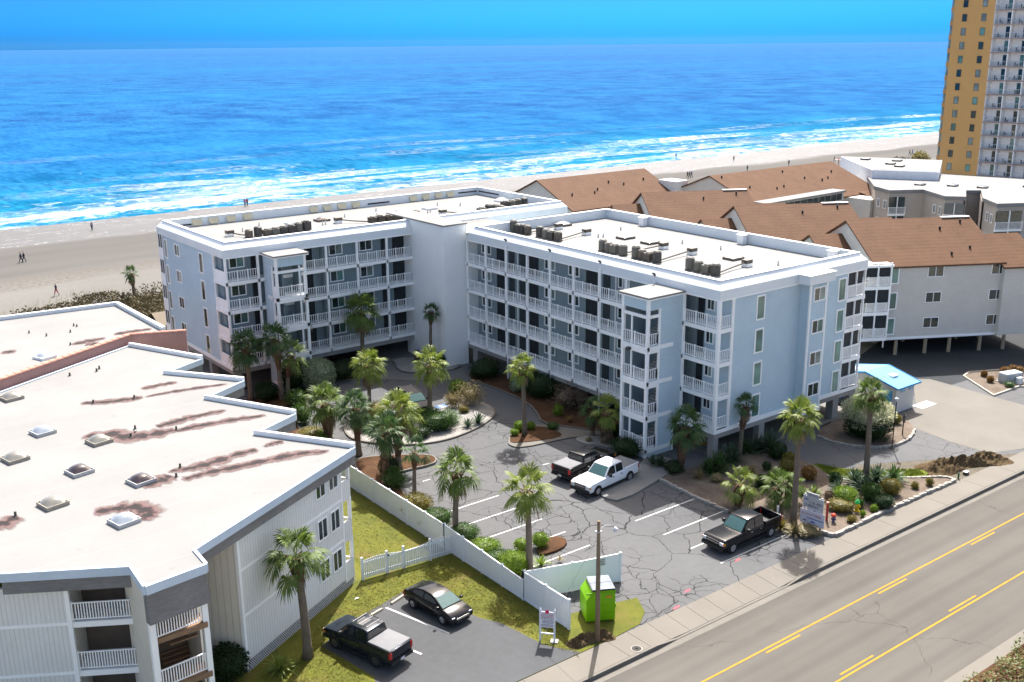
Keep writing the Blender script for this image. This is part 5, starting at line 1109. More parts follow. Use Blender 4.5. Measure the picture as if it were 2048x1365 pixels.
def shrub(loc,rx,rz,label,mat=None,n=1500,leaf=.09,ry=None,lump=.22,name='shrub',cat='shrub',group=None,seed=None,wild=.0,core=.8):
    seed=int(loc[0]*11+loc[1]*5)%9 if seed is None else seed
    o=bpy.data.objects.new(name,shrub_mesh(seed,n,leaf/rx,mat or LF_MID,lump,wild=wild,core=core)); C.objects.link(o)
    o.location=(loc[0],loc[1],(loc[2] if len(loc)>2 else .08)+rz*.9); o.scale=(rx,ry or rx,rz); o.rotation_euler=(0,0,random.Random(seed+int(loc[0])).uniform(0,6)); return tag(o,label,cat,group)
shrub((59.53,83.07),1.75,1.0,'large clipped round bush at the inner end of the gallery bed',LF_DK,2600,.10,1.6)
shrub((60.34,74.67),1.6,1.15,'big clipped dark bush behind the straw island palm',LF_DK,2600,.10)
shrub((60.78,76.58),1.4,1.15,'dark bush pressed against the gallery stilts',LF_DK,2200,.10)
shrub((59.41,77.40),.75,.75,'small grey bush left of the straw island palm trunk',LF_SILV,900,.09)
shrub((44.45,90.33),1.75,1.65,'large silvery bush beside the left stair tower',LF_SILV,3600,.13,lump=.3)
shrub((48.09,91.92),1.9,1.0,'wide dark hedge bush in front of the left wing garage',LF_DK,2600,.10,1.3)
shrub((58.01,89.28),.95,.75,'round dark bush at the foot of the lift tower',LF_DK,1400,.08)
shrub((57.14,92.02),.3,.55,'thin dry plant on the white gravel by the lift tower',LF_BRN,260,.14,wild=.5)
shrub((42.31,91.47),1.3,1.6,'shaded bush between the left palms and the silver bush',LF_DK,2000,.12)
shrub((39.12,90.63),1.1,.9,'dark shrub mass left of the left stair tower',LF_DK,1600,.12)
shrub((40.39,86.91),.9,.8,'mid green shrub at the edge of the west bed',LF_MID,1200,.12,wild=.3)
shrub((38.84,82.58),.8,.9,'leggy green shrub on the kerb of the west bed',LF_MID,700,.14,wild=.6)
shrub((37.69,78.60),1.25,.5,'low yellow green ground shrub behind the sawtooth roof edge',LF_OLIVE,1500,.10)
shrub((38.23,77.73),.9,.45,'low lime shrub next to the shaggy palm trunk',LF_LIME,1000,.09)
shrub((43.92,78.51),1.15,1.0,'round olive bush under the yellowish palm of the turning island',LF_OLIVE,1900,.08)
rosette((44.19,81.93),1.3,'upright yucca clump at the left of the turning island',50,LF_BLUE,.05,15,88,.4)
shrub((42.47,77.30),1.0,.5,'dark low shrub at the left tip of the turning island',LF_DK,1000,.10,wild=.3)
shrub((47.34,73.40),1.7,.85,'dense blue green shrub along the front of the turning island',LF_MID,3000,.11,1.1)
shrub((45.16,72.86),.9,.5,'dark shrub at the front edge of the turning island',LF_DK,1200,.11)
shrub((47.95,76.75),.6,.45,'small lime shrub in front of the minivan',LF_LIME,700,.08)
shrub((46.91,77.09),.65,.5,'dark low palmetto beside the minivan bonnet',LF_DK,600,.14,wild=.4)
shrub((46.69,79.27),.55,.5,'bare reddish twig bush left of the minivan',LF_BRN,260,.16,wild=.7,core=.2)
shrub((51.71,77.30),.75,.75,'tan dried bush right of the accessible bay mark',LF_TAN,800,.12,wild=.4,core=.5)
shrub((51.77,75.70),.5,.35,'small olive mound on the turning island',LF_OLIVE,600,.07)
shrub((53.47,76.94),1.15,1.05,'yellow leaved loose bush at the right of the turning island',LF_TAN,1200,.13,wild=.5,core=.5)
shrub((54.45,80.55),.95,.75,'bright lime bush at the back of the turning island',LF_LIME,900,.09)
rosette((51.10,72.42),1.15,'spiky dark yucca at the right end of the turning island',46,LF_BLUE,.06,20,88,.3)
rosette((49.84,72.23),1.0,'spiky yucca next to the right end of the turning island',40,LF_BLUE,.06,20,88,.3)
shrub((52.91,68.68),.55,.5,'round yellow green shrub left of the straw island palm',LF_LIME,800,.08)
shrub((53.85,68.35),.42,.38,'yellow flowering shrub right of the straw island palm',LF_LIME,500,.08)
shrub((51.84,68.07),.38,.32,'small yellow shrub at the left tip of the straw island',LF_LIME,450,.07)
shrub((55.49,67.26),.55,.3,'low green mound at the right end of the straw island',LF_MID,600,.07)
shrub((58.07,69.63),.42,.5,'yellow spotted shrub in the gallery bed',LF_LIME,420,.09,wild=.4)
shrub((57.79,67.59),.32,.28,'tiny orange shrub in the gallery bed',LF_ORNG,260,.08,wild=.4)
shrub((60.00,70.70),1.2,1.1,'bare brown bush under the gallery',LF_BRN,900,.14,wild=.5,core=.6)
shrub((60.85,69.73),.8,.9,'bare twiggy bush right of the brown bush under the gallery',LF_BRN,500,.14,wild=.6,core=.5)
shrub((58.07,62.48),.8,.7,'shaded shrub behind the bright palm by the right stair tower',LF_DK,900,.12)
shrub((56.33,58.78),1.3,.75,'dark spreading shrub at the left foot of the right stair tower',LF_DK,1800,.12,1.0,wild=.3)
rosette((56.67,56.00),.95,'blue green yucca on the gravel at the stair tower corner',44,LF_BLUE,.05,10,85,.5)
shrub((56.95,61.76),.5,.6,'brown shrub beneath the bright palm by the gravel',LF_BRN,500,.1,wild=.4)
shrub((55.95,62.96),.28,.2,'small tan tuft on the gravel patch',LF_TAN,200,.07)
shrub((47.95,75.28),.9,.7,'blue green bush in the middle of the turning island',LF_MID,1500,.1,wild=.3)
shrub((49.19,74.29),1.0,.6,'grey green spreading bush behind the front island shrub',LF_SILV,1500,.1,wild=.3)
shrub((44.71,75.04),.8,.55,'green mound between the island palm and the front shrub',LF_MID,1100,.1)
shrub((44.18,76.39),.6,.6,'yellowish bush beside the bushy straw bed palm crown',LF_OLIVE,800,.09)
rosette((42.70,75.40),1.0,'spiky dark plant at the near rim of the turning island',46,LF_BLUE,.06,10,85,.5)
shrub((38.61,67.09),.8,.9,'dark shrub on the straw bed by the fence corner',LF_DK,1200,.1)
shrub((37.94,65.09),.8,.8,'green shrub between the slender palm and the straw bed',LF_MID,1100,.1,wild=.3)
# hedge along the fence
for i,(x,y,r,h,m,lab) in enumerate(((36.3,59.6,1.0,.75,LF_OLIVE,'dark olive clipped mound at the far end of the fence hedge'),(36.4,57.2,1.05,.62,LF_MID,'second clipped mound of the fence hedge, left of the hedge palm'),(36.5,54.0,1.1,.6,LF_MID,'wide clipped mound right of the hedge palm by the fence'),(36.5,51.6,1.0,.55,LF_LIME,'bright clipped mound midway along the fence hedge'),(36.6,49.8,.9,.45,LF_MID,'loose low mound before the ragged neck palm'),(36.7,48.6,.9,.6,LF_LIME,'leafy shrub left of the ragged neck palm base'))): shrub((x+.15,y),r*1.2,h*1.25,lab,m,2400,.085,r,name='hedge_mound',group='clipped mounds along the fence')
shrub((39.27,50.89),.55,.4,'small lime tuft beside the straw spit',LF_LIME,500,.08); shrub((40.50,50.40),.6,.55,'upright lime shrub right of the ragged neck palm trunk',LF_LIME,700,.08)
rosette((38.84,48.25),.95,'striped grassy yucca at the fence corner',40,LF_LIME,.05,8,80,.6); rosette((40.25,48.03),.5,'small dried rosette on the asphalt edge',22,LF_TAN,.05,10,80,.5)
shrub((17.72,48.97),1.1,1.0,'dark bush against the white boarded wall near the stair tower',LF_DK,1700,.12)
# right bed
for (p,R,n,m,lab) in(((61.77,52.33),1.4,60,LF_BLUE,'large blue green yucca below the corner balcony'),((59.66,51.76),1.4,60,LF_PALMD,'dark palmetto at the left of the street bed'),((58.85,51.92),1.1,50,LF_PALMD,'dark palmetto by the walkway end'),((66.34,52.10),1.5,54,LF_BLUE,'tall grey green yucca in front of the garage opening'),((65.38,52.60),1.2,46,LF_BLUE,'yucca left of the tall grey green yucca'),((64.35,53.15),1.1,44,LF_PALMD,'yucca under the upright young palm'),((60.99,49.49),.9,36,LF_TAN,'drooping pale yucca in the middle of the street bed'),((57.38,51.64),.7,34,LF_TAN,'dried grassy tuft near the stone edging'),((66.01,43.47),1.15,46,LF_BLUE,'dark agave clump left of the leaning palm base'),((67.63,42.74),1.25,50,LF_BLUE,'pale agave clump right of the leaning palm base'),((68.64,41.93),1.2,46,LF_PALMD,'palmetto at the right end of the agave clumps'),((65.41,42.30),1.1,44,LF_BLUE,'agave in front of the leaning palm base'),((63.75,43.43),.9,40,LF_BLUE,'pale spiky plant above the lime bush'),((61.19,44.75),.7,34,LF_PALM,'palmetto right of the tall street sign palm'),((61.77,44.11),.8,34,LF_PALM,'small palmetto behind the sign'),((60.98,47.64),.9,40,LF_PALM,'palmetto above the low pale palms'),((59.90,47.53),.8,40,LF_PALMD,'dark palmetto left of the low pale palms'),((56.83,55.22),.9,40,LF_BLUE,'yucca by the walkway beside the right stair tower'),((55.33,42.01),.8,34,LF_OLIVE,'grassy tuft behind the black pickup'),((55.43,40.98),.8,34,LF_TAN,'dry grass tuft under the sign')): rosette(p+(.12,),R*1.3,lab,int(n*1.5),m,.05,5,85,.7)
for (p,rx,rz,m,lab,n,lf) in(((62.42,41.86),.95,.7,LF_LIME,'bright lime bush beside the fire hydrant',2000,.08),((61.15,41.35),.95,.45,LF_OLIVE,'low bronze mound in front of the lime bush',1800,.07),((64.38,40.99),.75,.7,LF_MID,'mid green bush right of the hydrant',1300,.09),((63.93,39.64),.75,.55,LF_DK,'dark bush near the stone edging by the sidewalk',1300,.08),((66.45,40.75),.8,.65,LF_OLIVE,'olive bush below the palmettos by the bare bed',1400,.08),((64.64,44.36),.45,.55,LF_DK,'small dark bush at the left end of the grass strip',700,.08),((63.92,46.25),.6,.6,LF_ORNG,'orange tipped croton in the street bed',700,.10),((63.81,48.20),.6,.6,LF_OLIVE,'brownish bush left of the tall palm trunk',700,.09),((65.40,49.26),.55,.5,LF_OLIVE,'brownish bush by the drive edge',600,.09),((62.80,49.42),.35,.4,LF_DK,'small round clipped bush in the street bed',500,.06),((65.58,50.59),.75,.7,LF_DK,'dark shrub at the drive edge below the garage',1000,.09),((58.05,50.40),.5,.35,LF_TAN,'tan mound in the street bed',500,.07),((60.09,39.61),.35,.3,LF_OLIVE,'small olive plant near the stone edging',300,.08),((62.84,39.68),.28,.3,LF_LIME,'small yellow plant near the dark bush',260,.07),((61.43,39.66),.2,.28,LF_LIME,'tiny yellow plant right of the hydrant',180,.06),((68.77,40.17),.3,.3,LF_OLIVE,'lone small shrub on the bare end of the street bed',280,.07),((70.15,39.80),.3,.35,LF_OLIVE,'lone twig at the right end of the street bed',200,.08),((61.71,42.76),.35,.45,LF_BRN,'dry brown shrub left of the lime bush',350,.08),((62.58,40.72),.3,.4,LF_MID,'small plant behind the hydrant',250,.08),((56.82,53.80),.8,.5,LF_DK,'dark shrub at the walkway corner of the street bed',900,.1),((60.02,47.62),.5,.5,LF_DK,'dark bush in the middle of the street bed',700,.08),((56.23,40.50),.9,.3,LF_TAN,'dry leafy litter mound below the sign',700,.1)): shrub(p,rx,rz,lab,m,n,lf)
shrub((75.4,48.9),1.95,1.25,'huge white flowering bush beside the blue roofed hut',LF_DK,4200,.13,lump=.3)
shrub((75.5,49.0,.95),2.2,1.4,'cream flower heads covering the huge bush by the hut',LF_CREAM,3800,.15,lump=.35,name='flower_heads',cat='flowers')
shrub((80.04,49.28),.5,.5,'yellow shrub at the right of the huge flowering bush',LF_OLIVE,500,.09)
for i,p in enumerate(((101.71,50.87),(102.86,50.72),(102.98,50.03),(98.80,51.49),(97.51,50.12))): shrub(p,.42 if i<3 else .3,.35,f'{ORD[i]} orange grass tuft on the parking island by the utility box',LF_ORNG,400,.09,group='orange tufts on the parking island')
shrub((97.64,48.21),.5,.3,'green tuft in front of the utility box',LF_MID,350,.08)
# bank of ivy at the bottom right across the street
hb=MB(); rnd=random.Random(3)
for i in range(15000):
    x=rnd.uniform(42,68); y=rnd.uniform(16,24.5)
    if y>24.15-.25*math.sin(x*.9)-.15*math.sin(x*2.3): continue
    z=.05+.45*(.5+.5*math.sin(x*1.3+y))*.8+rnd.random()*.3; a=rnd.uniform(0,6.3); l=.13
    d=Vector((math.cos(a),math.sin(a),rnd.uniform(-.3,.8))).normalized()*l; s=d.cross(Vector((rnd.gauss(0,.4),rnd.gauss(0,.4),1))).normalized()*l*.5; p=Vector((x,y,z)); hb.poly([p-d*.3,p+s,p+d,p-s])
o=hb.build('ivy_bank',leafmat('ivy_leaf',(.055,.075,.012),(.15,.165,.03),None,2.0),kind='stuff'); o['label']='bank of olive ivy across the street at the lower right'; o['category']='ivy'
struct(MB().prism([(30,8),(90,8),(90,24.28),(30,24.28)],-.2,.05).build('verge',MULCH))
# lawn blades
def blades(name,polys,n,mat,h=.07,seed=1,label='',z=.03):
    rnd=random.Random(seed); mb=MB()
    for poly,fr in polys:
        xs=[p[0] for p in poly]; ys_=[p[1] for p in poly]; cnt=0
        while cnt<n*fr:
            x=rnd.uniform(min(xs),max(xs)); y=rnd.uniform(min(ys_),max(ys_)); c=False; j=len(poly)-1
            for i in range(len(poly)):
                xi,yi=poly[i]; xj,yj=poly[j]
                if (yi>y)!=(yj>y) and x<(xj-xi)*(y-yi)/(yj-yi)+xi: c=not c
                j=i
            if not c: continue
            cnt+=1
            for q in range(3):
                a=rnd.uniform(0,6.28); w=.018; hh=h*rnd.uniform(.5,1.4); dx,dy=math.cos(a)*w,math.sin(a)*w; ox,oy=rnd.gauss(0,.05),rnd.gauss(0,.05)
                mb.poly([(x+ox-dx,y+oy-dy,z),(x+ox+dx,y+oy+dy,z),(x+ox+rnd.gauss(0,.05),y+oy+rnd.gauss(0,.05),z+hh)])
    o=mb.build(name,mat,kind='stuff'); o['label']=label; o['category']='grass'; return o
LF_GRASS=leafmat('grass_blade',(.10,.10,.012),(.17,.15,.014),(.19,.14,.04),.9,.7,.3)
blades('lawn_blades',[([(28.22,53.43),(34.95,52.91),(35.30,44.94),(34.99,41.04),(33.82,38.63),(33.31,41.00),(32.74,44.46),(31.86,46.63),(32.24,50.26),(30.38,50.92),(26.39,49.46),(23.03,48.40),(23.69,43.80),(20.58,46.24),(22.20,49.50)],.8),([(29.2,54.2),(33.5,53.5),(35.1,56),(35.1,66),(31,62)],.2)],6000,LF_GRASS,.05,2,'short patchy lawn blades around the small car park')
blades('strip_blades',[([(66.88,47.94),(67.62,45.87),(68.77,44.48),(72.35,42.10),(71.57,41.14),(68.18,42.93),(66.47,44.20),(65.72,45.34)],1)],3000,leafmat('strip_blade',(0.079,0.125,0.008),(0.172,0.205,0.013),None,1,.7,.2),.09,4,'bright green grass strip beside the drive',.135)
# dune scrub and sea oats
rnd=random.Random(5); sc=MB()
for i in range(26000):
    x=rnd.uniform(4,56); yb=139+3*math.sin(x*.2)+1.5*math.sin(x*.7); y=yb+rnd.uniform(-34,4)*rnd.random()**.5
    if y<112.8 and x>29: continue
    if y<104: continue
    hgt=.6+.9*(.5+.5*math.sin(x*.8+y*.5))*(.5+.5*math.sin(x*.31-y*.7))
    z=rnd.random()*hgt+.1; a=rnd.uniform(0,6.3); l=.30; d=Vector((math.cos(a),math.sin(a),rnd.uniform(.1,1.3))).normalized()*l; s=d.cross(Vector((rnd.gauss(0,1),rnd.gauss(0,1),.3))).normalized()*l*.33; p=Vector((x,y,z)); sc.poly([p-d*.4,p+s,p+d,p-s])
o=sc.build('dune_scrub',LF_SCRUB,kind='stuff'); o['label']='brown dune scrub behind the pink walled building'; o['category']='scrub'
struct(MB().sheet([(-20,103),(29.5,103),(29.5,113),(60,113),(60,141),(40,142),(20,142),(-20,141)],.02).build('dune',mulch('dune_soil',(.07,.055,.03),(.14,.11,.065),1.2)))
so_=MB()
for i in range(900):
    x=rnd.uniform(5,60); y=142+3*math.sin(x*.2)+rnd.uniform(-1,4); h=rnd.uniform(.4,1.2); dx,dy=rnd.gauss(0,.12),rnd.gauss(0,.12); so_.poly([(x-.015,y,0),(x+.015,y,0),(x+dx,y+dy,h)])
o=so_.build('sea_oats',LF_TAN,kind='stuff'); o['label']='thin sea oats stalks along the dune edge'; o['category']='sea oats'
for i,p in enumerate(((250.63,160.86),(247.39,157.06),(248.51,154.20),(251.70,155.11),(250.01,152.87))): shrub(p,[2.2,1.6,2.2,2.0,1.8][i],[1.3,1.5,1.6,2.2,1.5][i],f'{ORD[i]} from the left of the dune shrubs beyond the white roofs',[LF_SCRUB,LF_SCRUB,LF_SCRUB,LF_OLIVE,LF_SCRUB][i],700,.35,wild=.4,group='dune shrubs beyond the white roofs')
# dirt heaps
def heap(pts,label,seed,hmax=.7,n=60):
    rnd=random.Random(seed); mb=MB(); nx,ny=44,16; a,b=Vector(pts[0]),Vector(pts[1]); w=pts[2][0]; d=b-a; L=d.length; d.normalize(); nn=Vector((-d.y,d.x))
    for i in range(nx+1):
        for j in range(ny+1):
            u=i/nx; v=j/ny*2-1; e=max(0,1-v*v)*max(0,1-(2*u-1)**4); z=e*hmax*(.45+.55*rnd.random()+.35*math.sin(u*17+v*4)); p=a+d*(u*L)+nn*(v*w*(.8+.25*math.sin(u*9)))
            mb.v.append((p.x,p.y,max(-.02,z)))
    for i in range(nx):
        for j in range(ny): q=i*(ny+1)+j; mb.f.append((q,q+ny+1,q+ny+2,q+1))
    o=mb.build('soil_heap',SOIL,smooth=False); tag(o,label,'soil heap'); c=Vector((0,0,0)); return o
heap([(72.20,41.80),(80.28,39.17),(1.35,)],'long heap of dug sandy soil between the drive and the sidewalk',1,.75)
heap([(34.05,40.03),(36.96,39.23),(.55,)],'heap of dug soil around the utility pole',2,.55)
# ---------------------------------------------------------------- vehicles
def paint(name,col,metal=.3,rough=.3): return pm(name,col,rough,.03,1.0,metal=metal,spec=.2,coat=.18,obj=True)
TYRE=pm('tyre_rubber',(.018,.018,.018),.85,.2,8,obj=True); RIM=pm('alloy_rim',(.50,.50,.51),.3,.05,metal=.8,obj=True); RIMD=pm('dark_rim',(.16,.16,.165),.35,.05,metal=.8,obj=True); CGL=pm('car_glass',(.012,.018,.02),.05,.0,spec=.9,coat=.6); CGLW=pm('windscreen_glass',(.055,.115,.115),.12,.2,1.2,spec=.35,coat=.12,obj=True); TRIMB=pm('car_black_trim',(.02,.02,.021),.5,.05); CHROME=pm('chrome',(.6,.6,.61),.15,.0,metal=1.0); LAMPR=pm('tail_lamp_red',(.42,.01,.015),.2,.0,coat=.6); LAMPW=pm('head_lamp',(.62,.65,.68),.12,.0,coat=.8); LAMPO=pm('amber_lamp',(.6,.22,.03),.2,.0,coat=.6); PLATE=pm('number_plate',(.62,.63,.62),.5,.05); COVER=pm('bed_cover',(.17,.17,.175),.75,.1,3,bump=.2,obj=True)
def bev(o,w=.05,s=3):
    m=o.modifiers.new('bevel','BEVEL'); m.width=w; m.segments=s; m.limit_method='ANGLE'; m.angle_limit=R_(25)
    o.data.polygons.foreach_set('use_smooth',[True]*len(o.data.polygons)); return o
def wheel(t,x,y,r,w,rim,side):
    b=MB(); b.lathe([(r*.62,-w*.15),(r*.62,-w/2),(r*.93,-w/2),(r,-w*.32),(r,w*.32),(r*.93,w/2),(r*.62,w/2),(r*.62,w*.15)],24); b.v=[(p[0],p[2],p[1]) for p in b.v]
    o=b.build('wheel',TYRE,t,smooth=False); o.location=(x,y,r)
    q=MB(); yy=side*w*.38; n=24
    q.lathe([(r*.62,0),(r*.62,.02),(r*.54,.02),(r*.52,-.05),(0,-.05)],n)
    for i in range(5):
        a=2*math.pi*i/5; ca,sa=math.cos(a),math.sin(a); u=.07*r/.38
        q.prism([(ca*r*.08-sa*u,sa*r*.08+ca*u),(ca*r*.56-sa*u*.7,sa*r*.56+ca*u*.7),(ca*r*.56+sa*u*.7,sa*r*.56-ca*u*.7),(ca*r*.08+sa*u,sa*r*.08-ca*u)],-.04,.02)
    q.v=[(p[0],yy+side*p[2],p[1]) for p in q.v]; rr2=q.build('rim',rim,o); rr2.location=(0,0,0); return o
def hwz(z,zb,zt,wb,wt): return wb+(wt-wb)*max(0,(z-zb))/(zt-zb)
def greenhouse(t,pts,wb,wt,body,pillars,rear_glass=True,roofmat=None,wsmat=None):
    zb=pts[0][1]; zt=max(p[1] for p in pts); mb=MB(); n=len(pts)
    L=[(x,-hwz(z,zb,zt,wb,wt),z) for x,z in pts]; Rr=[(x,hwz(z,zb,zt,wb,wt),z) for x,z in pts]
    mb.v=L+Rr
    for i in range(n-1): mb.f.append((i,i+1,n+i+1,n+i))
    mb.f.append(tuple(range(n-1,-1,-1))); mb.f.append(tuple(range(n,2*n))); mb.f.append((0,n,2*n-1,n-1))
    o=mb.build('cab',body,t); bev(o,.045,3)
    def quad(a,b,mat,name,sx=.88,ins=.1):
        A,B=Vector((a[0],0,a[1])),Vector((b[0],0,b[1])); d=B-A; nrm=Vector((-d.z,0,d.x)).normalized()
        if nrm.z<0: nrm=-nrm
        P0=A+d*ins; P1=A+d*(1-ins); off=nrm*.012; m=MB()
        w0,w1=hwz(P0.z,zb,zt,wb,wt)*sx,hwz(P1.z,zb,zt,wb,wt)*sx
        m.poly([P0+off+Vector((0,-w0,0)),P0+off+Vector((0,w0,0)),P1+off+Vector((0,w1,0)),P1+off+Vector((0,-w1,0))]); m.build(name,mat,t)
    if rear_glass: quad(pts[0],pts[1],CGL,'rear_window')
    quad(pts[-1],pts[-2],wsmat or CGLW,'windscreen',.9,.07)
    # side windows: polygon under the roof line, inset, split at pillars
    def zroof(x):
        for (x0,z0),(x1,z1) in zip(pts,pts[1:]):
            if x0<=x<=x1: return z0+(z1-z0)*(x-x0)/(x1-x0) if x1>x0 else z1
        return zb
    H=zt-zb; z0=zb+.07
    for a,b in pillars:
        xs=[a+(b-a)*i/6 for i in range(7)]
        for s in(-1,1):
            m=MB(); lo=[];hi=[]
            for x in xs:
                zr=max(z0+.01,zroof(x)-.085); lo.append((x,s*(hwz(z0,zb,zt,wb,wt)+.012),z0)); hi.append((x,s*(hwz(zr,zb,zt,wb,wt)+.012),zr))
            k_=len(xs); m.v=lo+hi
            for i in range(k_-1): m.f.append((i,i+1,k_+i+1,k_+i) if s<0 else (i+1,i,k_+i,k_+i+1))
            m.build('side_window',CGL,t)
def body_profile(t,prof,w,body,tuck=.06,name='body',bw=.07):
    """side profile extruded across the width, sides tucked in at sill and shoulder"""
    mb=MB(); n=len(prof); zs=[z for _,z in prof]; zm=(min(zs)+max(zs))*.52; rows=[]
    for y,s in((-w,1),(-w*.86,0),(w*.86,0),(w,1)):
        rows.append(mb._a([(x*(1-.012*s),y*(1-(tuck*abs(z-zm)/.5 if s else 0)),z-(.02*s if z>zm else -.02*s)) for x,z in prof]))
    for a,b in zip(rows,rows[1:]):
        for i in range(n): j=(i+1)%n; mb.f.append((a+i,b+i,b+j,a+j))
    mb.f.append(tuple(rows[0]+i for i in range(n))); mb.f.append(tuple(rows[-1]+i for i in range(n-1,-1,-1)))
    o=mb.build(name,body,t); return bev(o,bw,3)
def arch(t,x,y,r,side,w=.03): 
    m=MB(); m.lathe([(r,0),(r,w),(0,w)],20); m.v=[(x+p[0],y+side*p[2],max(.18,r*.83+p[1])) for p in m.v]; m.build('wheel_arch',TRIMB,t)
def pickup(label,loc,rz,col,L=5.85,w=.98,rim=RIM,bed='open',rack=False,grille=TRIMB,topz=1.90,bodymat=None,bar=False,group='pickup trucks',z=.0,lower=None,cab_len=2.35):
    t=thing('pickup_truck',label,'pickup truck',(loc[0],loc[1],z),rz,group); h=L/2; B=col
    xb=-h+1.75; xf=xb+cab_len; zb=1.13
    body_profile(t,[(-h,.55),(-h,1.18 if bed!='open' else .80),(xb,1.18 if bed!='open' else .80),(xb+.02,zb+.03),(xf-.1,zb+.03),(h-.25,1.10),(h-.02,.98),(h,.55),(h-.12,.42),(-h+.1,.42)],w,B)
    greenhouse(t,[(xb,zb),(xb+.10,topz-.05),(xb+.35,topz),(xf-.85,topz-.02),(xf-.72,topz-.06),(xf,zb)],w*.90,w*.74,B,[(xb+.14,xb+.95),(xb+1.05,xf-.35)])
    wx=(-h+1.12,h-.95)
    for x in wx:
        for s in(-1,1): arch(t,x,s*(w-.02),.47,s,.012); wheel(t,x,s*(w-.10),.39,.26,rim,s)
    if bed=='open':
        part(t,'bed_floor',TRIMB,(-h+.1,xb-.06,-w*.84,w*.84,.79,.812)); 
        for s in(-1,1): bev(part(t,'bed_side',B,(-h+.04,xb-.02,s*w*.93-.05,s*w*.93+.05,.55,1.34)),.03)
        bev(part(t,'tailgate',B,(-h-.01,-h+.09,-w*.93,w*.93,.8,1.34)),.03); bev(part(t,'bed_front',B,(xb-.07,xb-.0,-w*.93,w*.93,.7,1.34)),.02)
    else:
        bev(part(t,'bed_rail',B,(-h,xb-.0,-w*.97,w*.97,1.1,1.30)),.04); bev(part(t,'bed_cover',COVER,(-h+.06,xb-.02,-w*.9,w*.9,1.3,1.335)),.012)
        bev(part(t,'tailgate',B,(-h-.02,-h+.05,-w*.78,w*.78,.75,1.27)),.02)
    part(t,'rear_bumper',CHROME if bed=='open' else TRIMB,(-h-.10,-h+.02,-w*.92,w*.92,.48,.66)); part(t,'front_bumper',grille if grille is CHROME else TRIMB,(h-.02,h+.09,-w*.93,w*.93,.42,.66))
    part(t,'grille',TRIMB,(h-.03,h+.03,-w*.55,w*.55,.70,.98)); part(t,'grille_bar',CHROME,(h+.0,h+.045,-w*.55,w*.55,.82,.87))
    for s in(-1,1):
        bev(part(t,'headlight',LAMPW,(h-.14,h+.02,s*w*.76-.16,s*w*.76+.16,.74,.96)),.02); part(t,'turn_signal',LAMPO,(h-.2,h-.0,s*w*.955-.03,s*w*.955+.02,.76,.93)); bev(part(t,'tail_light',LAMPR,(-h-.03,-h+.12,s*w*.88-.09,s*w*.88+.09,.82,1.22)),.02)
        bev(part(t,'mirror',TRIMB,(xf-.55,xf-.38,s*(w+.12)-.12,s*(w+.12)+.1,1.16,1.40)),.03); part(t,'running_board',TRIMB,(wx[0]+.55,wx[1]-.55,s*w*.93-.08,s*w*.93+.10,.36,.42))
        for x in(xb+.35,xb+1.3): part(t,'door_handle',CHROME if bed=='open' else TRIMB,(x,x+.18,s*(w*.985)-.02,s*(w*.985)+.02,.98,1.02))
    part(t,'number_plate',PLATE,(-h-.115,-h-.10,-.16,.16,.5,.64))
    if rack:
        m=MB()
        for s in(-1,1): m.tube([(xb+.15,s*w*.6,topz+.02),(xb+.3,s*w*.6,topz+.14),(xf-1.0,s*w*.6,topz+.14),(xf-.8,s*w*.6,topz+.0)],.025,6)
        for x in(xb+.3,xb+.85,xf-1.0): m.tube([(x,-w*.6,topz+.14),(x,w*.6,topz+.14)],.02,6)
        m.build('roof_rack',CHROME,t); part(t,'sunroof',CGL,(xb+.75,xb+1.35,-w*.4,w*.4,topz-.004,topz+.012))
    return t
def car(label,loc,rz,col,prof,gh,w,pill,wx,r=.33,wb=.82,wt=.58,name='sedan_car',cat='car',rim=RIM,L=4.5,z=0,roofrack=False,group=None,grille=TRIMB):
    t=thing(name,label,cat,(loc[0],loc[1],z),rz,group); h=L/2
    body_profile(t,prof,w,col,.08,bw=.1); greenhouse(t,gh,wb,wt,col,pill)
    for x in wx:
        for s in(-1,1): arch(t,x,s*(w-.03),r+.07,s,.012); wheel(t,x,s*(w-.09),r,.22,rim,s)
    zf=max(zz for xx,zz in prof if xx>h-.6)
    for s in(-1,1):
        bev(part(t,'headlight',LAMPW,(h-.45,h-.05,s*w*.76-.14,s*w*.76+.12,zf-.22,zf-.08)),.04); bev(part(t,'tail_light',LAMPR,(-h-.01,-h+.2,s*w*.8-.14,s*w*.8+.1,zf-.15,zf+.08)),.03); bev(part(t,'mirror',col,(gh[-1][0]-.35,gh[-1][0]-.18,s*(w+.07)-.1,s*(w+.07)+.08,gh[0][1]-.02,gh[0][1]+.14)),.03)
    part(t,'grille',grille,(h-.06,h+.012,-w*.55,w*.55,zf-.28,zf-.17)); part(t,'lower_grille',TRIMB,(h-.06,h+.008,-w*.6,w*.6,.25,.42)); part(t,'number_plate',PLATE,(-h-.012,-h+.01,-.16,.16,.55,.68))
    if roofrack:
        zt=max(q for _,q in gh)
        for s in(-1,1): part(t,'roof_rail',CHROME,(gh[1][0]+.2,gh[-2][0]-.1,s*wt*.93-.025,s*wt*.93+.025,zt+.02,zt+.06))
    return t
def mid(a,b): return ((a[0]+b[0])/2,(a[1]+b[1])/2)
BLK=paint('black_paint',(.012,.012,.014),.2,.2); NAVY=paint('navy_black_paint',(.016,.022,.03),.3,.25); WHT=paint('white_paint',(.72,.73,.75),.0,.3); DGY=pm('dark_grey_paint',(.02,.018,.02),.7,.05,1.0,spec=.06,obj=True); SLV=paint('silver_paint',(.42,.45,.46),.5,.3)
pickup('black crew cab pickup with an open bed parked nose out by the street sign',(52.1,42.75),math.pi,BLK,5.95,.98,bed='open')
pickup('white crew cab pickup with a black bed cover by the walkway',(51.05,55.5),R_(188),WHT,5.9,.98,bed='cover',rim=RIM)
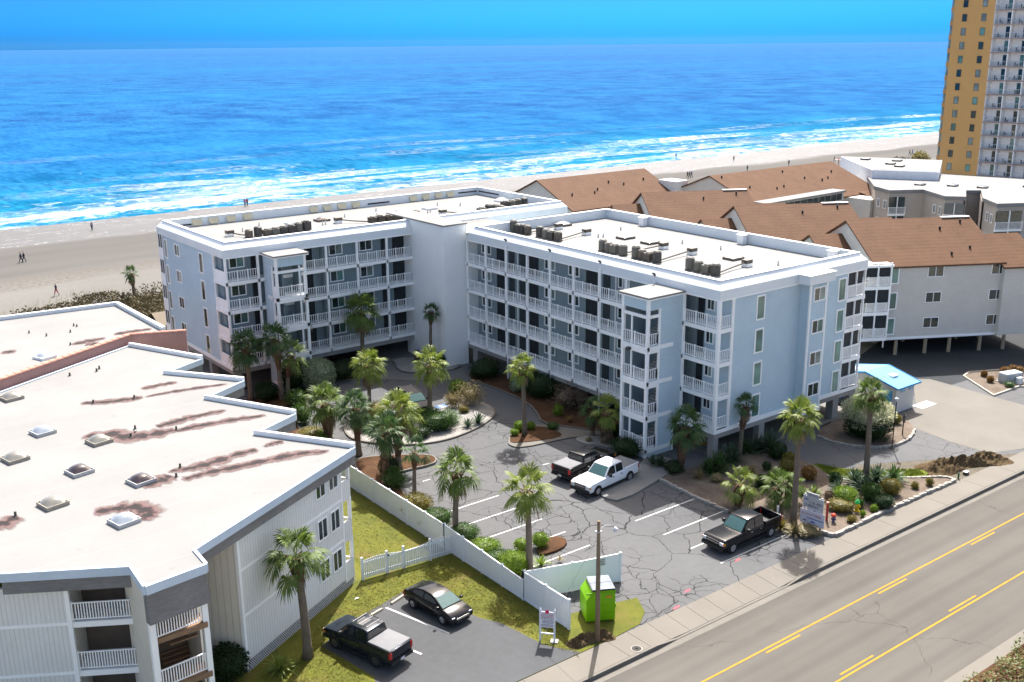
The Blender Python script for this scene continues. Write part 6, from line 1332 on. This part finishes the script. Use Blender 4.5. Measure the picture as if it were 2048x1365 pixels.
pickup('black pickup with a grey bed cover parked beside the white pickup',(51.5,58.5),R_(9),BLK,5.7,.97,bed='cover',topz=1.85)
pickup('dark navy pickup with a roof rack in the small car park',(24.95,46.6),R_(106),NAVY,5.2,.93,rim=RIMD,bed='cover',rack=True,z=.035,topz=1.82)
sed=[(-2.25,.45),(-2.27,.80),(-2.15,.98),(-1.75,1.02),(.95,.96),(1.55,.90),(2.05,.76),(2.25,.60),(2.24,.34),(2.0,.24),(-2.05,.26)]
car('black compact sedan backed up to a concrete wheel stop',(30.45,47.75),R_(-82),BLK,sed,[(-1.95,.98),(-1.25,1.34),(-.6,1.44),(.1,1.42),(.45,1.34),(1.35,.94)],.875,[(-1.35,-.45),(-.36,.7)],(-1.33,1.36),.33,.80,.58,L=4.5,z=.035,grille=CHROME)
van=[(-2.3,.5),(-2.33,.95),(-2.2,1.10),(1.2,1.04),(1.75,.98),(2.25,.80),(2.35,.6),(2.33,.34),(2.1,.26),(-2.1,.28)]
def suv(label,loc,rz,col,z=0): return car(label,loc,rz,col,van,[(-2.25,1.07),(-2.0,1.62),(-1.5,1.72),(.1,1.70),(.5,1.62),(1.35,1.03)],.92,[(-1.85,-1.0),(-.9,-.1),(0,.75)],(-1.4,1.42),.35,.87,.68,'suv_car','car',L=4.7,z=z,roofrack=True)
suv('dark grey minivan with roof rails on the turning circle bay',(48.9,79.9),R_(-98),DGY)
# cars half hidden in the garage
car('silver car parked in the dark garage under the left wing',(54.4,98.6),R_(-120),SLV,sed,[(-1.95,.98),(-1.25,1.34),(-.6,1.44),(.1,1.42),(.45,1.34),(1.35,.94)],.875,[(-1.35,-.45),(-.36,.7)],(-1.33,1.36),L=4.5,z=.012)
suv('dark car just inside the garage under the left wing, left of the silver car',(50.6,99.4),R_(-90),DGY,.012)
suv('pale car in the garage behind the twiggy bush of the right wing',(64.6,69.3),R_(200),SLV,.012)
# car nose at the right edge
suv('dark car at the right edge of the sandy yard',(104.3,44.6),R_(190),DGY,.014)
# ---------------------------------------------------------------- white vinyl fence
FV=pm('white_fence_vinyl',(.74,.76,.78),.4,.04,.7)
def fence(label,pts,h,panel=2.35,name='privacy_fence',cap=True):
    f=thing(name,label,'fence',(pts[0][0],pts[0][1],0),world=True)
    posts=[]
    for (a,b) in zip(pts,pts[1:]):
        d=Vector((b[0]-a[0],b[1]-a[1])); L=d.length; d.normalize(); n=max(1,round(L/panel)); nn=Vector((-d.y,d.x))
        for i in range(n):
            s0,s1=L*i/n,L*(i+1)/n; hh0=h(s0/L) if callable(h) else h; hh1=h(s1/L) if callable(h) else h
            mb=MB(); p0=(a[0]+d.x*(s0+.06),a[1]+d.y*(s0+.06)); p1=(a[0]+d.x*(s1-.06),a[1]+d.y*(s1-.06)); o=nn*.022
            for sgn in(1,):
                mb._a([(p0[0]-o.x,p0[1]-o.y,.06),(p1[0]-o.x,p1[1]-o.y,.06),(p1[0]+o.x,p1[1]+o.y,.06),(p0[0]+o.x,p0[1]+o.y,.06),(p0[0]-o.x,p0[1]-o.y,hh0),(p1[0]-o.x,p1[1]-o.y,hh1),(p1[0]+o.x,p1[1]+o.y,hh1),(p0[0]+o.x,p0[1]+o.y,hh0)])
                mb.f+=[(3,2,1,0),(4,5,6,7),(0,1,5,4),(1,2,6,5),(2,3,7,6),(3,0,4,7)]
            pn=mb.build('panel',FV,f)
            for z0,z1,hh in((.06,.20,0),(None,None,1)):
                rm=MB(); o2=nn*.04
                za0,zb0=(z0,z1) if z0 is not None else (hh0-.10,hh0+.01); za1,zb1=(z0,z1) if z0 is not None else (hh1-.10,hh1+.01)
                k_=rm._a([(p0[0]-o2.x,p0[1]-o2.y,za0),(p1[0]-o2.x,p1[1]-o2.y,za1),(p1[0]+o2.x,p1[1]+o2.y,za1),(p0[0]+o2.x,p0[1]+o2.y,za0),(p0[0]-o2.x,p0[1]-o2.y,zb0),(p1[0]-o2.x,p1[1]-o2.y,zb1),(p1[0]+o2.x,p1[1]+o2.y,zb1),(p0[0]+o2.x,p0[1]+o2.y,zb0)])
                rm.f+=[tuple(k_+q for q in w_) for w_ in((3,2,1,0),(4,5,6,7),(0,1,5,4),(1,2,6,5),(2,3,7,6),(3,0,4,7))]
                rm.build('rail',FV,pn)
        for i in range(n+1):
            s=L*i/n; c=(a[0]+d.x*s,a[1]+d.y*s)
            if any((c[0]-q[0])**2+(c[1]-q[1])**2<.02 for q in posts): continue
            posts.append(c); hh=h(s/L) if callable(h) else h
            mb=MB().box(c[0]-.065,c[0]+.065,c[1]-.065,c[1]+.065,0,hh+.07); 
            if cap: mb._a([(c[0]-.085,c[1]-.085,hh+.07),(c[0]+.085,c[1]-.085,hh+.07),(c[0]+.085,c[1]+.085,hh+.07),(c[0]-.085,c[1]+.085,hh+.07),(c[0],c[1],hh+.15)]); mb.f+=[(8,9,12),(9,10,12),(10,11,12),(11,8,12),(11,10,9,8)]
            mb.build('post',FV,f)
    return f
fence('long white privacy fence between the lawn and the parking court hedge',[(35.30,54.2),(35.32,68.6)],1.85)
fence('white privacy fence dropping towards the street beside the small car park',[(35.30,45.6),(35.30,54.2)],lambda u:1.40+.45*u)
fence('tall white privacy fence panels next to the lawn notice board',[(35.33,41.3),(35.33,45.6)],1.95)
fence('tall white fence screening the dumpster from the parking court',[(35.33,45.6),(38.4,44.6),(41.6,43.7)],1.95)
# picket fence with gate
pf=thing('picket_fence','white picket fence with a gate joining the boarded building and the privacy fence','fence',(32,53.6,0),world=True)
pa,pb=(28.75,53.9),(35.25,53.3); d=Vector((pb[0]-pa[0],pb[1]-pa[1])); L=d.length; d.normalize(); nn=Vector((-d.y,d.x))
pk0=None
for i in range(int(L/.135)):
    s=.1+i*.135; c=(pa[0]+d.x*s,pa[1]+d.y*s); h=1.35+.12*math.sin(s*1.4)
    if pk0 is None: pk0=MB().box(-.045,.045,-.012,.012,.1,1.4).mesh('picket',FV)
    o=inst(pk0,'picket',pf,(c[0],c[1],0),math.atan2(d.y,d.x)); o.scale=(1,1,h/1.4)
for z in(.3,1.15):
    MB().prism([(pa[0]+nn.x*.02,pa[1]+nn.y*.02),(pb[0]+nn.x*.02,pb[1]+nn.y*.02),(pb[0]+nn.x*.06,pb[1]+nn.y*.06),(pa[0]+nn.x*.06,pa[1]+nn.y*.06)],z,z+.09).build('rail',FV,pf)
for s in(0.02,1.75,2.95,L*.75): c=(pa[0]+d.x*s,pa[1]+d.y*s); part(pf,'post',FV,(c[0]-.065,c[0]+.065,c[1]-.065,c[1]+.065,0,1.62))
for s in(1.83,): c=(pa[0]+d.x*s,pa[1]+d.y*s); part(pf,'gate_latch',BLACK,(c[0]-.04,c[0]+.04,c[1]-.12,c[1]-.06,1.25,1.4))
# fence notice
g=(40.3,44.07); rot=math.atan2(43.7-44.6,41.6-38.4)
fn=thing('fence_notice','small white notice with black lettering on the dumpster screen fence','sign',(g[0],g[1]-.03,1.35),rot); part(fn,'board',PLATE,(-.28,.28,-.03,-.018,0,.5)); m=MB(); rnd=random.Random(9)
for r_ in range(4):
    x=-.22
    while x<.2: w_=rnd.uniform(.04,.09); m.box(x,x+w_,-.036,-.031,.07+r_*.11,.13+r_*.11); x+=w_+.025
m.build('lettering',TRIMB,fn,kind='stuff')
# ---------------------------------------------------------------- dumpster
LIME=pm('lime_paint',(.17,.40,.005),.4,.05,1.0,obj=True); LIMED=pm('lime_rib',(.14,.34,.005),.45,.05,obj=True)
e5a,e5b,e5c=(36.54,41.18),(38.09,40.35),(37.25,42.72)
ddv=Vector((e5b[0]-e5a[0],e5b[1]-e5a[1])); dl=ddv.length; dn=Vector((e5c[0]-e5a[0],e5c[1]-e5a[1])); dd=dn.length
du=thing('dumpster','lime green front-load dumpster with a black slatted lid by the street corner','dumpster',(e5a[0],e5a[1],.04),math.atan2(ddv.y,ddv.x))
W_,D_=dl,max(1.6,min(dd,2.0)); Hb,Hs=2.0,1.45
m=MB(); m._a([(0,0,.08),(W_,0,.08),(W_,D_,.08),(0,D_,.08),(0,0,Hs),(W_*.22,0,Hb),(W_*.22,D_,Hb),(0,D_,Hs),(W_,0,Hb*1.02),(W_,D_,Hb*1.02)])
m.f+=[(3,2,1,0),(0,1,8,5,4),(2,3,7,6,9),(3,0,4,7),(4,5,6,7),(1,2,9,8)]; bev(m.build('bin',LIME,du),.02,2)
for x0,x1,z0,z1 in((.02,W_-.02,Hb-.16,Hb-.06),(.5,W_*.62,1.1,1.13),(.6*W_,W_*.92,.55,.6)): part(du,'rib',LIMED,(x0,x1,-.035,-.002,z0,z1))
part(du,'warning_label',pm('orange_label',(.62,.20,.03),.5),(W_*.68,W_*.86,-.04,-.003,Hb-.42,Hb-.32)); part(du,'fork_pocket',LIMED,(W_,W_+.12,.3,D_-.2,.7,.95))
for q in(0,1):
    y0=.03+q*D_*.5; lo=MB().box(W_*.2,W_*1.0,y0,y0+D_*.47,Hb+.03,Hb+.08).build('lid',pm('lid_black',(.03,.032,.036),.45),du); mm=MB()
    for i in range(7): yy=y0+.05+i*(D_*.47-.1)/6; mm.box(W_*.22,W_*.98,yy-.03,yy+.03,Hb+.085,Hb+.12)
    mm.build('lid_ribs',pm('lid_grey',(.30,.33,.38),.4),lo)
# ---------------------------------------------------------------- utility pole with lamp and guy
PB_=(35.75,39.3)
po=thing('utility_pole','leaning timber utility pole with a small street lamp by the sidewalk','utility pole',(PB_[0],PB_[1],0))
MB().tube([(0,0,0),(.03,.05,4),(.06,.1,7.5)],[.15,.13,.10],12).build('pole',pm('pole_timber',(.20,.15,.10),.9,.25,1.5,bump=.5,obj=True),po,smooth=True)
m=MB(); m.tube([(.06,.1,6.9),(.5,.1,7.1),(1.0,.15,6.95),(1.35,.2,6.65)],.03,6); m.build('lamp_arm',GALV,po); m=MB(); m.lathe([(.04,0),(.13,.06),(.16,.2),(.05,.3)],12,(1.42,.2,6.4)); m.build('lamp_head',pm('lamp_grey',(.6,.62,.64),.4),po,smooth=True)
MB().tube([(.05,.08,6.6),(-2.9,1.7,.25)],.012,5).build('guy_wire',GALV,po); part(po,'bracket',GALV,(-.12,.2,-.02,.2,6.85,6.92))
# lawn notice board
nbp=(mid((33.29,41.44),(33.83,40.82))); a,b=(33.29,41.44),(33.83,40.82); nd=math.atan2(b[1]-a[1],b[0]-a[0]); nw=math.hypot(b[0]-a[0],b[1]-a[1])
ns=thing('notice_board','white parking notice on two posts with a red disc, on the lawn by the fence','sign',(nbp[0],nbp[1],.03),nd)
for s in(-1,1): m=MB().box(s*nw/2-.05,s*nw/2+.05,-.05,.05,0,1.98); m._a([(s*nw/2-.06,-.06,1.98),(s*nw/2+.06,-.06,1.98),(s*nw/2+.06,.06,1.98),(s*nw/2-.06,.06,1.98),(s*nw/2,0,2.16)]); m.f+=[(8,9,12),(9,10,12),(10,11,12),(11,8,12)]; m.build('post',FV,ns)
part(ns,'board',pm('notice_white',(.70,.69,.71),.5),(-nw/2-.03,nw/2+.03,-.085,-.055,.92,1.92)); m=MB(); m.lathe([(.11,0),(.11,.012)],16); m.v=[(p[0],-.09-p[2],1.93+p[1]) for p in m.v]; m.build('red_disc',pm('sign_red',(.50,.015,.08),.5),ns)
RT=pm('sign_red_text',(.45,.06,.10),.5); GT=pm('sign_grey_text',(.16,.15,.19),.6); rnd=random.Random(4)
for r_,(z,mt) in enumerate(((1.80,RT),(1.72,GT),(1.64,RT),(1.56,GT),(1.48,GT),(1.37,GT),(1.29,GT),(1.21,GT),(1.10,GT),(1.02,GT))):
    m=MB(); x=-nw*.42 if r_ not in(0,5,6,7) else -nw*.33
    while x<nw*(.42 if r_ else .3):
        w_=rnd.uniform(.03,.10); m.box(x,min(x+w_,nw*.44),-.092,-.087,z-.02,z+.02); x+=w_+.02
    m.build('lettering',mt,ns,kind='stuff')
part(ns,'brace',FV,(-nw/2,nw/2,-.03,.03,.45,.52)); part(ns,'post_base',CONC,(nw/2-.22,nw/2+.22,-.2,.2,0,.06))
# street sign with two boards (lettering too worn to read)
s0,s1=(56.49,41.48),(57.01,40.02); sa=math.atan2(s1[1]-s0[1],s1[0]-s0[0]); sw_=2.1
SIGNSCALE=.86
st=thing('street_sign','weathered white two-board beach motel sign with blue fish at the street corner','sign',(s0[0]+.45,s0[1]+.15,.1),sa+R_(-12)); st.scale=(SIGNSCALE,)*3
OLDW=pm('weathered_white_board',(.40,.40,.40),.8,.25,1.5,9); BANN=pm('banner_white',(.52,.50,.55),.7,.12,2)
for x in(.25,1.75): part(st,'post',OLDW,(x-.07,x+.07,.02,.16,0,2.85))
part(st,'upper_board',OLDW,(.15,1.95,-.06,.02,1.75,2.75)); part(st,'top_board',OLDW,(.45,1.5,-.05,.03,2.76,3.08)); part(st,'banner',BANN,(0,2.15,-.10,-.07,.35,1.55)); part(st,'middle_board',BANN,(.55,1.95,-.07,.0,1.56,1.74))
BLU=pm('sign_blue',(.03,.07,.30),.6); INK=pm('sign_ink',(.035,.035,.06),.6)
def glyphs(x0,x1,y,z,h,mat,seed,name='lettering',tk=.035):
    rnd=random.Random(seed); m=MB(); x=x0
    while x<x1-.05:
        w_=h*rnd.uniform(.5,.75)
        for q in range(3):
            k_=rnd.randrange(3)
            if k_==0: m.box(x,x+tk,y-.006,y,z,z+h)
            elif k_==1: m.box(x,x+w_,y-.006,y,z+h*rnd.choice((0,.45,.85)),z+h*rnd.choice((0,.45,.85))+tk) if False else m.box(x,x+w_,y-.006,y,z+h*.42,z+h*.42+tk)
            else: m.box(x+w_-tk,x+w_,y-.006,y,z,z+h)
        x+=w_+h*.28
    m.build(name,mat,st,kind='stuff')
glyphs(.75,1.85,-.065,2.15,.22,INK,1); glyphs(.4,1.5,-.065,1.88,.2,INK,2); glyphs(.5,1.45,-.055,2.82,.18,pm('faded_letter',(.25,.26,.28),.8),3); glyphs(.15,2.0,-.105,1.12,.2,pm('sign_brick',(.40,.10,.07),.6),4); 
def fish(x,z,s,name='fish_emblem',mat=BLU,y=-.105):
    pts=[(-.5,0),(-.35,.12),(-.1,.2),(.2,.16),(.45,.05),(.8,.02),(.45,-.03),(.15,-.13),(-.15,-.12),(-.35,-.06),(-.55,-.2)]; m=MB(); m.poly([(x+px*s,y,z+pz*s) for px,pz in pts][::-1]); m.build(name,mat,st)
fish(1.15,.62,.42); fish(.45,.62,.36,'bird_emblem',INK); fish(1.25,1.64,.2); fish(.45,2.45,.35,'fish_emblem',BLU,-.066)
m=MB(); m.box(.6,2.1,-.106,-.101,.86,.93); m.build('blue_stripe',BLU,st)
# hydrant and red standpipes
HY=(61.87,40.45); hy=thing('fire_hydrant','yellow fire hydrant with a green cap in the street bed','fire hydrant',(HY[0],HY[1],.12)); YL=pm('hydrant_yellow',(.65,.42,.02),.5); GN=pm('hydrant_green',(.03,.42,.09),.5)
MB().lathe([(.2,0),(.2,.06),(.14,.08),(.13,.55),(.17,.57),(.17,.62)],16,).build('barrel',YL,hy); MB().lathe([(.18,.62),(.17,.75),(.10,.85),(.05,.87),(.05,.95)],16).build('bonnet',GN,hy)
for s in(-1,1): MB().tube([(0,0,.45),(s*.25,0,.45)],.065,8).build('nozzle_cap',YL,hy)
MB().tube([(0,0,.45),(0,-.25,.45)],.08,8).build('steamer_cap',YL,hy)
rp=thing('red_standpipe','red vertical pipe post in the street bed right of the sign','standpipe',(58.90,40.86)+(.12,)); MB().tube([(0,0,0),(0,0,1.35)],.085,10).build('pipe',pm('standpipe_red',(.28,.035,.03),.6,.15),rp); MB().lathe([(.11,1.35),(.11,1.43),(.03,1.46)],10).build('cap',pm('standpipe_cap',(.55,.25,.22),.5),rp)
fv=thing('fire_valve','low red capped fire connection in the street bed','fire valve',(59.06,40.42)+(.12,)); MB().lathe([(.13,0),(.09,.1),(.08,.45)],10).build('stem',pm('valve_blue',(.08,.07,.14),.6),fv); m=MB(); m.tube([(-.2,0,.3),(.2,0,.3)],.07,8); m.tube([(0,0,.4),(0,-.2,.2)],.07,8); m.build('outlets',MATS['valve_blue'],fv); MB().lathe([(.17,.45),(.17,.6),(.08,.66)],10).build('cap',pm('valve_red',(.45,.05,.03),.5),fv)
wp=thing('white_pipe_stub','short white pipe stub behind the black pickup tailgate','pipe',(57.22,43.83)+(.12,)); MB().tube([(0,0,0),(0,0,.55)],.08,10).build('pipe',WHITE,wp)
# lamp post and small sign by the drive, bollards, manholes, utility box
lpz=(74.86,46.14); lp=thing('lamp_post','thin black lamp post on the rim of the flowering bush bed','lamp post',(lpz[0],lpz[1],0)); MB().tube([(0,0,0),(0,0,4.1)],.045,8).build('pole',BLACK,lp); MB().lathe([(.25,0),(.25,.04),(.06,.06)],12).build('base',BLACK,lp); MB().lathe([(.05,4.1),(.16,4.15),(.18,4.4),(.05,4.5)],10).build('lantern',pm('lantern',(.45,.46,.45),.4),lp)
sp=thing('drive_sign','narrow dark sign on a post at the yard side of the flowering bush bed','sign',(78.01,47.23)+(.1,)); MB().tube([(0,0,0),(0,0,2.0)],.05,8).build('post',BLACK,sp); part(sp,'board',METALD,(-.06,.22,-.04,.04,1.1,1.8))
bo=thing('green_marker_post','short dark green marker post by the sidewalk near the soil heap','marker post',(73.26,39.25)+(.0,)); MB().tube([(0,0,0),(0,0,.5)],.07,8).build('post',pm('marker_green',(.03,.10,.04),.6),bo); MB().tube([(0,0,.5),(0,0,1.0)],.02,6).build('rod',METALD,bo)
mm_=thing('meter_box','small dark meter box on the verge beside the soil heap','meter box',(74.54,39.36)+(.0,)); bev(part(mm_,'box',METALD,(-.2,.2,-.15,.15,0,.22)),.02); part(mm_,'lid',GALV,(-.21,.21,-.16,.16,.22,.25))
ub=thing('utility_box','grey utility transformer box on the parking island','utility box',(99.29,49.05)+(.14,),R_(-15)); bev(part(ub,'cabinet',pm('utility_grey',(.34,.36,.36),.6),(-1.1,1.1,-.6,.6,0,1.0)),.18,3); part(ub,'pad',CONC,(-1.2,1.2,-.7,.7,-.1,.06)); part(ub,'meter',pm('meter_white',(.6,.62,.62),.5),(-.1,.5,-1.1,-.75,0,.65))
for p,lab,rr_ in(((37.01,37.40),'round cast iron manhole cover in the sidewalk',.35),):
    mh=thing('manhole_cover',lab,'manhole cover',p+(.036,)); MB().lathe([(rr_+.06,0),(rr_+.06,.006)],24).build('frame',KERB,mh); m=MB(); m.lathe([(rr_,0.004),(rr_,.012)],24); m.build('lid',pm('cast_iron',(.22,.20,.18),.7,.3,6),mh); m=MB()
    for q in(.12,.2,.28): m.lathe([(q,.012),(q,.018),(q-.03,.018),(q-.03,.012)],20)
    m.build('ribs',pm('cast_iron_dark',(.13,.12,.11),.7),mh)
sp_=thing('drain_pad','white concrete pad with a round rusty cover in the sandy yard','drain cover',(86.71,50.54)+(.016,)); part(sp_,'pad',pm('white_pad',(.66,.64,.60),.8,.08),(-1.15,1.15,-.55,.55,0,.03)); MB().lathe([(.42,.03),(.42,.045)],20).build('cover',pm('rusty',(.36,.26,.19),.8,.2),sp_)
# wheel stops
for a,b,lab in(((28.67,50.16),(30.08,50.63),'concrete wheel stop behind the black sedan'),((26.31,49.54),(27.84,49.94),'concrete wheel stop in the empty space beyond the navy pickup')):
    t=thing('wheel_stop',lab,'wheel stop',mid(a,b)+(.035,),math.atan2(b[1]-a[1],b[0]-a[0])); L=math.hypot(b[0]-a[0],b[1]-a[1])*1.08; m=MB(); n_=m._a([(-L/2,-.1,0),(L/2,-.1,0),(L/2,.1,0),(-L/2,.1,0),(-L/2+.04,-.06,.13),(L/2-.04,-.06,.13),(L/2-.04,.06,.13),(-L/2+.04,.06,.13)]); m.f+=[(3,2,1,0),(4,5,6,7),(0,1,5,4),(1,2,6,5),(2,3,7,6),(3,0,4,7)]; m.build('block',pm('wheel_stop_concrete',(.42,.37,.29),.9,.15,2),t)
for i,(x,y,L) in enumerate(((76.2,56.2,1.8),(63.2,56.6,2.2),(74.4,57.5,1.8))):
    t=thing('yellow_wheel_stop',['yellow painted wheel stop in the garage near the flowering bush','yellow painted wheel stop behind the corner stilt','yellow painted wheel stop deeper in the end garage bay'][i],'wheel stop',(x,y,.012),R_([-8,-55,-8][i])); bev(part(t,'block',PAINTY,(-L/2,L/2,-.09,.09,0,.14)),.03)
# sheds of paper on the lawn
lt=MB().sheet([(0,0),(.28,.05),(.25,.14),(.02,.1)],.0).build('litter',WHITE); lt.location=(27.15,51.95)+(.11,); tag(lt,'scrap of white litter on the lawn beside the lattice skirt','litter')
# ---------------------------------------------------------------- people on the beach
def person_mesh(pose):
    V=[(0,0,.95),(0,0,1.15),(0,.0,1.38),(0,0,1.50),(0,.02,1.62),(0,.02,1.72)]; E=[(0,1),(1,2),(2,3),(3,4),(4,5)]; Rd=[(.15,.11),(.14,.10),(.17,.11),(.06,.06),(.095,.105),(.07,.08)]
    st={'stand':.06,'walk':.28,'sit':0}[pose]
    def add(pts,rs,root):
        p=root
        for q,r in zip(pts,rs): V.append(q); Rd.append((r,r)); E.append((p,len(V)-1)); p=len(V)-1
    if pose=='sit':
        V=[(x,y,z-.70) for x,y,z in V]
        for s in(-1,1): add([(s*.10,0,.22),(s*.13,.42,.38),(s*.13,.62,.06),(s*.13,.74,.05)],[.10,.075,.055,.045],0)
        for s in(-1,1): add([(s*.20,0,.66),(s*.24,.12,.42),(s*.20,.36,.36),(s*.19,.43,.36)],[.06,.05,.04,.035],2)
    else:
        for s in(-1,1): add([(s*.09,0,.88),(s*.10,s*st*.55,.50),(s*.10,s*st-.05*(s<0),.09),(s*.11,s*st+.14,.045)],[.105,.075,.052,.045],0)
        for s in(-1,1): add([(s*.20,0,1.36),(s*.25,-s*st*.3,1.10),(s*.25,-s*st*.6+.05,.86),(s*.25,-s*st*.6+.07,.77)],[.065,.05,.04,.038],2)
    me=bpy.data.meshes.new('person'); me.from_pydata(V,E,[]); o=bpy.data.objects.new('tmp',me); C.objects.link(o)
    m=o.modifiers.new('skin','SKIN'); 
    for i,(a,b) in enumerate(Rd): me.skin_vertices[0].data[i].radius=(a,b); me.skin_vertices[0].data[i].use_root=(i==0)
    o.modifiers.new('sub','SUBSURF').levels=2; o.modifiers['sub'].render_levels=2
    dg=bpy.context.evaluated_depsgraph_get(); em=bpy.data.meshes.new_from_object(o.evaluated_get(dg)); em.name='person_'+pose
    bpy.data.objects.remove(o); em.polygons.foreach_set('use_smooth',[True]*len(em.polygons)); return em
PM={p:person_mesh(p) for p in('stand','walk','sit')}
def pmat(legs,shirt,skin,hair,sit=False):
    t=NT('clothing'); z=t.xyz(t.n('ShaderNodeTexCoord').outputs['Object'])[2]; o=-.70 if sit else 0
    r=t.n('ShaderNodeValToRGB'); r.color_ramp.interpolation='CONSTANT'; e=r.color_ramp.elements
    st=[(0,skin if legs[0]=='s' else legs[1]),((.45+o)/2 if not sit else .0,legs[1]),((.97+o)/2,shirt),((1.47+o)/2,skin),((1.66+o)/2,hair)]
    e[0].position=0; e[0].color=st[0][1]+(1,); e[1].position=max(.0001,st[1][0]); e[1].color=st[1][1]+(1,)
    for p,c in st[2:]: x=e.new(p); x.color=c+(1,)
    t.l(t.math('DIVIDE',z,2.0),r.inputs[0]); t.col(r.outputs[0]); t.set(.8,0,.2); return t.m
SK=(.42,.26,.18); HR=(.06,.04,.03)
NV=(.03,.035,.075); BK=(.02,.02,.025); GR=(.22,.22,.24); RD=(.40,.07,.08); WH=(.62,.62,.62); PK=(.62,.22,.32); BL=(.08,.15,.35); TL=(.05,.25,.28)
def person(p,pose,rz,legs,shirt,label,short=False,z=None):
    z=beachz(p[1]) if z is None else z
    me=PM[pose].copy(); me.materials.clear(); me.materials.append(pmat(('s' if short else 'l',legs),shirt,SK,HR,pose=='sit')); o=bpy.data.objects.new('person',me); C.objects.link(o); o.location=(p[0],p[1],z-.01); o.rotation_euler=(0,0,rz); return tag(o,label,'person','people on the beach')
person((37.29,178.24),'walk',1.2,BK,NV,'person in dark clothes walking arm in arm, left of the beach pair'); person((37.77,178.35),'walk',1.2,NV,BK,'taller person in black walking close beside another on the left beach')
person((35.24,149.79),'walk',1.9,RD,NV,'person in a navy top striding along the dune edge',True); person((55.50,203.01),'stand',.4,NV,GR,'person in a grey top standing in the wet sand at the left')
person((90.52,213.56),'stand',0,BK,PK,'left of two people paddling beyond the left wing roof',True); person((91.20,213.93),'stand',0,BK,RD,'right of two people paddling beyond the left wing roof',True)
person((227.90,219.44),'stand',0,TL,TL,'person in teal standing in the surf'); person((233.20,201.91),'stand',0,NV,GR,'lone person on the wet sand above the brown roofs')
person((195.02,183.59),'walk',.5,BK,NV,'leftmost of three people walking abreast on the sand'); person((195.39,183.26),'walk',.5,BK,BK,'middle of three people walking abreast on the sand'); person((196.50,183.63),'walk',.5,NV,BL,'rightmost of three people walking abreast on the sand')
person((216.63,182.81),'stand',0,BK,GR,'person half hidden behind the wide brown roof ridge'); person((234.70,183.70),'stand',0,BK,BK,'person in black just above the wide brown roof ridge')
person((250.87,180.82),'walk',.8,NV,NV,'person in navy carrying one end of a board',False); person((246.60,176.30),'stand',.4,BK,RD,'person with a red top beside the board carriers',True)
person((253.53,170.10),'stand',.3,NV,BL,'person in blue standing over a blue bundle on the sand'); person((245.63,167.62),'sit',1,BK,NV,'person sitting low on the sand above the white roofs')
person((281.85,177.22),'walk',.9,NV,NV,'left of a pair strolling near the ochre tower'); person((283.05,177.09),'walk',.9,GR,BL,'right of a pair strolling near the ochre tower')
person((255.91,163.15),'sit',.6,BK,PK,'person in pink sitting behind the dune shrubs'); person((260.93,159.45),'stand',.2,RD,RD,'person in dark red standing beside the beach umbrella'); person((263.21,159.01),'stand',.2,BK,TL,'person in dark green standing nearest the ochre tower')
# beach furniture
um=thing('beach_umbrella','tilted dark blue beach umbrella by the dune shrubs','umbrella',(258.95,160.44)+(0,),.4); MB().tube([(0,0,0),(.35,0,1.9)],.03,6).build('pole',WHITE,um); m=MB(); m.lathe([(1.1,0),(.75,.28),(.3,.45),(.02,.5)],12); Mt=Matrix.Translation((.3,0,1.55))@Matrix.Rotation(R_(35),4,'Y'); m.v=[tuple(Mt@Vector(p)) for p in m.v]; m.build('canopy',pm('umbrella_blue',(.04,.07,.17),.8),um)
ch=thing('beach_chair','teal folding chair on the sand near the umbrella','chair',(257.18,162.01)+(0,),.3); part(ch,'seat',pm('chair_teal',(.06,.28,.30),.8),(-.35,.35,-.3,.35,.3,.36)); m=MB(); m.poly([(-.35,.3,.35),(.35,.3,.35),(.35,.6,1.1),(-.35,.6,1.1)]); m.poly([(-.35,.62,1.1),(.35,.62,1.1),(.35,.32,.35),(-.35,.32,.35)]); m.build('backrest',MATS['chair_teal'],ch)
for sx in(-.32,.32):
    for sy in(-.25,.3): part(ch,'leg',GALV,(sx-.02,sx+.02,sy-.02,sy+.02,0,.32))
sb=MB(); sb.lathe([(.02,-1.2),(.25,-.7),(.28,0),(.22,.8),(.02,1.2)],12); sb.v=[(p[2],p[0],p[1]*.15) for p in sb.v]; o=sb.build('surfboard',pm('board_pink',(.62,.38,.32),.4)); o.location=(249.56,178.62)+(.9,); o.rotation_euler=(0,0,-.6); tag(o,'pale surfboard carried above the wide brown roof','surfboard')
tw_=MB().box(-.9,.9,-.4,.4,0,.03).build('beach_towel',pm('towel_blue',(.15,.38,.62),.9)); tw_.location=(261.09,158.52)+(.0,); tag(tw_,'light blue towel on the sand between standing people','towel')
# ---------------------------------------------------------------- sea air
t=bpy.data.materials.new('sea_haze'); t.use_nodes=True; n_=t.node_tree; n_.nodes.clear(); vo=n_.nodes.new('ShaderNodeVolumePrincipled'); ou=n_.nodes.new('ShaderNodeOutputMaterial'); n_.links.new(vo.outputs[0],ou.inputs['Volume'])
vo.inputs['Color'].default_value=(.78,.88,1,1); vo.inputs['Density'].default_value=0.3e-5; vo.inputs['Anisotropy'].default_value=.2
hz=MB().box(-11000,11000,-4100,11000,-8.0,59).build('haze',t,kind='stuff'); hz['label']='thin pale sea haze over the water'; hz['category']='haze'
